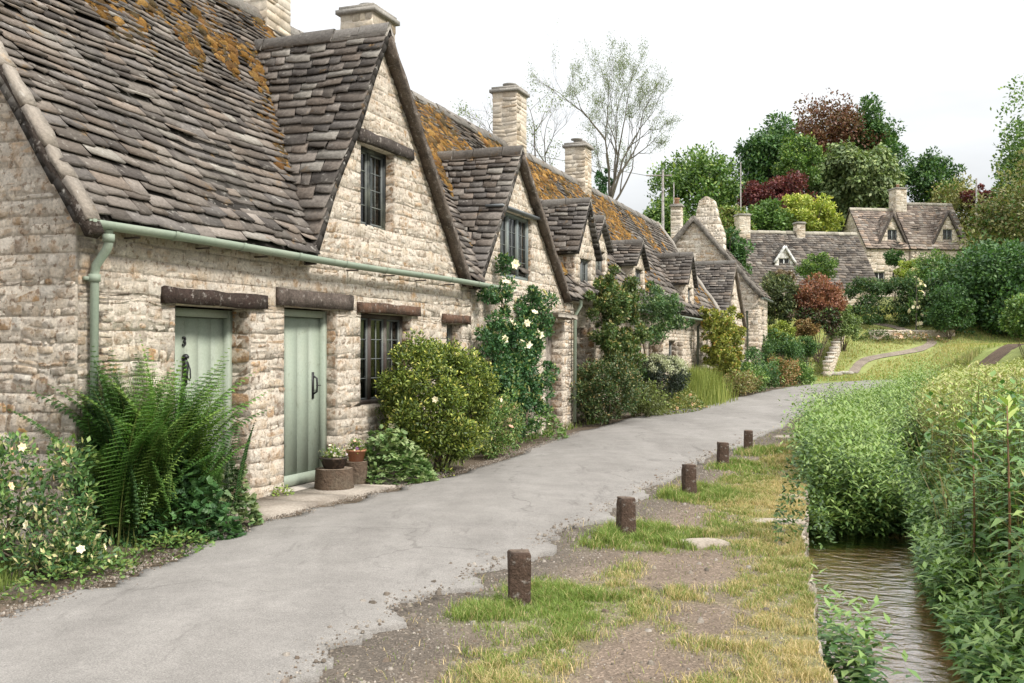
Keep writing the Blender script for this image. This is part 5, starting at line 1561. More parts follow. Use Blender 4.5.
def mound_leaves(name, label, X, Y, rx, ry, h, n, ln, pal, seed, cat='plant', flowers=None, group=None, rot=0.0, shape='round'):
    """low leafy mound: broad leaves on short stalks"""
    r = np.random.default_rng(seed)
    t_ = thing(name, label, cat, (X, Y, gz(X, Y)), rot, group)
    a = r.uniform(0, 2*math.pi, n); q = np.sqrt(r.random(n))
    x = np.cos(a)*q*rx; y = np.sin(a)*q*ry
    top = h*(1-q**2)*r.uniform(0.45, 1.1, n)*(0.7+0.6*vnoise(x*3+seed, y*3))
    P = np.stack([x, y, top+0.02], 1)
    Dr = np.stack([np.cos(a), np.sin(a), np.full(n, 0.15)], 1) + r.normal(size=(n, 3))*0.6
    Nm = np.array((0, 0, 1.0)) + r.normal(size=(n, 3))*0.45
    mb = MB()
    if shape == 'round':
        C = palcol(r, pal, n)
        for k in range(4):
            th = (k-1.5)*0.62
            D0 = unit(Dr); S = unit(np.cross(D0, Nm))
            leaf_quads(mb, P, D0*math.cos(th)+S*math.sin(th), Nm, ln*r.uniform(0.75, 1.15, n), ln*0.62, C, fold=0.10)
    else:
        leaf_quads(mb, P, Dr, Nm, ln*r.uniform(0.6, 1.2, n), ln*0.45, palcol(r, pal, n), fold=0.12)
    mb.build('foliage', 'leaf', t_)
    if flowers:
        nf, sz, fp = flowers
        cl = np.stack([x[:nf*2], y[:nf*2], top[:nf*2]+0.03, np.full(len(x[:nf*2]), 0.03)], 1)
        blossoms(t_, cl, nf, sz, fp, r)
    return t_

WHITE = [(0.85, 0.83, 0.78), (0.80, 0.78, 0.70), (0.88, 0.86, 0.82)]
PEACH = [(0.80, 0.62, 0.48), (0.85, 0.74, 0.64), (0.78, 0.55, 0.45)]
# far left corner: variegated rose bush
X, Y = -3.52, 7.0; shrub('rose_bush', 'rose bush with pale peach flowers below the windowless end wall', X, Y, (0.56, 0.5, 0.56), 0.46, 30, 80, 0.10, 0.2, 0.05, 0.026, DK+MD+DK+[(0.26, 0.29, 0.16)], 601, light=[(0.28, 0.31, 0.15), (0.14, 0.22, 0.07)], flowers=(24, 0.042, PEACH), group='bushes along the cottage wall')
X, Y = -3.12, 6.75; shrub('shrub', 'low cream-edged shrub between the rose bush and the ferns', X, Y, (0.36, 0.34, 0.26), 0.24, 24, 120, 0.08, 0.16, 0.05, 0.02, DK+[(0.42, 0.42, 0.26), (0.12, 0.18, 0.07)], 602, flowers=(10, 0.03, WHITE), group='bushes along the cottage wall')
X, Y = tl(6.5, -0.62); mound_leaves('lady_mantle', 'broad dark round leaves at the foot of the ferns', X, Y, 0.52, 0.30, 0.50, 1000, 0.055, [(0.05, 0.13, 0.05), (0.07, 0.16, 0.06), (0.04, 0.10, 0.045)], 603, group='leafy plants at the wall foot')
X, Y = tl(7.12, -0.66); mound_leaves('lady_mantle', 'pale blue-green scalloped leaves beside the first doorstep', X, Y, 0.26, 0.24, 0.50, 380, 0.055, [(0.17, 0.25, 0.14), (0.12, 0.22, 0.10), (0.22, 0.28, 0.16)], 604, group='leafy plants at the wall foot')
X, Y = tl(10.2, -0.62); mound_leaves('lady_mantle', 'scalloped green leaves behind the flower pots on logs', X, Y, 0.48, 0.33, 0.60, 900, 0.07, [(0.17, 0.27, 0.13), (0.12, 0.22, 0.09), (0.26, 0.35, 0.19)], 605, group='leafy plants at the wall foot')
for i_, (s_i, p_i, w_i, lab_) in enumerate(((5.05, -0.98, 0.55, 'straggly low weeds at the lane edge below the rose bush'), (6.0, -0.95, 0.5, 'fresh green weeds at the lane edge below the ferns'))):
    X, Y = tl(s_i, p_i); mound_leaves('weed_clump', lab_, X, Y, w_i, 0.22, 0.14, 620, 0.045, MD+[(0.18, 0.22, 0.08)], 660+i_, shape='long', rot=TH, group='weeds along the lane edge')
X, Y = tl(8.33+0.42, -0.10); mound_leaves('weed_clump', 'small bright weed at the foot of the stone pier between the doors', X, Y, 0.12, 0.09, 0.16, 90, 0.05, LT, 669, shape='long', rot=TH)
# big pale-flowered shrub under the window
X, Y = tl(11.25, -0.66); shrub('flowering_shrub', 'large rounded yellow-green shrub with white flowers under the cottage window', X, Y, (0.84, 0.62, 0.86), 0.84, 330, 170, 0.10, 0.17, 0.048, 0.021, [(0.13, 0.19, 0.04), (0.18, 0.24, 0.05), (0.09, 0.14, 0.035), (0.05, 0.09, 0.028)], 606, light=[(0.38, 0.42, 0.10), (0.50, 0.50, 0.18), (0.27, 0.34, 0.08)], flowers=(46, 0.05, WHITE), group='bushes along the cottage wall', bias=0.7, rot=TH)
X, Y = tl(13.15, -0.62); shrub('flowering_shrub', 'loose grey-green shrub with faded pink flowers right of the rounded shrub', X, Y, (0.55, 0.38, 0.46), 0.46, 60, 120, 0.09, 0.17, 0.05, 0.02, MD+[(0.20, 0.24, 0.10)], 607, light=[(0.30, 0.33, 0.14)], flowers=(24, 0.04, [(0.72, 0.45, 0.42), (0.78, 0.6, 0.52)]), group='bushes along the cottage wall', rot=TH)
X, Y = tl(15.9, -0.45); mound_leaves('plant', 'round green plant at the foot of the climbing rose', X, Y, 0.7, 0.35, 0.42, 500, 0.08, MD, 608, shape='long', flowers=(10, 0.04, WHITE), group='leafy plants at the wall foot', rot=TH)
# climbing rose on the second cottage
def climber(name, label, clump_pts, per, ln, wd, pal, seed, light=None, flowers=None, stems=(), depth=0.22, base_s=None):
    """plant trained on the wall: clump_pts (s, z, r) in terrace metres"""
    r = np.random.default_rng(seed)
    s0 = base_s if base_s is not None else float(np.mean([c[0] for c in clump_pts]))
    X, Y = tl(s0, -0.12)
    t_ = thing(name, label, 'climbing plant', (X, Y, 0), TH, 'climbing plants on the terrace')
    cl = []
    for (s, z, rad) in clump_pts:
        for _ in range(max(2, int(rad*rad*60))):
            a = r.uniform(0, 6.28); q = math.sqrt(r.random())*rad
            cl.append((s-s0+math.cos(a)*q, -r.uniform(0.0, depth), z+math.sin(a)*q, r.uniform(0.08, 0.17)))
    cl = np.array(cl)
    mb = MB(); crown_leaves(mb, cl, per, ln, wd, pal, r, light=light); mb.build('foliage', 'leaf', t_)
    mb = MB()
    for st_ in stems: mb.tube([(s-s0, -0.06, z) for s, z in st_], [0.022-0.012*i/len(st_) for i in range(len(st_))], (0.16, 0.12, 0.085), 6)
    if stems: mb.build('stem', 'bark', t_)
    if flowers: blossoms(t_, cl, flowers[0], flowers[1], flowers[2], r)
    return t_
DKR = [(0.045, 0.125, 0.055), (0.065, 0.16, 0.065), (0.035, 0.095, 0.045)]
climber('climbing_rose', 'white climbing rose rising over the gable wall between two cottages',
        [(15.1, 2.0, 0.36), (15.5, 1.6, 0.4), (15.6, 2.1, 0.34), (14.9, 0.9, 0.4), (16.0, 1.9, 0.3), (14.65, 2.75, 0.26), (14.20, 2.45, 0.30), (14.35, 2.1, 0.36), (14.05, 1.75, 0.35), (14.65, 1.55, 0.42), (14.25, 1.25, 0.38), (14.95, 1.15, 0.45), (14.85, 0.75, 0.42), (15.55, 1.0, 0.45), (15.85, 1.5, 0.42), (16.15, 1.95, 0.38), (15.85, 2.35, 0.30), (16.85, 2.35, 0.22), (16.45, 1.1, 0.35), (16.05, 0.6, 0.45), (15.15, 0.4, 0.35)],
        150, 0.06, 0.035, DKR, 620, light=[(0.12, 0.20, 0.07), (0.22, 0.27, 0.10)], flowers=(44, 0.085, WHITE), stems=[[(15.3, 0), (15.0, 0.8), (14.6, 1.6), (14.7, 2.5)], [(15.6, 0), (16.1, 1.0), (16.5, 2.0), (17.2, 2.4)]])
climber('wall_climber', 'leafy climber hiding the doorway of the long low cottage',
        [(19.6, 2.6, 0.42), (20.3, 2.75, 0.50), (20.0, 2.1, 0.5), (20.9, 2.25, 0.5), (21.4, 2.7, 0.4), (21.6, 1.8, 0.45), (21.2, 1.2, 0.5), (22.2, 2.4, 0.45), (22.6, 1.7, 0.35), (20.4, 1.5, 0.4), (22.3, 1.1, 0.35)],
        150, 0.07, 0.045, [(0.055, 0.11, 0.04), (0.08, 0.14, 0.05), (0.12, 0.16, 0.06)], 621, light=[(0.20, 0.24, 0.09), (0.26, 0.22, 0.10)], depth=0.5, stems=[[(20.9, 0), (21, 1.2), (20.3, 2.3)]])
climber('wall_climber', 'airy climber with bare forked stems on the pale cottage wall',
        [(24.3, 2.6, 0.42), (25.2, 2.75, 0.45), (26.0, 2.5, 0.45), (24.9, 2.25, 0.4), (26.9, 2.35, 0.35), (27.6, 2.1, 0.25), (24.0, 1.9, 0.3), (26.5, 0.9, 0.25), (23.9, 1.0, 0.2)],
        110, 0.075, 0.045, [(0.055, 0.12, 0.055), (0.08, 0.15, 0.06)], 622, light=[(0.16, 0.24, 0.10)], depth=0.6, stems=[[(24.8, 0), (24.8, 1.0), (25.1, 2.4)], [(24.8, 0.7), (24.2, 1.6), (24.1, 2.2)], [(25.0, 0.9), (26.0, 1.6), (27.2, 2.2)], [(24.6, 0.3), (23.9, 1.2), (23.8, 2.2)]])
climber('wall_climber', 'yellow-green climber tinged red on the corner before the gabled cottage',
        [(32.2, 2.35, 0.45), (33.2, 2.3, 0.6), (34.4, 2.2, 0.65), (33.0, 1.6, 0.6), (34.2, 1.4, 0.7), (35.4, 1.7, 0.6), (33.6, 0.8, 0.6), (35.0, 0.8, 0.6), (35.8, 2.3, 0.4)],
        120, 0.09, 0.06, [(0.20, 0.25, 0.06), (0.28, 0.32, 0.08), (0.14, 0.18, 0.05)], 623, light=[(0.42, 0.42, 0.12), (0.42, 0.26, 0.10)], depth=0.9)
# bushes further along
BG = 'bushes along the cottage wall'
X, Y = tl(19.9, -0.45); shrub('shrub', 'dense dark bush between the drainpipe and the silvery mound', X, Y, (1.25, 0.65, 0.68), 0.72, 120, 120, 0.12, 0.24, 0.06, 0.032, [(0.04, 0.085, 0.035), (0.055, 0.10, 0.04), (0.09, 0.11, 0.045)], 630, light=[(0.16, 0.18, 0.08), (0.22, 0.17, 0.09)], group=BG, rot=TH, bias=0.65)
X, Y = tl(22.0, -0.75); shrub('shrub', 'small olive bush spilling to the lane from the dense dark bush', X, Y, (0.8, 0.5, 0.42), 0.38, 50, 110, 0.1, 0.2, 0.06, 0.03, [(0.09, 0.12, 0.045), (0.13, 0.16, 0.06)], 631, light=LT, group=BG, rot=TH)
X, Y = tl(24.6, -0.55); shrub('shrub', 'dark domed bush with a frosty silver top', X, Y, (1.1, 0.55, 0.55), 0.72, 80, 110, 0.12, 0.22, 0.06, 0.03, [(0.018, 0.03, 0.024), (0.03, 0.045, 0.03)], 632, light=None, group=BG, rot=TH, bias=0.75)
r = np.random.default_rng(633); mbx = MB(); cl = clumps_in(r, (0, 0, 0.80), (1.15, 0.6, 0.56), 60, 0.08, 0.14, 0.95, 0.35, 0.1); crown_leaves(mbx, cl, 70, 0.06, 0.025, [(0.40, 0.44, 0.36), (0.32, 0.37, 0.29)], r)
sil = mbx.build('blossom', 'leaf'); sil.parent = [o for o in COL.objects if o.get('label') == 'dark domed bush with a frosty silver top'][0]
X, Y = tl(24.4, -1.15); mound_leaves('plant', 'mixed low yellow-green planting before the silver-topped bush', X, Y, 2.0, 0.42, 0.42, 1500, 0.09, [(0.16, 0.20, 0.07), (0.10, 0.16, 0.05), (0.24, 0.24, 0.10)], 634, shape='long', flowers=(14, 0.05, PEACH), group='leafy plants at the wall foot', rot=TH)
X, Y = tl(35.8, -1.0); shrub('shrub', 'leafy green bush below the yellow-green climber', X, Y, (1.6, 0.8, 0.55), 0.5, 70, 90, 0.14, 0.28, 0.09, 0.05, MD, 635, light=LT, group=BG, rot=TH)
X, Y = tl(39.0, -1.1); shrub('shrub', 'deep green bush in front of the gabled cottage', X, Y, (1.2, 0.8, 0.75), 0.65, 60, 90, 0.14, 0.28, 0.09, 0.05, DK, 636, light=MD, group=BG, rot=TH)
X, Y = tl(41.8, -1.6); shrub('shrub', 'reddish bush before the end-on stone house', X, Y, (1.2, 0.7, 0.6), 0.55, 45, 90, 0.14, 0.28, 0.09, 0.05, [(0.22, 0.17, 0.08), (0.28, 0.16, 0.09), (0.12, 0.16, 0.06)], 637, group=BG, rot=TH)
X, Y = tl(33.4, -1.2); shrub('shrub', 'brownish green bush on the verge before the yellow climber', X, Y, (1.8, 0.6, 0.42), 0.4, 60, 80, 0.12, 0.24, 0.08, 0.04, [(0.17, 0.17, 0.075), (0.12, 0.15, 0.06), (0.22, 0.17, 0.09)], 638, light=LT, group=BG, rot=TH)
bx, by, bz = at(776, 366, 44); shrub('shrub', 'large dark glossy bush at the corner where the lane turns', bx, by, (1.25, 1.2, 1.15), 1.0, 90, 130, 0.2, 0.36, 0.1, 0.055, DK, 639, light=MD, group=BG)
bx, by, bz = at(795, 378, 42.5); shrub('shrub', 'small dark bush nearest the turn of the lane', bx, by, (0.5, 0.5, 0.45), 0.4, 24, 90, 0.14, 0.24, 0.09, 0.05, DK, 640, light=MD, group=BG)
X, Y = tl(43.5, -2.2); shrub('shrub', 'low green bush along the verge beside the large dark glossy bush', X, Y, (1.6, 0.7, 0.45), 0.4, 50, 90, 0.14, 0.25, 0.09, 0.05, MD, 641, light=LT, group=BG, rot=TH)

# gardens between the lane and the hillside cottages
HG = 'garden shrubs on the slope'
def hs(name, label, box, Z, pal, seed, n=60, per=110, light=None, size=0.14, **kw):
    x0, y0, x1, y1 = box
    cx, _, cz = at((x0+x1)/2, (y0+y1)/2, Z); rx = (x1-x0)/2*Z/1000; rz = (y1-y0)/2*Z/1000
    b_ = min(gz(cx, Z), cz-rz)
    rr = min(rx, rz)
    return shrub(name, label, cx, Z, (rx*0.85, rx*0.7, rz*0.86), cz-b_, n, per, rr*0.16, rr*0.32, size, size*0.5, pal, seed, light=light, group=kw.pop('group', HG), base=b_, **kw)
hs('shrub', 'tall grey-green feathery shrub left of the red-leaved one', (760, 264, 800, 336), 50, [(0.07, 0.10, 0.055), (0.10, 0.14, 0.07), (0.05, 0.075, 0.04)], 651, light=[(0.20, 0.23, 0.12)], n=80)
hs('maple', 'copper red shrub standing between two green shrubs on the slope', (786, 277, 853, 320), 50, RED, 652, n=90, per=120, light=[(0.34, 0.17, 0.13)], cat='shrub')
hs('shrub', 'dark leafy shrub beneath the copper red one', (785, 305, 850, 338), 49, [(0.035, 0.06, 0.03), (0.07, 0.045, 0.035)], 653, light=MD, n=50)
hs('shrub', 'lime green round bush near the far end of the terrace', (766, 321, 796, 348), 47.5, [(0.22, 0.28, 0.05), (0.16, 0.22, 0.05)], 654, light=YEL, size=0.1)
hs('shrub', 'clipped dark box bush beside the garden wall end', (789, 335, 820, 361), 47, DK, 655, light=[(0.12, 0.22, 0.05)], n=60, per=160, size=0.07)
hs('shrub', 'brownish bush between the lime bush and the clipped box bush', (790, 318, 822, 340), 48.5, [(0.20, 0.16, 0.09), (0.26, 0.18, 0.11)], 656, n=35)
hs('shrub', 'leafy pale shrub trailing over the garden wall top', (826, 303, 862, 346), 51, [(0.14, 0.22, 0.10), (0.2, 0.27, 0.14)], 657, light=LT, n=45)
hs('shrub', 'green arch of creeper in front of the long low cottage roof', (793, 252, 842, 284), 60, MD, 658, light=LT, n=60)
hs('shrub', 'brown twiggy shrub below the white dormer', (764, 268, 797, 290), 58, [(0.16, 0.12, 0.10), (0.20, 0.17, 0.13)], 659, n=40)
hs('shrub', 'small dark bush against the left gable window of the pinkish cottages', (884, 246, 906, 270), 70, DK, 660, light=MD, n=30)
hs('shrub', 'yellow shrub at the left of the raised garden', (894, 258, 928, 286), 66, YEL, 661, n=40, light=LT)
hs('shrub', 'broad mid green shrub in the middle of the raised garden', (905, 250, 962, 296), 64, MD, 662, light=LT, n=80)
hs('shrub', 'fresh green shrub towards the dark hollow', (940, 256, 985, 310), 62, [(0.08, 0.14, 0.05), (0.12, 0.18, 0.07)], 663, light=LT, n=70)
hs('shrub', 'dark rounded bush at the right end of the long clipped hedge', (925, 285, 975, 335), 53, DK, 665, n=90, size=0.15)
hs('shrub', 'glossy pale leaved bush overhanging the stone steps at the stream head', (1000, 290, 1060, 345), 40, MD, 664, light=LT, n=70)
# long clipped hedge
def hedge(name, label, p0, p1, h, w, pal, seed, light, ln=0.13):
    r = np.random.default_rng(seed)
    x0, y0 = p0; x1, y1 = p1
    b_ = min(gz(x0, y0), gz(x1, y1))
    t_ = thing(name, label, 'hedge', (x0, y0, b_), 0)
    L_ = math.hypot(x1-x0, y1-y0); dx, dy = (x1-x0)/L_, (y1-y0)/L_
    cl = []
    for _ in range(int(L_*h*26)):
        a = r.uniform(0, L_); v = r.uniform(-w/2, w/2); z = r.uniform(0.1, h)
        if abs(v) < w*0.25 and z < h*0.75: continue
        cl.append((dx*a-dy*v, dy*a+dx*v, z + (gz(x0+dx*a, y0+dy*a)-b_)*0.5, r.uniform(0.2, 0.34)))
    mb = MB(); crown_leaves(mb, np.array(cl), 100, ln, ln*0.5, pal, r, light=light); mb.build('foliage', 'leaf', t_)
    return t_
x0, y0, _ = at(852, 300, 55); x1, y1, _ = at(965, 300, 57)
hd = hedge('hedge', 'long dark clipped hedge with a reddish green top on the slope', (x0, y0), (x1, y1), 2.6, 1.5, [(0.03, 0.075, 0.03), (0.045, 0.10, 0.038), (0.06, 0.11, 0.045)], 670, [(0.10, 0.19, 0.06), (0.16, 0.17, 0.07)])
r = np.random.default_rng(671); mb = MB()
X, Y, Zz = at(916, 318, 54); t_ = thing('rose_bush', 'slender white rose standing against the long dark hedge', 'shrub', (X, Y, gz(X, Y)), 0)
cl = np.array([(r.normal()*0.25, r.normal()*0.15, z, 0.22) for z in np.linspace(0.3, 3.6, 16)]); crown_leaves(mb, cl, 40, 0.1, 0.05, MD, r); mb.build('foliage', 'leaf', t_); blossoms(t_, cl, 26, 0.13, WHITE, r)
mb = MB(); mb.tube([(0, 0, 0), (0.05, 0, 1.8), (0.0, 0, 3.4)], [0.04, 0.03, 0.01], BARK, 5); mb.build('stem', 'bark', t_)

# garden retaining wall, boulders, little stone path
def free_wall(name, label, pts, h, th, seed, cap=True, base=None):
    t_ = thing(name, label, 'wall', (pts[0][0], pts[0][1], gz(*pts[0]) if base is None else base), 0)
    bz_ = t_.location.z
    mb = MB(); mc = MB()
    for k, (a, b_) in enumerate(zip(pts[:-1], pts[1:])):
        L_ = math.hypot(b_[0]-a[0], b_[1]-a[1]); ux, uy = (b_[0]-a[0])/L_, (b_[1]-a[1])/L_
        za = gz(*a)-bz_; zb = gz(*b_)-bz_
        o = (a[0]-pts[0][0], a[1]-pts[0][1], 0)
        n_ = (uy, -ux, 0)
        lo = min(za, zb)-0.3; hi = (za+zb)/2+h
        stone_panel(mb, o, (ux, uy, 0), n_, lo, hi, Spans(0, L_), seed=seed+k, hh=(0.08, 0.16), ll=(0.15, 0.4), thick=th, pal=PALE, relief=0.02)
        stone_panel(mb, (o[0]+ux*L_-n_[0]*th, o[1]+uy*L_-n_[1]*th, 0), (-ux, -uy, 0), (-n_[0], -n_[1], 0), lo, hi, Spans(0, L_), seed=seed+k+9, hh=(0.08, 0.16), ll=(0.15, 0.4), pal=PALE, core=False, relief=0.02)
        x = 0
        rr2 = np.random.default_rng(seed+k)
        while cap and x < L_:
            l = min(rr2.uniform(0.35, 0.6), L_-x+0.02)
            m4 = Matrix.Translation((o[0]+ux*x-n_[0]*th/2, o[1]+uy*x-n_[1]*th/2, hi+0.003)) @ Matrix.Rotation(math.atan2(uy, ux), 4, 'Z')
            mc.box((0.005, -th*0.62, 0), (l-0.005, th*0.62, 0.06*rr2.uniform(0.8, 1.2)), np.array((0.55, 0.51, 0.45))*rr2.uniform(0.8, 1.1), m4); x += l
    mb.build('wall', 'stone', t_)
    if cap: mc.build('coping', 'pale_stone', t_)
    return t_
a = at(823, 362, 46); b_ = at(838, 345, 52); c_ = at(848, 325, 60)
free_wall('garden_wall', 'low pale garden wall running up the slope beside the box bush', [(15.75+0.95*q/7.0, 53.6-7.3*q/7.0) if q < 7 else (a[0]-0.05, a[1]) for q in range(8)][::1] if False else [tuple(np.array((17.5, 53.6))*(1-q/8)+np.array((a[0], a[1]))*(q/8)) for q in range(9)], 0.62, 0.32, 700)
a = at(872, 335, 53); b_ = at(955, 335, 53.5)
free_wall('retaining_wall', 'low rubble wall below the long dark hedge', [(a[0], a[1]), (b_[0], b_[1])], 0.42, 0.4, 720, cap=False)
mound_leaves('plant', 'pinkish flowering plants along the foot of the low rubble wall', 21.0, 52.6, 1.9, 0.5, 0.55, 900, 0.13, [(0.16, 0.18, 0.07), (0.10, 0.15, 0.05), (0.26, 0.18, 0.12)], 721, shape='long', flowers=(40, 0.10, [(0.75, 0.55, 0.5), (0.7, 0.62, 0.55)]))
mound_leaves('plant', 'dark low greenery at the left end of the low rubble wall', 19.2, 52.8, 0.9, 0.5, 0.7, 500, 0.14, [(0.08, 0.14, 0.05), (0.06, 0.10, 0.04)], 722, shape='long')
r = np.random.default_rng(8)
def rock(name, label, X, Y, z, sx, sy, sz, seed, col=(0.45, 0.42, 0.37), group=None, cat='stone', rot=0):
    bm_r = np.random.default_rng(seed)
    nu, nv = 14, 9; V = []
    for j in range(nv):
        ph = math.pi*j/(nv-1)
        for i in range(nu):
            th = 2*math.pi*i/nu
            d = np.array((math.cos(th)*math.sin(ph), math.sin(th)*math.sin(ph), math.cos(ph)))
            k = 1/ (np.sum(np.abs(d)**4)**0.25)
            q = k*(0.85+0.3*float(vnoise(d[0]*1.8+seed, d[1]*1.8, d[2]*1.8)))
            V.append(d*q*np.array((sx, sy, sz)))
    F = [(j*nu+i, j*nu+(i+1) % nu, (j+1)*nu+(i+1) % nu, (j+1)*nu+i) for j in range(nv-1) for i in range(nu)]
    mb = MB(); mb.add(V, F, col); o = mb.build(name, 'earth' if name == 'stone_slab' else 'pale_stone'); o.location = (X, Y, z); o.rotation_euler = (0, 0, rot)
    tag(o, label, cat, group); return o
a = at(971, 338, 42); rock('boulder', 'pointed whitish boulder at the edge of the meadow below the dark hollow', a[0], a[1], gz(a[0], a[1])+0.12, 0.24, 0.22, 0.40, 3, (0.52, 0.52, 0.50))
a = at(1012, 330, 38); rock('boulder', 'brown squarish boulder under the glossy bush by the steps', a[0], a[1], gz(a[0], a[1])+0.12, 0.32, 0.3, 0.3, 4, (0.25, 0.17, 0.13))
a = at(832, 382, 46.5); rock('stone_slab', 'flat pale stone lying where the grass slope meets the lane', a[0], a[1], gz(a[0], a[1])+0.06, 0.45, 0.25, 0.1, 5)
a = at(846, 380, 46.8); rock('stone_slab', 'smaller pale stone beside the flat stone at the foot of the grass slope', a[0], a[1], gz(a[0], a[1])+0.05, 0.32, 0.2, 0.09, 6)
# path up the grass slope
pp = spline([(16.0, 47), (17.6, 49.5), (20.8, 51.2), (22.2, 53.0), (21.2, 55.2), (19.6, 56.6), (17.6, 58.5)], 120)
tg = unit(np.gradient(pp, axis=0)); nn_ = np.stack([-tg[:, 1], tg[:, 0]], 1)
wv_ = 0.24+0.10*(fbm(np.arange(120)*0.2, 1.0)-0.5)
V = []
for f in (-1, -0.5, 0, 0.5, 1):
    q = pp+nn_*(wv_*f)[:, None]; V.append(np.c_[q, hill(q[:, 0], q[:, 1])+0.03])
V = np.stack(V, 1); ii = (np.arange(119)[:, None]*5+np.arange(4)[None]).ravel()
mb = MB(); mb.add(V.reshape(-1, 3), np.stack([ii, ii+1, ii+6, ii+5], 1), (0.24, 0.20, 0.16)); tag(mb.build('footpath', 'ground'), kind='structure')
# brown earth track under the trees at the stream head
pp = spline([(19.5, 42.5), (21, 43.6), (23.2, 45.5), (25.2, 48.5), (27.5, 52), (30, 56)], 80); tg = unit(np.gradient(pp, axis=0)); nn_ = np.stack([-tg[:, 1], tg[:, 0]], 1)
V = []
for f in (-1, -0.5, 0, 0.5, 1):
    q = pp+nn_*0.6*f; V.append(np.c_[q, ground_z(q[:, 0], q[:, 1])*0+hill(q[:, 0], q[:, 1])+0.05])
V = np.stack(V, 1); ii = (np.arange(79)[:, None]*5+np.arange(4)[None]).ravel()
mb = MB(); mb.add(V.reshape(-1, 3), np.stack([ii, ii+1, ii+6, ii+5], 1), (0.10, 0.072, 0.052)); tag(mb.build('earth_track', 'ground'), kind='structure')

# ------------------------------------------------------------------ things by the doors
def flower_pot(name, label, s, p, z, rad, h, col, seed, fl):
    X, Y = tl(s, p); t_ = thing(name, label, 'flower pot', (X, Y, z), 0, 'flower pots on the log stumps')
    mb = MB(); mb.lathe([(0, 0.0), (rad*0.72, 0.0), (rad, h*0.85), (rad*1.06, h*0.86), (rad*1.06, h), (rad*0.92, h), (rad*0.9, h*0.8), (0, h*0.8)], (0, 0, 0), col, 18); mb.build('pot', 'clay', t_)
    r = np.random.default_rng(seed); n = 420
    d = unit(r.normal(size=(n, 3))); d[:, 2] = np.abs(d[:, 2]); P = d*np.array((rad*0.95, rad*0.95, 0.13))*r.uniform(0.3, 1.1, (n, 1)) + np.array((0, 0, h*0.85))
    mb = MB(); leaf_quads(mb, P, d+r.normal(size=(n, 3))*0.5, np.tile((0, 0, 1.0), (n, 1)), 0.035, 0.016, palcol(r, MD+LT+[(0.3, 0.3, 0.1)], n)); mb.build('foliage', 'leaf', t_)
    cl = np.c_[P[:60], np.full(60, 0.03)]; blossoms(t_, cl, 34, 0.018, fl, r)
    return t_
def stump(name, label, s, p, rad, h, seed):
    X, Y = tl(s, p); r = np.random.default_rng(seed)
    t_ = thing(name, label, 'log', (X, Y, 0.03), 0, 'log stumps beside the second door')
    k = 22; th = np.linspace(0, 2*math.pi, k, endpoint=False); rj = rad*(1+0.08*r.normal(size=k)*0.6)
    mb = MB(); V = [(math.cos(a)*q, math.sin(a)*q, z) for z, m in ((0, 1.05), (h*0.5, 1.0), (h, 0.98)) for a, q in zip(th, rj*m)]
    mb.add(V, [(j*k+i, j*k+(i+1) % k, (j+1)*k+(i+1) % k, (j+1)*k+i) for j in range(2) for i in range(k)], (0.12, 0.085, 0.06)); mb.build('bark', 'bark', t_)
    mb = MB()
    V = [(math.cos(a)*q*0.97*f, math.sin(a)*q*0.97*f, h+0.003) for f in (1.0, 0.5, 0.02) for a, q in zip(th, rj)]
    mb.add(V, [(j*k+i, j*k+(i+1) % k, (j+1)*k+(i+1) % k, (j+1)*k+i) for j in range(2) for i in range(k)], (0.25, 0.19, 0.14)); mb.build('cut_face', 'beam', t_)
    return t_
stump('log_stump', 'wider log stump carrying the dark bowl of flowers', 9.42, -0.30, 0.20, 0.21, 1)
stump('log_stump', 'narrower log stump carrying the terracotta pot of flowers', 9.86, -0.32, 0.13, 0.24, 2)
flower_pot('flower_pot', 'dark bowl of pale blue and yellow flowers on the wider stump', 9.42, -0.30, 0.245, 0.15, 0.12, (0.05, 0.04, 0.035), 3, [(0.55, 0.55, 0.75), (0.8, 0.78, 0.5), (0.8, 0.8, 0.8)])
flower_pot('flower_pot', 'small terracotta pot of white and purple flowers on the narrower stump', 9.86, -0.32, 0.275, 0.11, 0.13, (0.38, 0.17, 0.10), 4, [(0.8, 0.78, 0.75), (0.35, 0.2, 0.5), (0.75, 0.5, 0.5)])
# paved apron in front of the doors
mb = MB(); r = np.random.default_rng(31); s = 7.6
while s < 11.0:
    l = r.uniform(0.5, 0.9); pf = -0.72-0.06*r.random()-(0.06 if s > 9 else 0)
    q = [tl(s+0.01, -0.012), tl(s+0.01, pf), tl(s+l-0.01, pf+0.03*r.normal()), tl(s+l-0.01, -0.012)]
    mb.prism([q[1], q[2], q[3], q[0]], -0.03, 0.028+0.008*r.random(), 'z', np.array((0.36, 0.315, 0.265))*r.uniform(0.8, 1.1)); s += l
tag(mb.build('pavement', 'earth'), kind='structure')

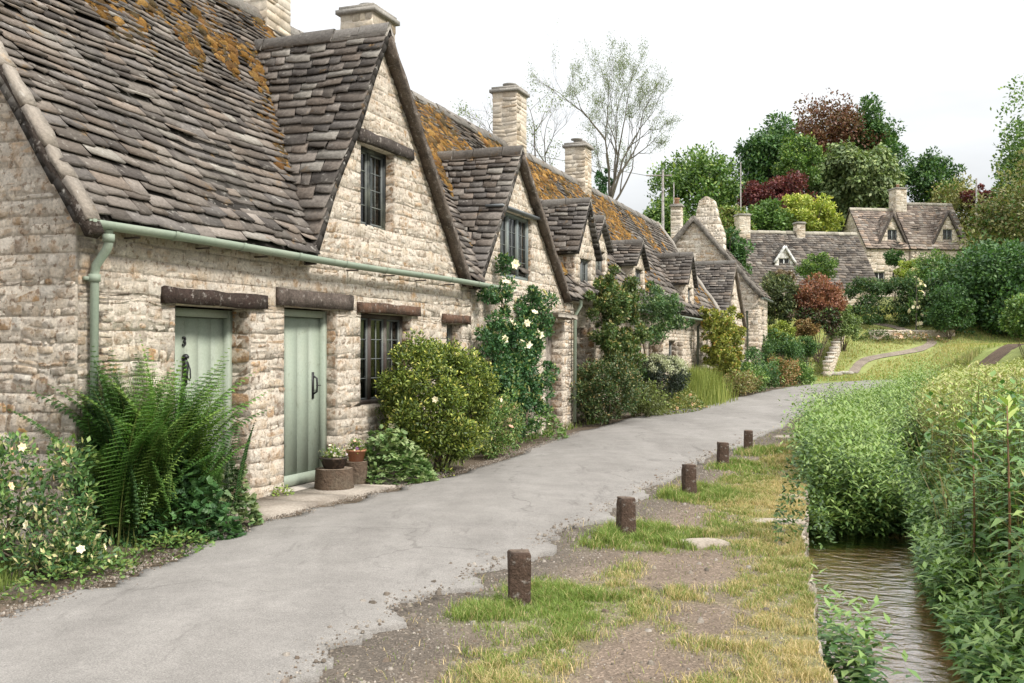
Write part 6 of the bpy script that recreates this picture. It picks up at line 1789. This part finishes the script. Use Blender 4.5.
# ------------------------------------------------------------------ wooden bollards
def bollard(lab, X, Y, seed):
    r = np.random.default_rng(seed); t_ = thing('bollard', lab, 'bollard', (X, Y, gz(X, Y)-0.05), r.uniform(-0.25, 0.25), 'wooden bollards along the verge')
    w = 0.064; k = 4; V = []; ring = []
    lev = [(0, 1.0), (0.1, 1.03), (0.2, 1.0), (0.3, 0.99), (0.352, 0.97), (0.364, 0.88)]
    prof = [(-1, -0.86), (-0.86, -1), (0.86, -1), (1, -0.86), (1, 0.86), (0.86, 1), (-0.86, 1), (-1, 0.86)]
    for z, m in lev:
        for x, y in prof: V.append((x*w*m+r.normal()*0.0035, y*w*m+r.normal()*0.0035, z+r.normal()*0.003))
    V.append((0, 0, 0.368)); n = 8
    mb = MB(); mb.add(V, [(j*n+i, j*n+(i+1) % n, (j+1)*n+(i+1) % n, (j+1)*n+i) for j in range(len(lev)-1) for i in range(n)], (0.085, 0.055, 0.040))
    T = [((len(lev)-1)*n+i, (len(lev)-1)*n+(i+1) % n, len(lev)*n) for i in range(n)]
    mb.F[3].append(np.array(T)); mb.C[3].append(np.tile(np.array((0.17, 0.125, 0.095)), (n, 1)))
    mb.build('post', 'beam', t_)
    t_.rotation_euler = (r.normal()*0.02, r.normal()*0.02, t_.rotation_euler[2])
LAB = ['largest and closest wooden bollard rising from the first grass tuft', 'second wooden bollard with its own round grass tuft by the trodden gravel',
       'third wooden bollard counting up the lane, pale scuff on its face', 'fourth wooden bollard, in short bright grass', 'farthest and smallest wooden bollard at the end of the verge']
for i, (X, Y) in enumerate(BOLLARDS): bollard(LAB[i], X, Y, 40+i)

# ------------------------------------------------------------------ grass
def blades(mb, X, Y, Z, h, w, C, r, lean=0.45):
    n = len(X)
    a = r.uniform(0, 2*math.pi, n); ln = r.uniform(0.1, 1.0, n)*lean
    d = np.stack([np.cos(a), np.sin(a), np.zeros(n)], 1); b_ = r.uniform(0, 2*math.pi, n)
    s = np.stack([np.cos(b_), np.sin(b_), np.zeros(n)], 1)*(w/2)[:, None]
    P = np.stack([X, Y, Z], 1); up = np.array((0, 0, 1.0))
    m = P + up*(h*0.55)[:, None] + d*(h*ln*0.35)[:, None]
    t = P + up*(h*(1-0.25*ln))[:, None] + d*(h*ln)[:, None]
    V = np.stack([P-s, P+s, m+s*0.75, m-s*0.75, t], 1).reshape(-1, 3)
    k = (np.arange(n)*5)[:, None]
    mb.add2(V, k+np.array((0, 1, 2, 3)), k+np.array((3, 2, 4)), C, C)
r = np.random.default_rng(77)
GR = np.array([(0.15, 0.23, 0.065), (0.20, 0.28, 0.085), (0.12, 0.185, 0.055), (0.25, 0.31, 0.12)])
STR = np.array([(0.46, 0.385, 0.25), (0.54, 0.46, 0.32), (0.40, 0.35, 0.21), (0.30, 0.31, 0.155)])
def verge(n, y0, y1, hs_, ws_):
    Y = r.uniform(y0, y1, n); X = r.uniform(-1.5, 1, n)
    ex = edge_x(Y); rx = road_right_x(Y)
    X = rx - 0.1 + (ex-rx+0.14)*r.random(n)
    g = grass_mask(X, Y)
    g = np.maximum(g, 0.9*sstep(0.22, 0.06, ex-X)*(vnoise(Y*2, 4.0) > 0.2))
    cl_ = vnoise(X*11, Y*11, 6.0); k = r.random(n) < np.clip(g**1.3*(0.25+1.3*sstep(0.25, 0.7, cl_)), 0, 1)*0.97+0.008; X, Y, g, ex = X[k], Y[k], g[k], ex[k]
    dry = np.clip(fbm(X*0.9, Y*0.9, 12.0)*2.2-0.85, 0, 1)*0.75 + 0.65*sstep(0.7, 0.1, ex-X)*(0.35+0.65*sstep(0.4, 0.6, fbm(X*0.6, Y*0.6, 3)))
    bd = np.full(len(X), 9.0)
    for bx, by in BOLLARDS: bd = np.minimum(bd, np.hypot(X-bx-0.1, Y-by+0.1))
    near = sstep(0.75, 0.3, bd)
    dry = dry*(1-near*0.9)+0.12
    isdry = r.random(len(X)) < dry
    C = np.where(isdry[:, None], STR[r.integers(0, 4, len(X))], GR[r.integers(0, 4, len(X))])*r.uniform(0.75, 1.2, (len(X), 1))
    lush = np.clip(near, 0, 1)[:, None]*(~isdry)[:, None]
    C = C*(1-lush*0.55)+np.array((0.16, 0.255, 0.07))*lush*0.55*r.uniform(0.8, 1.2, (len(X), 1))
    patch = (0.45+0.9*vnoise(X*4, Y*4, 2))*(0.65+0.8*sstep(0.3, 0.8, vnoise(X*11, Y*11, 6.0)))
    h = hs_*r.uniform(0.5, 1.25, len(X))*patch*(0.9+0.7*near)
    mb = MB(); return X, Y, h, C
mb = MB()
for n, y0, y1, hh_, ww in ((230000, 3.2, 7.6, 0.046, 0.0042), (160000, 7.6, 12, 0.050, 0.0058), (90000, 12, 22, 0.058, 0.010)):
    X, Y, h, C = verge(n, y0, y1, hh_, ww)
    blades(mb, X, Y, ground_z(X, Y)-0.004, h, np.full(len(X), ww)*r.uniform(0.6, 1.3, len(X)), C, r, lean=1.05)
tag(mb.build('verge_grass', 'blade'), 'short green and straw-coloured grass on the verge between lane and stream', 'grass', kind='stuff')
# grass and weeds at the foot of the cottages
mb = MB(); n = 60000
s = 4.0+42*r.random(n)**1.7; X0 = np.array([tl(a, 0) for a in s]); 
Lx = np.interp(X0[:, 1], [p[1] for p in ROAD_L], [p[0] for p in ROAD_L])
q = r.random(n); wdt_ = np.where((s > 7.5) & (s < 10.9), 0.0, 1.0)
p = -(0.10+0.9*q); P2 = np.array([tl(a, b_) for a, b_ in zip(s, p)])
dl = dist_poly(P2[:, 0], P2[:, 1], ROAD_L)
left = P2[:, 0] < np.interp(P2[:, 1], [c[1] for c in ROAD_L], [c[0] for c in ROAD_L])-0.06
keep = left & (wdt_ > 0) & (r.random(n) < np.clip(2.2*vnoise(s*2.3, q*3, 5)-0.7, 0.0, 1)*(0.35+0.65*(s < 7.5)+0.5*(s > 13))) & (dl > 0.28+0.25*vnoise(s*3, 1.0))
X, Y = P2[keep].T; sk = s[keep]; h = (0.07+0.004*sk)*r.uniform(0.5, 1.4, len(X)); 
blades(mb, X, Y, np.zeros(len(X)), h, 0.004+0.0004*sk, GR[r.integers(0, 4, len(X))]*r.uniform(0.6, 1.2, (len(X), 1)), r)
tag(mb.build('roadside_grass', 'blade'), 'green grass growing between the cottage walls and the lane', 'grass', kind='stuff')
# tall seeding grass clump
mb = MB(); n = 9000; s = r.normal(28.0, 1.3, n); p = -0.75+0.28*r.normal(size=n); P2 = np.array([tl(a, b_) for a, b_ in zip(s, p)])
blades(mb, P2[:, 0], P2[:, 1], np.zeros(n), 1.05*np.exp(-((s-28.0)/2.2)**2)*r.uniform(0.5, 1.2, n), np.full(n, 0.018), np.array([(0.20, 0.26, 0.08), (0.27, 0.31, 0.11), (0.15, 0.2, 0.06)])[r.integers(0, 3, n)], r, lean=0.35)
tag(mb.build('tall_grass', 'blade'), 'tall pale grass leaning out from the low cottage wall', 'grass', kind='stuff')
# slope grass
mb = MB(); n = 90000
X = r.uniform(9, 40, n); Y = 44.2+(r.random(n)**1.2)*22
k = (dist_poly(X, Y, [(16.0, 47), (17.6, 49.5), (20.8, 51.2), (22.2, 53.0), (21.2, 55.2), (19.6, 56.6), (17.6, 58.5)]) > 0.5) & (dist_poly(X, Y, ROAD_L) > 0.15) & (Y > np.interp(X, [11.2, 14, 17.5, 21, 45], [39.8, 43.6, 45.5, 46.2, 43]))
X, Y = X[k], Y[k]; lw = np.clip(fbm(X*0.3, Y*0.3, 6)*2-0.5, 0, 1)
dry = r.random(len(X)) < 0.25+0.65*lw
C = np.where(dry[:, None], np.array((0.36, 0.34, 0.17)), np.array((0.21, 0.29, 0.085)))*r.uniform(0.8, 1.2, (len(X), 1))
blades(mb, X, Y, hill(X, Y), 0.10*r.uniform(0.5, 1.4, len(X)), np.full(len(X), 0.035), C, r, lean=0.6)
tag(mb.build('slope_grass', 'blade'), 'mown yellow-green grass on the slope above the bend', 'grass', kind='stuff')

# ------------------------------------------------------------------ stream-side plants
def stems_patch(mb, X, Y, Z, H, ln, wd, nl, C1, C2, r, tuft=True, lean=0.12, stemmesh=None, spread=1.0):
    """leafy stems: nl leaves up each stem, in a spiral, drooping"""
    n = len(X); k = np.repeat(np.arange(n), nl); f = np.tile(np.linspace(0.12, 1.0, nl), n)
    la = r.uniform(0, 2*math.pi, n); le = r.uniform(0, 1, n)*lean
    L3 = np.stack([np.cos(la)*le, np.sin(la)*le, np.ones(n)], 1)
    P = np.stack([X, Y, Z], 1)[k] + L3[k]*(H[k]*f)[:, None]
    az = np.tile(np.arange(nl)*2.4, n) + r.uniform(0, 6.28, n)[k] + r.normal(0, 0.3, n*nl)
    rise = 0.45*(f-0.25) + r.normal(0, 0.24, n*nl)
    rise = np.where(f > 0.93, 1.0, rise)
    Dr = np.stack([np.cos(az), np.sin(az), rise], 1)
    size = (0.65+0.6*np.sin(np.clip(f, 0, 1)*2.6))*r.uniform(0.7, 1.25, n*nl)
    C = C1[r.integers(0, len(C1), n*nl)]*r.uniform(0.8, 1.2, (n*nl, 1))*r.uniform(0.75, 1.2, n)[k][:, None]
    C = C*(0.62+0.75*fbm(X*0.9, Y*0.9, 55.0))[k][:, None]
    top = f > 0.86
    C[top] = C2[r.integers(0, len(C2), int(top.sum()))]*r.uniform(0.8, 1.15, (int(top.sum()), 1))
    leaf_quads(mb, P, Dr, np.tile((0, 0, 1.0), (len(P), 1)), ln*size, wd*size, C, fold=0.15, bend=0.25)
    if stemmesh is not None:
        b0 = np.stack([X, Y, Z], 1); t0 = b0 + L3*H[:, None]; s = np.stack([np.cos(la+1), np.sin(la+1), np.zeros(n)], 1)*0.006
        s2 = np.stack([np.cos(la+2.5), np.sin(la+2.5), np.zeros(n)], 1)*0.006
        V = np.stack([b0-s, b0+s, t0+s*0.4, t0-s*0.4, b0-s2, b0+s2, t0+s2*0.4, t0-s2*0.4], 1)
        stemmesh.tmpl(V, [(0, 1, 2, 3), (4, 5, 6, 7)], np.tile(np.array((0.16, 0.15, 0.07)), (n, 1)))
r = np.random.default_rng(123)
A1 = np.array([(0.075, 0.175, 0.055), (0.105, 0.215, 0.065), (0.055, 0.135, 0.05), (0.14, 0.24, 0.08)]); A2 = np.array([(0.17, 0.29, 0.10), (0.21, 0.33, 0.12), (0.14, 0.25, 0.10)])
B1 = np.array([(0.10, 0.20, 0.06), (0.14, 0.24, 0.07), (0.08, 0.16, 0.055), (0.18, 0.27, 0.085)]); B2 = np.array([(0.28, 0.38, 0.12), (0.34, 0.43, 0.15), (0.23, 0.33, 0.11)])
C1_ = np.array([(0.17, 0.24, 0.075), (0.22, 0.28, 0.10), (0.28, 0.31, 0.14), (0.12, 0.18, 0.06)]); C2_ = np.array([(0.28, 0.33, 0.12), (0.33, 0.36, 0.16), (0.22, 0.29, 0.10)])
def field(n, y0, y1, u0, u1):
    Y = r.uniform(y0, y1, n); wd_ = np.interp(Y, WY, WX); u = wd_ + u0 + (u1-u0)*r.random(n)
    X = edge_x(Y)+u; return X, Y, u-wd_
mb = MB(); ms = MB()
# near bank
X, Y, v = field(4600, 3.5, 10.5, 0.20, 4.6)
H = (0.12+0.55*sstep(0.0, 1.1, v)+0.62*fbm(X*1.3, Y*1.3, 3))*r.uniform(0.55, 1.2, len(X)); H = H*sstep(-0.3, 0.5, v+0.35)
k = (X-Y*0.56 < 2.6) & (fbm(X*1.2, Y*1.2, 7) > 0.37); X, Y, H = X[k], Y[k], H[k]
stems_patch(mb, X, Y, np.maximum(ground_z(X, Y), -0.5), H, 0.092, 0.033, 24, A1, A2, r, stemmesh=ms)
X, Y, v = field(5200, 10.5, 18, 0.35, 9)
H = (0.30+0.95*fbm(X*0.9, Y*0.9, 3))*r.uniform(0.6, 1.25, len(X))
k = (X-Y*0.56 < 2.6) & (fbm(X*0.9, Y*0.9, 7) > 0.39); X, Y, H = X[k], Y[k], H[k]
warm = fbm(X*0.35, Y*0.35, 2) > 0.5
stems_patch(mb, X[warm], Y[warm], ground_z(X[warm], Y[warm]), H[warm], 0.095, 0.03, 18, B1, B2, r, stemmesh=ms)
stems_patch(mb, X[~warm], Y[~warm], ground_z(X[~warm], Y[~warm]), H[~warm], 0.095, 0.03, 18, np.concatenate([A1, B1]), B2, r, stemmesh=ms)
# low growth trailing to the water along the bank foot
Y = r.uniform(3.5, 17, 3200); X = edge_x(Y) + np.interp(Y, WY, WX) + r.uniform(0.0, 0.55, len(Y))
H = r.uniform(0.14, 0.42, len(X))*(0.6+0.8*vnoise(X*2, Y*2, 3)); k = X-Y*0.56 < 2.6
stems_patch(mb, X[k], Y[k], np.maximum(ground_z(X[k], Y[k]), -0.52), H[k], 0.085, 0.032, 14, A1, A2, r, lean=0.5)
# other kinds mixed in: broad nettle-like leaves, narrow willowherb, dead stalks
X, Y, v = field(900, 3.8, 17, 0.25, 6.5)
H = (0.55+0.55*fbm(X*0.9, Y*0.9, 31))*r.uniform(0.8, 1.35, len(X)); k = (X-Y*0.56 < 2.6) & (fbm(X*0.7, Y*0.7, 17) > 0.50)
stems_patch(mb, X[k], Y[k], ground_z(X[k], Y[k]), H[k], 0.15, 0.075, 16, A1*0.8, A1, r, lean=0.3, stemmesh=ms)
X, Y, v = field(700, 4.2, 20, 0.35, 8)
H = (0.8+0.5*fbm(X*0.9, Y*0.9, 41))*r.uniform(0.8, 1.25, len(X)); k = (X-Y*0.56 < 2.6) & (fbm(X*0.5, Y*0.5, 23) > 0.48)
stems_patch(mb, X[k], Y[k], ground_z(X[k], Y[k]), H[k], 0.12, 0.022, 26, B1, np.array([(0.36, 0.36, 0.16), (0.42, 0.38, 0.26)]), r, lean=0.22, stemmesh=ms)
X, Y, v = field(5000, 3.8, 20, 0.2, 8); k = (X-Y*0.56 < 2.6); X, Y = X[k], Y[k]
blades(mb, X, Y, ground_z(X, Y), r.uniform(0.4, 1.15, len(X)), 0.004+0.0006*Y, np.array([(0.40, 0.34, 0.20), (0.26, 0.30, 0.10), (0.18, 0.24, 0.07), (0.30, 0.24, 0.14)])[r.integers(0, 4, len(X))], r, lean=0.6)
bank = mb.build('bank_plants', 'leaf'); tag(bank, 'dense leafy waterside plants covering the right bank of the stream', 'waterside plants', kind='stuff')
ms.build('stems', 'leaf', bank)
# plants standing in the stream: the water cress mass along the left edge beyond the open water
mb = MB(); n = 11000; Y = 11.0+r.random(n)**1.3*23; wd_ = np.interp(Y, WY, WX)
X = edge_x(Y) + r.uniform(0.0, 1, n)*np.where(Y < 16, 0.80+0.05*(Y-11)+0.35*vnoise(Y*1.6, 8.0), wd_+0.4)
H = (0.28+0.020*(Y-11)+0.75*fbm(X*0.9, Y*0.9, 9))*r.uniform(0.4, 1.35, n)*(1-0.55*sstep(19, 31, Y)*sstep(1.9, 0.4, X-edge_x(Y)))*sstep(10.7, 12.6, Y+0.7*(vnoise(X*3, 5.0)-0.5)+0.3*r.normal(size=n))+0.05
stems_patch(mb, X, Y, np.maximum(ground_z(X, Y), -0.55), H+0.12, 0.066+0.001*Y.mean(), 0.028, 17, np.array([(0.085, 0.17, 0.055), (0.12, 0.21, 0.065), (0.05, 0.11, 0.04)]), np.array([(0.17, 0.28, 0.09), (0.22, 0.32, 0.12)]), r, lean=0.42)
tag(mb.build('stream_plants', 'leaf'), 'bright cress-like plants growing in the stream along the verge edge', 'waterside plants', kind='stuff')
# meadow beyond
mb = MB(); n = 15000; Y = 17+r.random(n)**0.9*28; X = r.uniform(0, 1, n)*(Y*0.56+1.5-(edge_x(Y)+0.9))+edge_x(Y)+0.9
H = (0.85+0.6*fbm(X*0.35, Y*0.35, 4))*r.uniform(0.7, 1.2, n)*(1-0.6*sstep(2.3, 0.6, X-edge_x(Y))*sstep(18, 27, Y))*(1-0.35*sstep(5, 0, X-edge_x(Y)-3))
k = dist_poly(X, Y, [(13.5, 38), (17, 40.4), (21, 42.0)]) > 1.0; X, Y, H = X[k], Y[k], H[k]
k = dist_poly(X, Y, [(19.5, 42.5), (21, 43.6), (23, 45.5)]) > 1.3; X, Y, H = X[k], Y[k], H[k]
H = H*(1-0.55*sstep(36, 41, Y)); k = (Y < 39) | (X > 17.5); X, Y, H = X[k], Y[k], H[k]
stems_patch(mb, X, Y, ground_z(X, Y), H, 0.15, 0.05, 13, C1_, C2_, r)
tag(mb.build('meadow_plants', 'leaf'), 'pale yellow-green meadow growth stretching from the stream to the hill', 'meadow', kind='stuff')
mb = MB(); n = 80000; Y = 14+r.random(n)*32; X = r.uniform(0, 1, n)*(Y*0.56+1.5-(edge_x(Y)+2.0))+edge_x(Y)+2.0
k = (dist_poly(X, Y, [(13.5, 38), (17, 40.4), (21, 42.0)]) > 1.0) & (dist_poly(X, Y, [(19.5, 42.5), (21, 43.6), (23, 45.5)]) > 1.3); k &= (Y < 39) | (X > 17.5); X, Y = X[k], Y[k]; n = len(X)
blades(mb, X, Y, ground_z(X, Y), (1-0.5*sstep(36, 41, Y))*(0.95+0.5*fbm(X*0.4, Y*0.4, 5))*r.uniform(0.5, 1.2, n)*(1-0.6*sstep(2.3, 0.6, X-edge_x(Y))*sstep(18, 27, Y))*(1-0.35*sstep(5, 0, X-edge_x(Y)-3)), 0.008+0.0008*Y, np.array([(0.32, 0.33, 0.18), (0.22, 0.26, 0.11), (0.38, 0.36, 0.23), (0.15, 0.20, 0.08)])[r.integers(0, 4, n)]*r.uniform(0.8, 1.15, (n, 1)), r, lean=0.35)
tag(mb.build('meadow_grass', 'blade'), 'long pale seeding grass among the meadow plants', 'grass', kind='stuff')
# single tall plants standing up from the bank
TP = [('tallest single leafy stem, reddish, reaching the top of the meadow', 3.27, 6.6, 1.55), ('slightly shorter single leafy stem left of the reddish tallest one', 3.50, 7.6, 1.40),
      ('broad-leaved tall plant at the water edge low on the bank', 3.05, 5.9, 1.05)]
for i, (lab, X, Y, H) in enumerate(TP):
    rr_ = np.random.default_rng(900+i); t_ = thing('tall_plant', lab, 'plant', (X, Y, gz(X, Y)), 0, 'tall plants on the stream bank')
    mb = MB(); stems_patch(mb, np.zeros(1), np.zeros(1), np.zeros(1), np.array([H]), 0.15, 0.045, 64, A1, B2, rr_, lean=0.05)
    mb.build('foliage', 'leaf', t_); mb = MB(); mb.tube([(0, 0, 0), (0.01, 0, H*0.5), (0, 0.01, H)], [0.011, 0.008, 0.004], (0.20, 0.12, 0.07), 6); mb.build('stem', 'leaf', t_)
# dock plant at the foot of the left bank
X, Y = 1.98, 6.05
t_ = thing('dock_plant', 'leafy green plant growing up from the water against the grass bank', 'plant', (X, Y, -0.55), 0)
rr_ = np.random.default_rng(910); mb = MB()
stems_patch(mb, rr_.normal(-0.02, 0.05, 44), rr_.normal(-0.1, 0.30, 44), np.zeros(44), rr_.uniform(0.28, 0.64, 44), 0.085, 0.032, 18, A1*0.8, A2, rr_, lean=0.3); mb.build('foliage', 'leaf', t_)
mound_leaves('weed_clump', 'dark weeds spilling over the bank edge just before the long flagstone', 2.30, 7.95, 0.20, 0.42, 0.60, 700, 0.05, [(0.06, 0.12, 0.04), (0.10, 0.18, 0.05), (0.04, 0.08, 0.035)], 915, shape='long')  # clump added and coloured dark in place of a shaded bank hollow
# flat stones bedded in the verge edge
for i, (lab, px, py, sx, sy) in enumerate((('long pale flagstone set across the end of the grass notch by the water', 775, 522, 0.27, 0.10), ('pale flagstone by the water just beyond the long one', 793, 498, 0.12, 0.22),
     ('worn whitish stone patch bedded in the trodden gravel', 700, 543, 0.22, 0.16), ('pale flagstone bedded at the far tip of the verge', 790, 437, 0.32, 0.25))):
    Z = 1520/(py-350); X = (px-512)*Z/1000
    rock('stone_slab', lab, X, Z, -0.012, sx, sy, 0.04, 60+i, (0.36, 0.31, 0.255), rot=0.1*i)
# rough stones lining the bank under the grass
mb = MB(); r = np.random.default_rng(12)
yy = np.arange(3.0, 20.0, 0.02)
pl = [(float(edge_x(y))+0.012, y) for y in np.arange(3.0, 22.0, 0.35)]
for k, (a, b_) in enumerate(zip(pl[:-1], pl[1:])):
    L_ = math.hypot(b_[0]-a[0], b_[1]-a[1]); ux, uy = (b_[0]-a[0])/L_, (b_[1]-a[1])/L_
    stone_panel(mb, (a[0], a[1], 0), (ux, uy, 0), (uy, -ux, 0), -0.66, -0.04, Spans(0, L_), seed=k, hh=(0.07, 0.14), ll=(0.12, 0.3), thick=0.06, pal=np.array([(0.22, 0.19, 0.15), (0.28, 0.25, 0.2), (0.16, 0.15, 0.11)]), relief=0.03)
tag(mb.build('bank_wall', 'stone'), 'low dark stone edging holding up the left bank of the stream', 'wall')

# grit and small stones along the lane and on the trodden verge
r = np.random.default_rng(501); mb = MB()
Y = 3.2 + 15*r.random(15000)**1.5; X = road_right_x(Y) + r.normal(0.15, 0.35, len(Y)) + (r.random(len(Y)) < 0.45)*r.uniform(0, 2.2, len(Y))
k = X < edge_x(Y)-0.05; X, Y = X[k], Y[k]
s = r.uniform(0.003, 0.010, len(X))*(1+1.6*(r.random(len(X)) < 0.05))
Y2 = 3.2 + 15*r.random(9000)**1.5; X2 = np.interp(Y2, [p[1] for p in ROAD_L], [p[0] for p in ROAD_L]) + r.normal(-0.03, 0.10, len(Y2))
X = np.r_[X, X2]; Y = np.r_[Y, Y2]; s = np.r_[s, r.uniform(0.004, 0.011, len(X2))]
on = (X > np.interp(Y, [p[1] for p in ROAD_L], [p[0] for p in ROAD_L])) & (X < road_right_x(Y))
z = ground_z(X, Y)*(~on) + on*0.034
n = len(X); base = np.array([(1, 0, 0), (0, 1, 0), (-1, 0, 0), (0, -1, 0)], float); a0 = r.uniform(0, 6.28, n)
ca_, sa_ = np.cos(a0), np.sin(a0); V = []
for bx_, by_, _ in base:
    q = s*r.uniform(0.7, 1.3, n); V.append(np.stack([X+(bx_*ca_-by_*sa_)*q, Y+(bx_*sa_+by_*ca_)*q, z-0.002], 1))
for bx_, by_, _ in base:
    q = s*r.uniform(0.4, 0.8, n); V.append(np.stack([X+(bx_*ca_-by_*sa_)*q, Y+(bx_*sa_+by_*ca_)*q, z+s*r.uniform(0.4, 0.9, n)], 1))
V = np.stack(V, 1)
mb.tmpl(V, [(0, 1, 5, 4), (1, 2, 6, 5), (2, 3, 7, 6), (3, 0, 4, 7), (4, 5, 6, 7)], palcol(r, [(0.19, 0.16, 0.13), (0.25, 0.215, 0.175), (0.12, 0.10, 0.08), (0.31, 0.275, 0.235), (0.16, 0.12, 0.09)], n))
tag(mb.build('gravel', 'earth'), 'loose grit and small stones along the edges of the lane', 'gravel', kind='stuff')
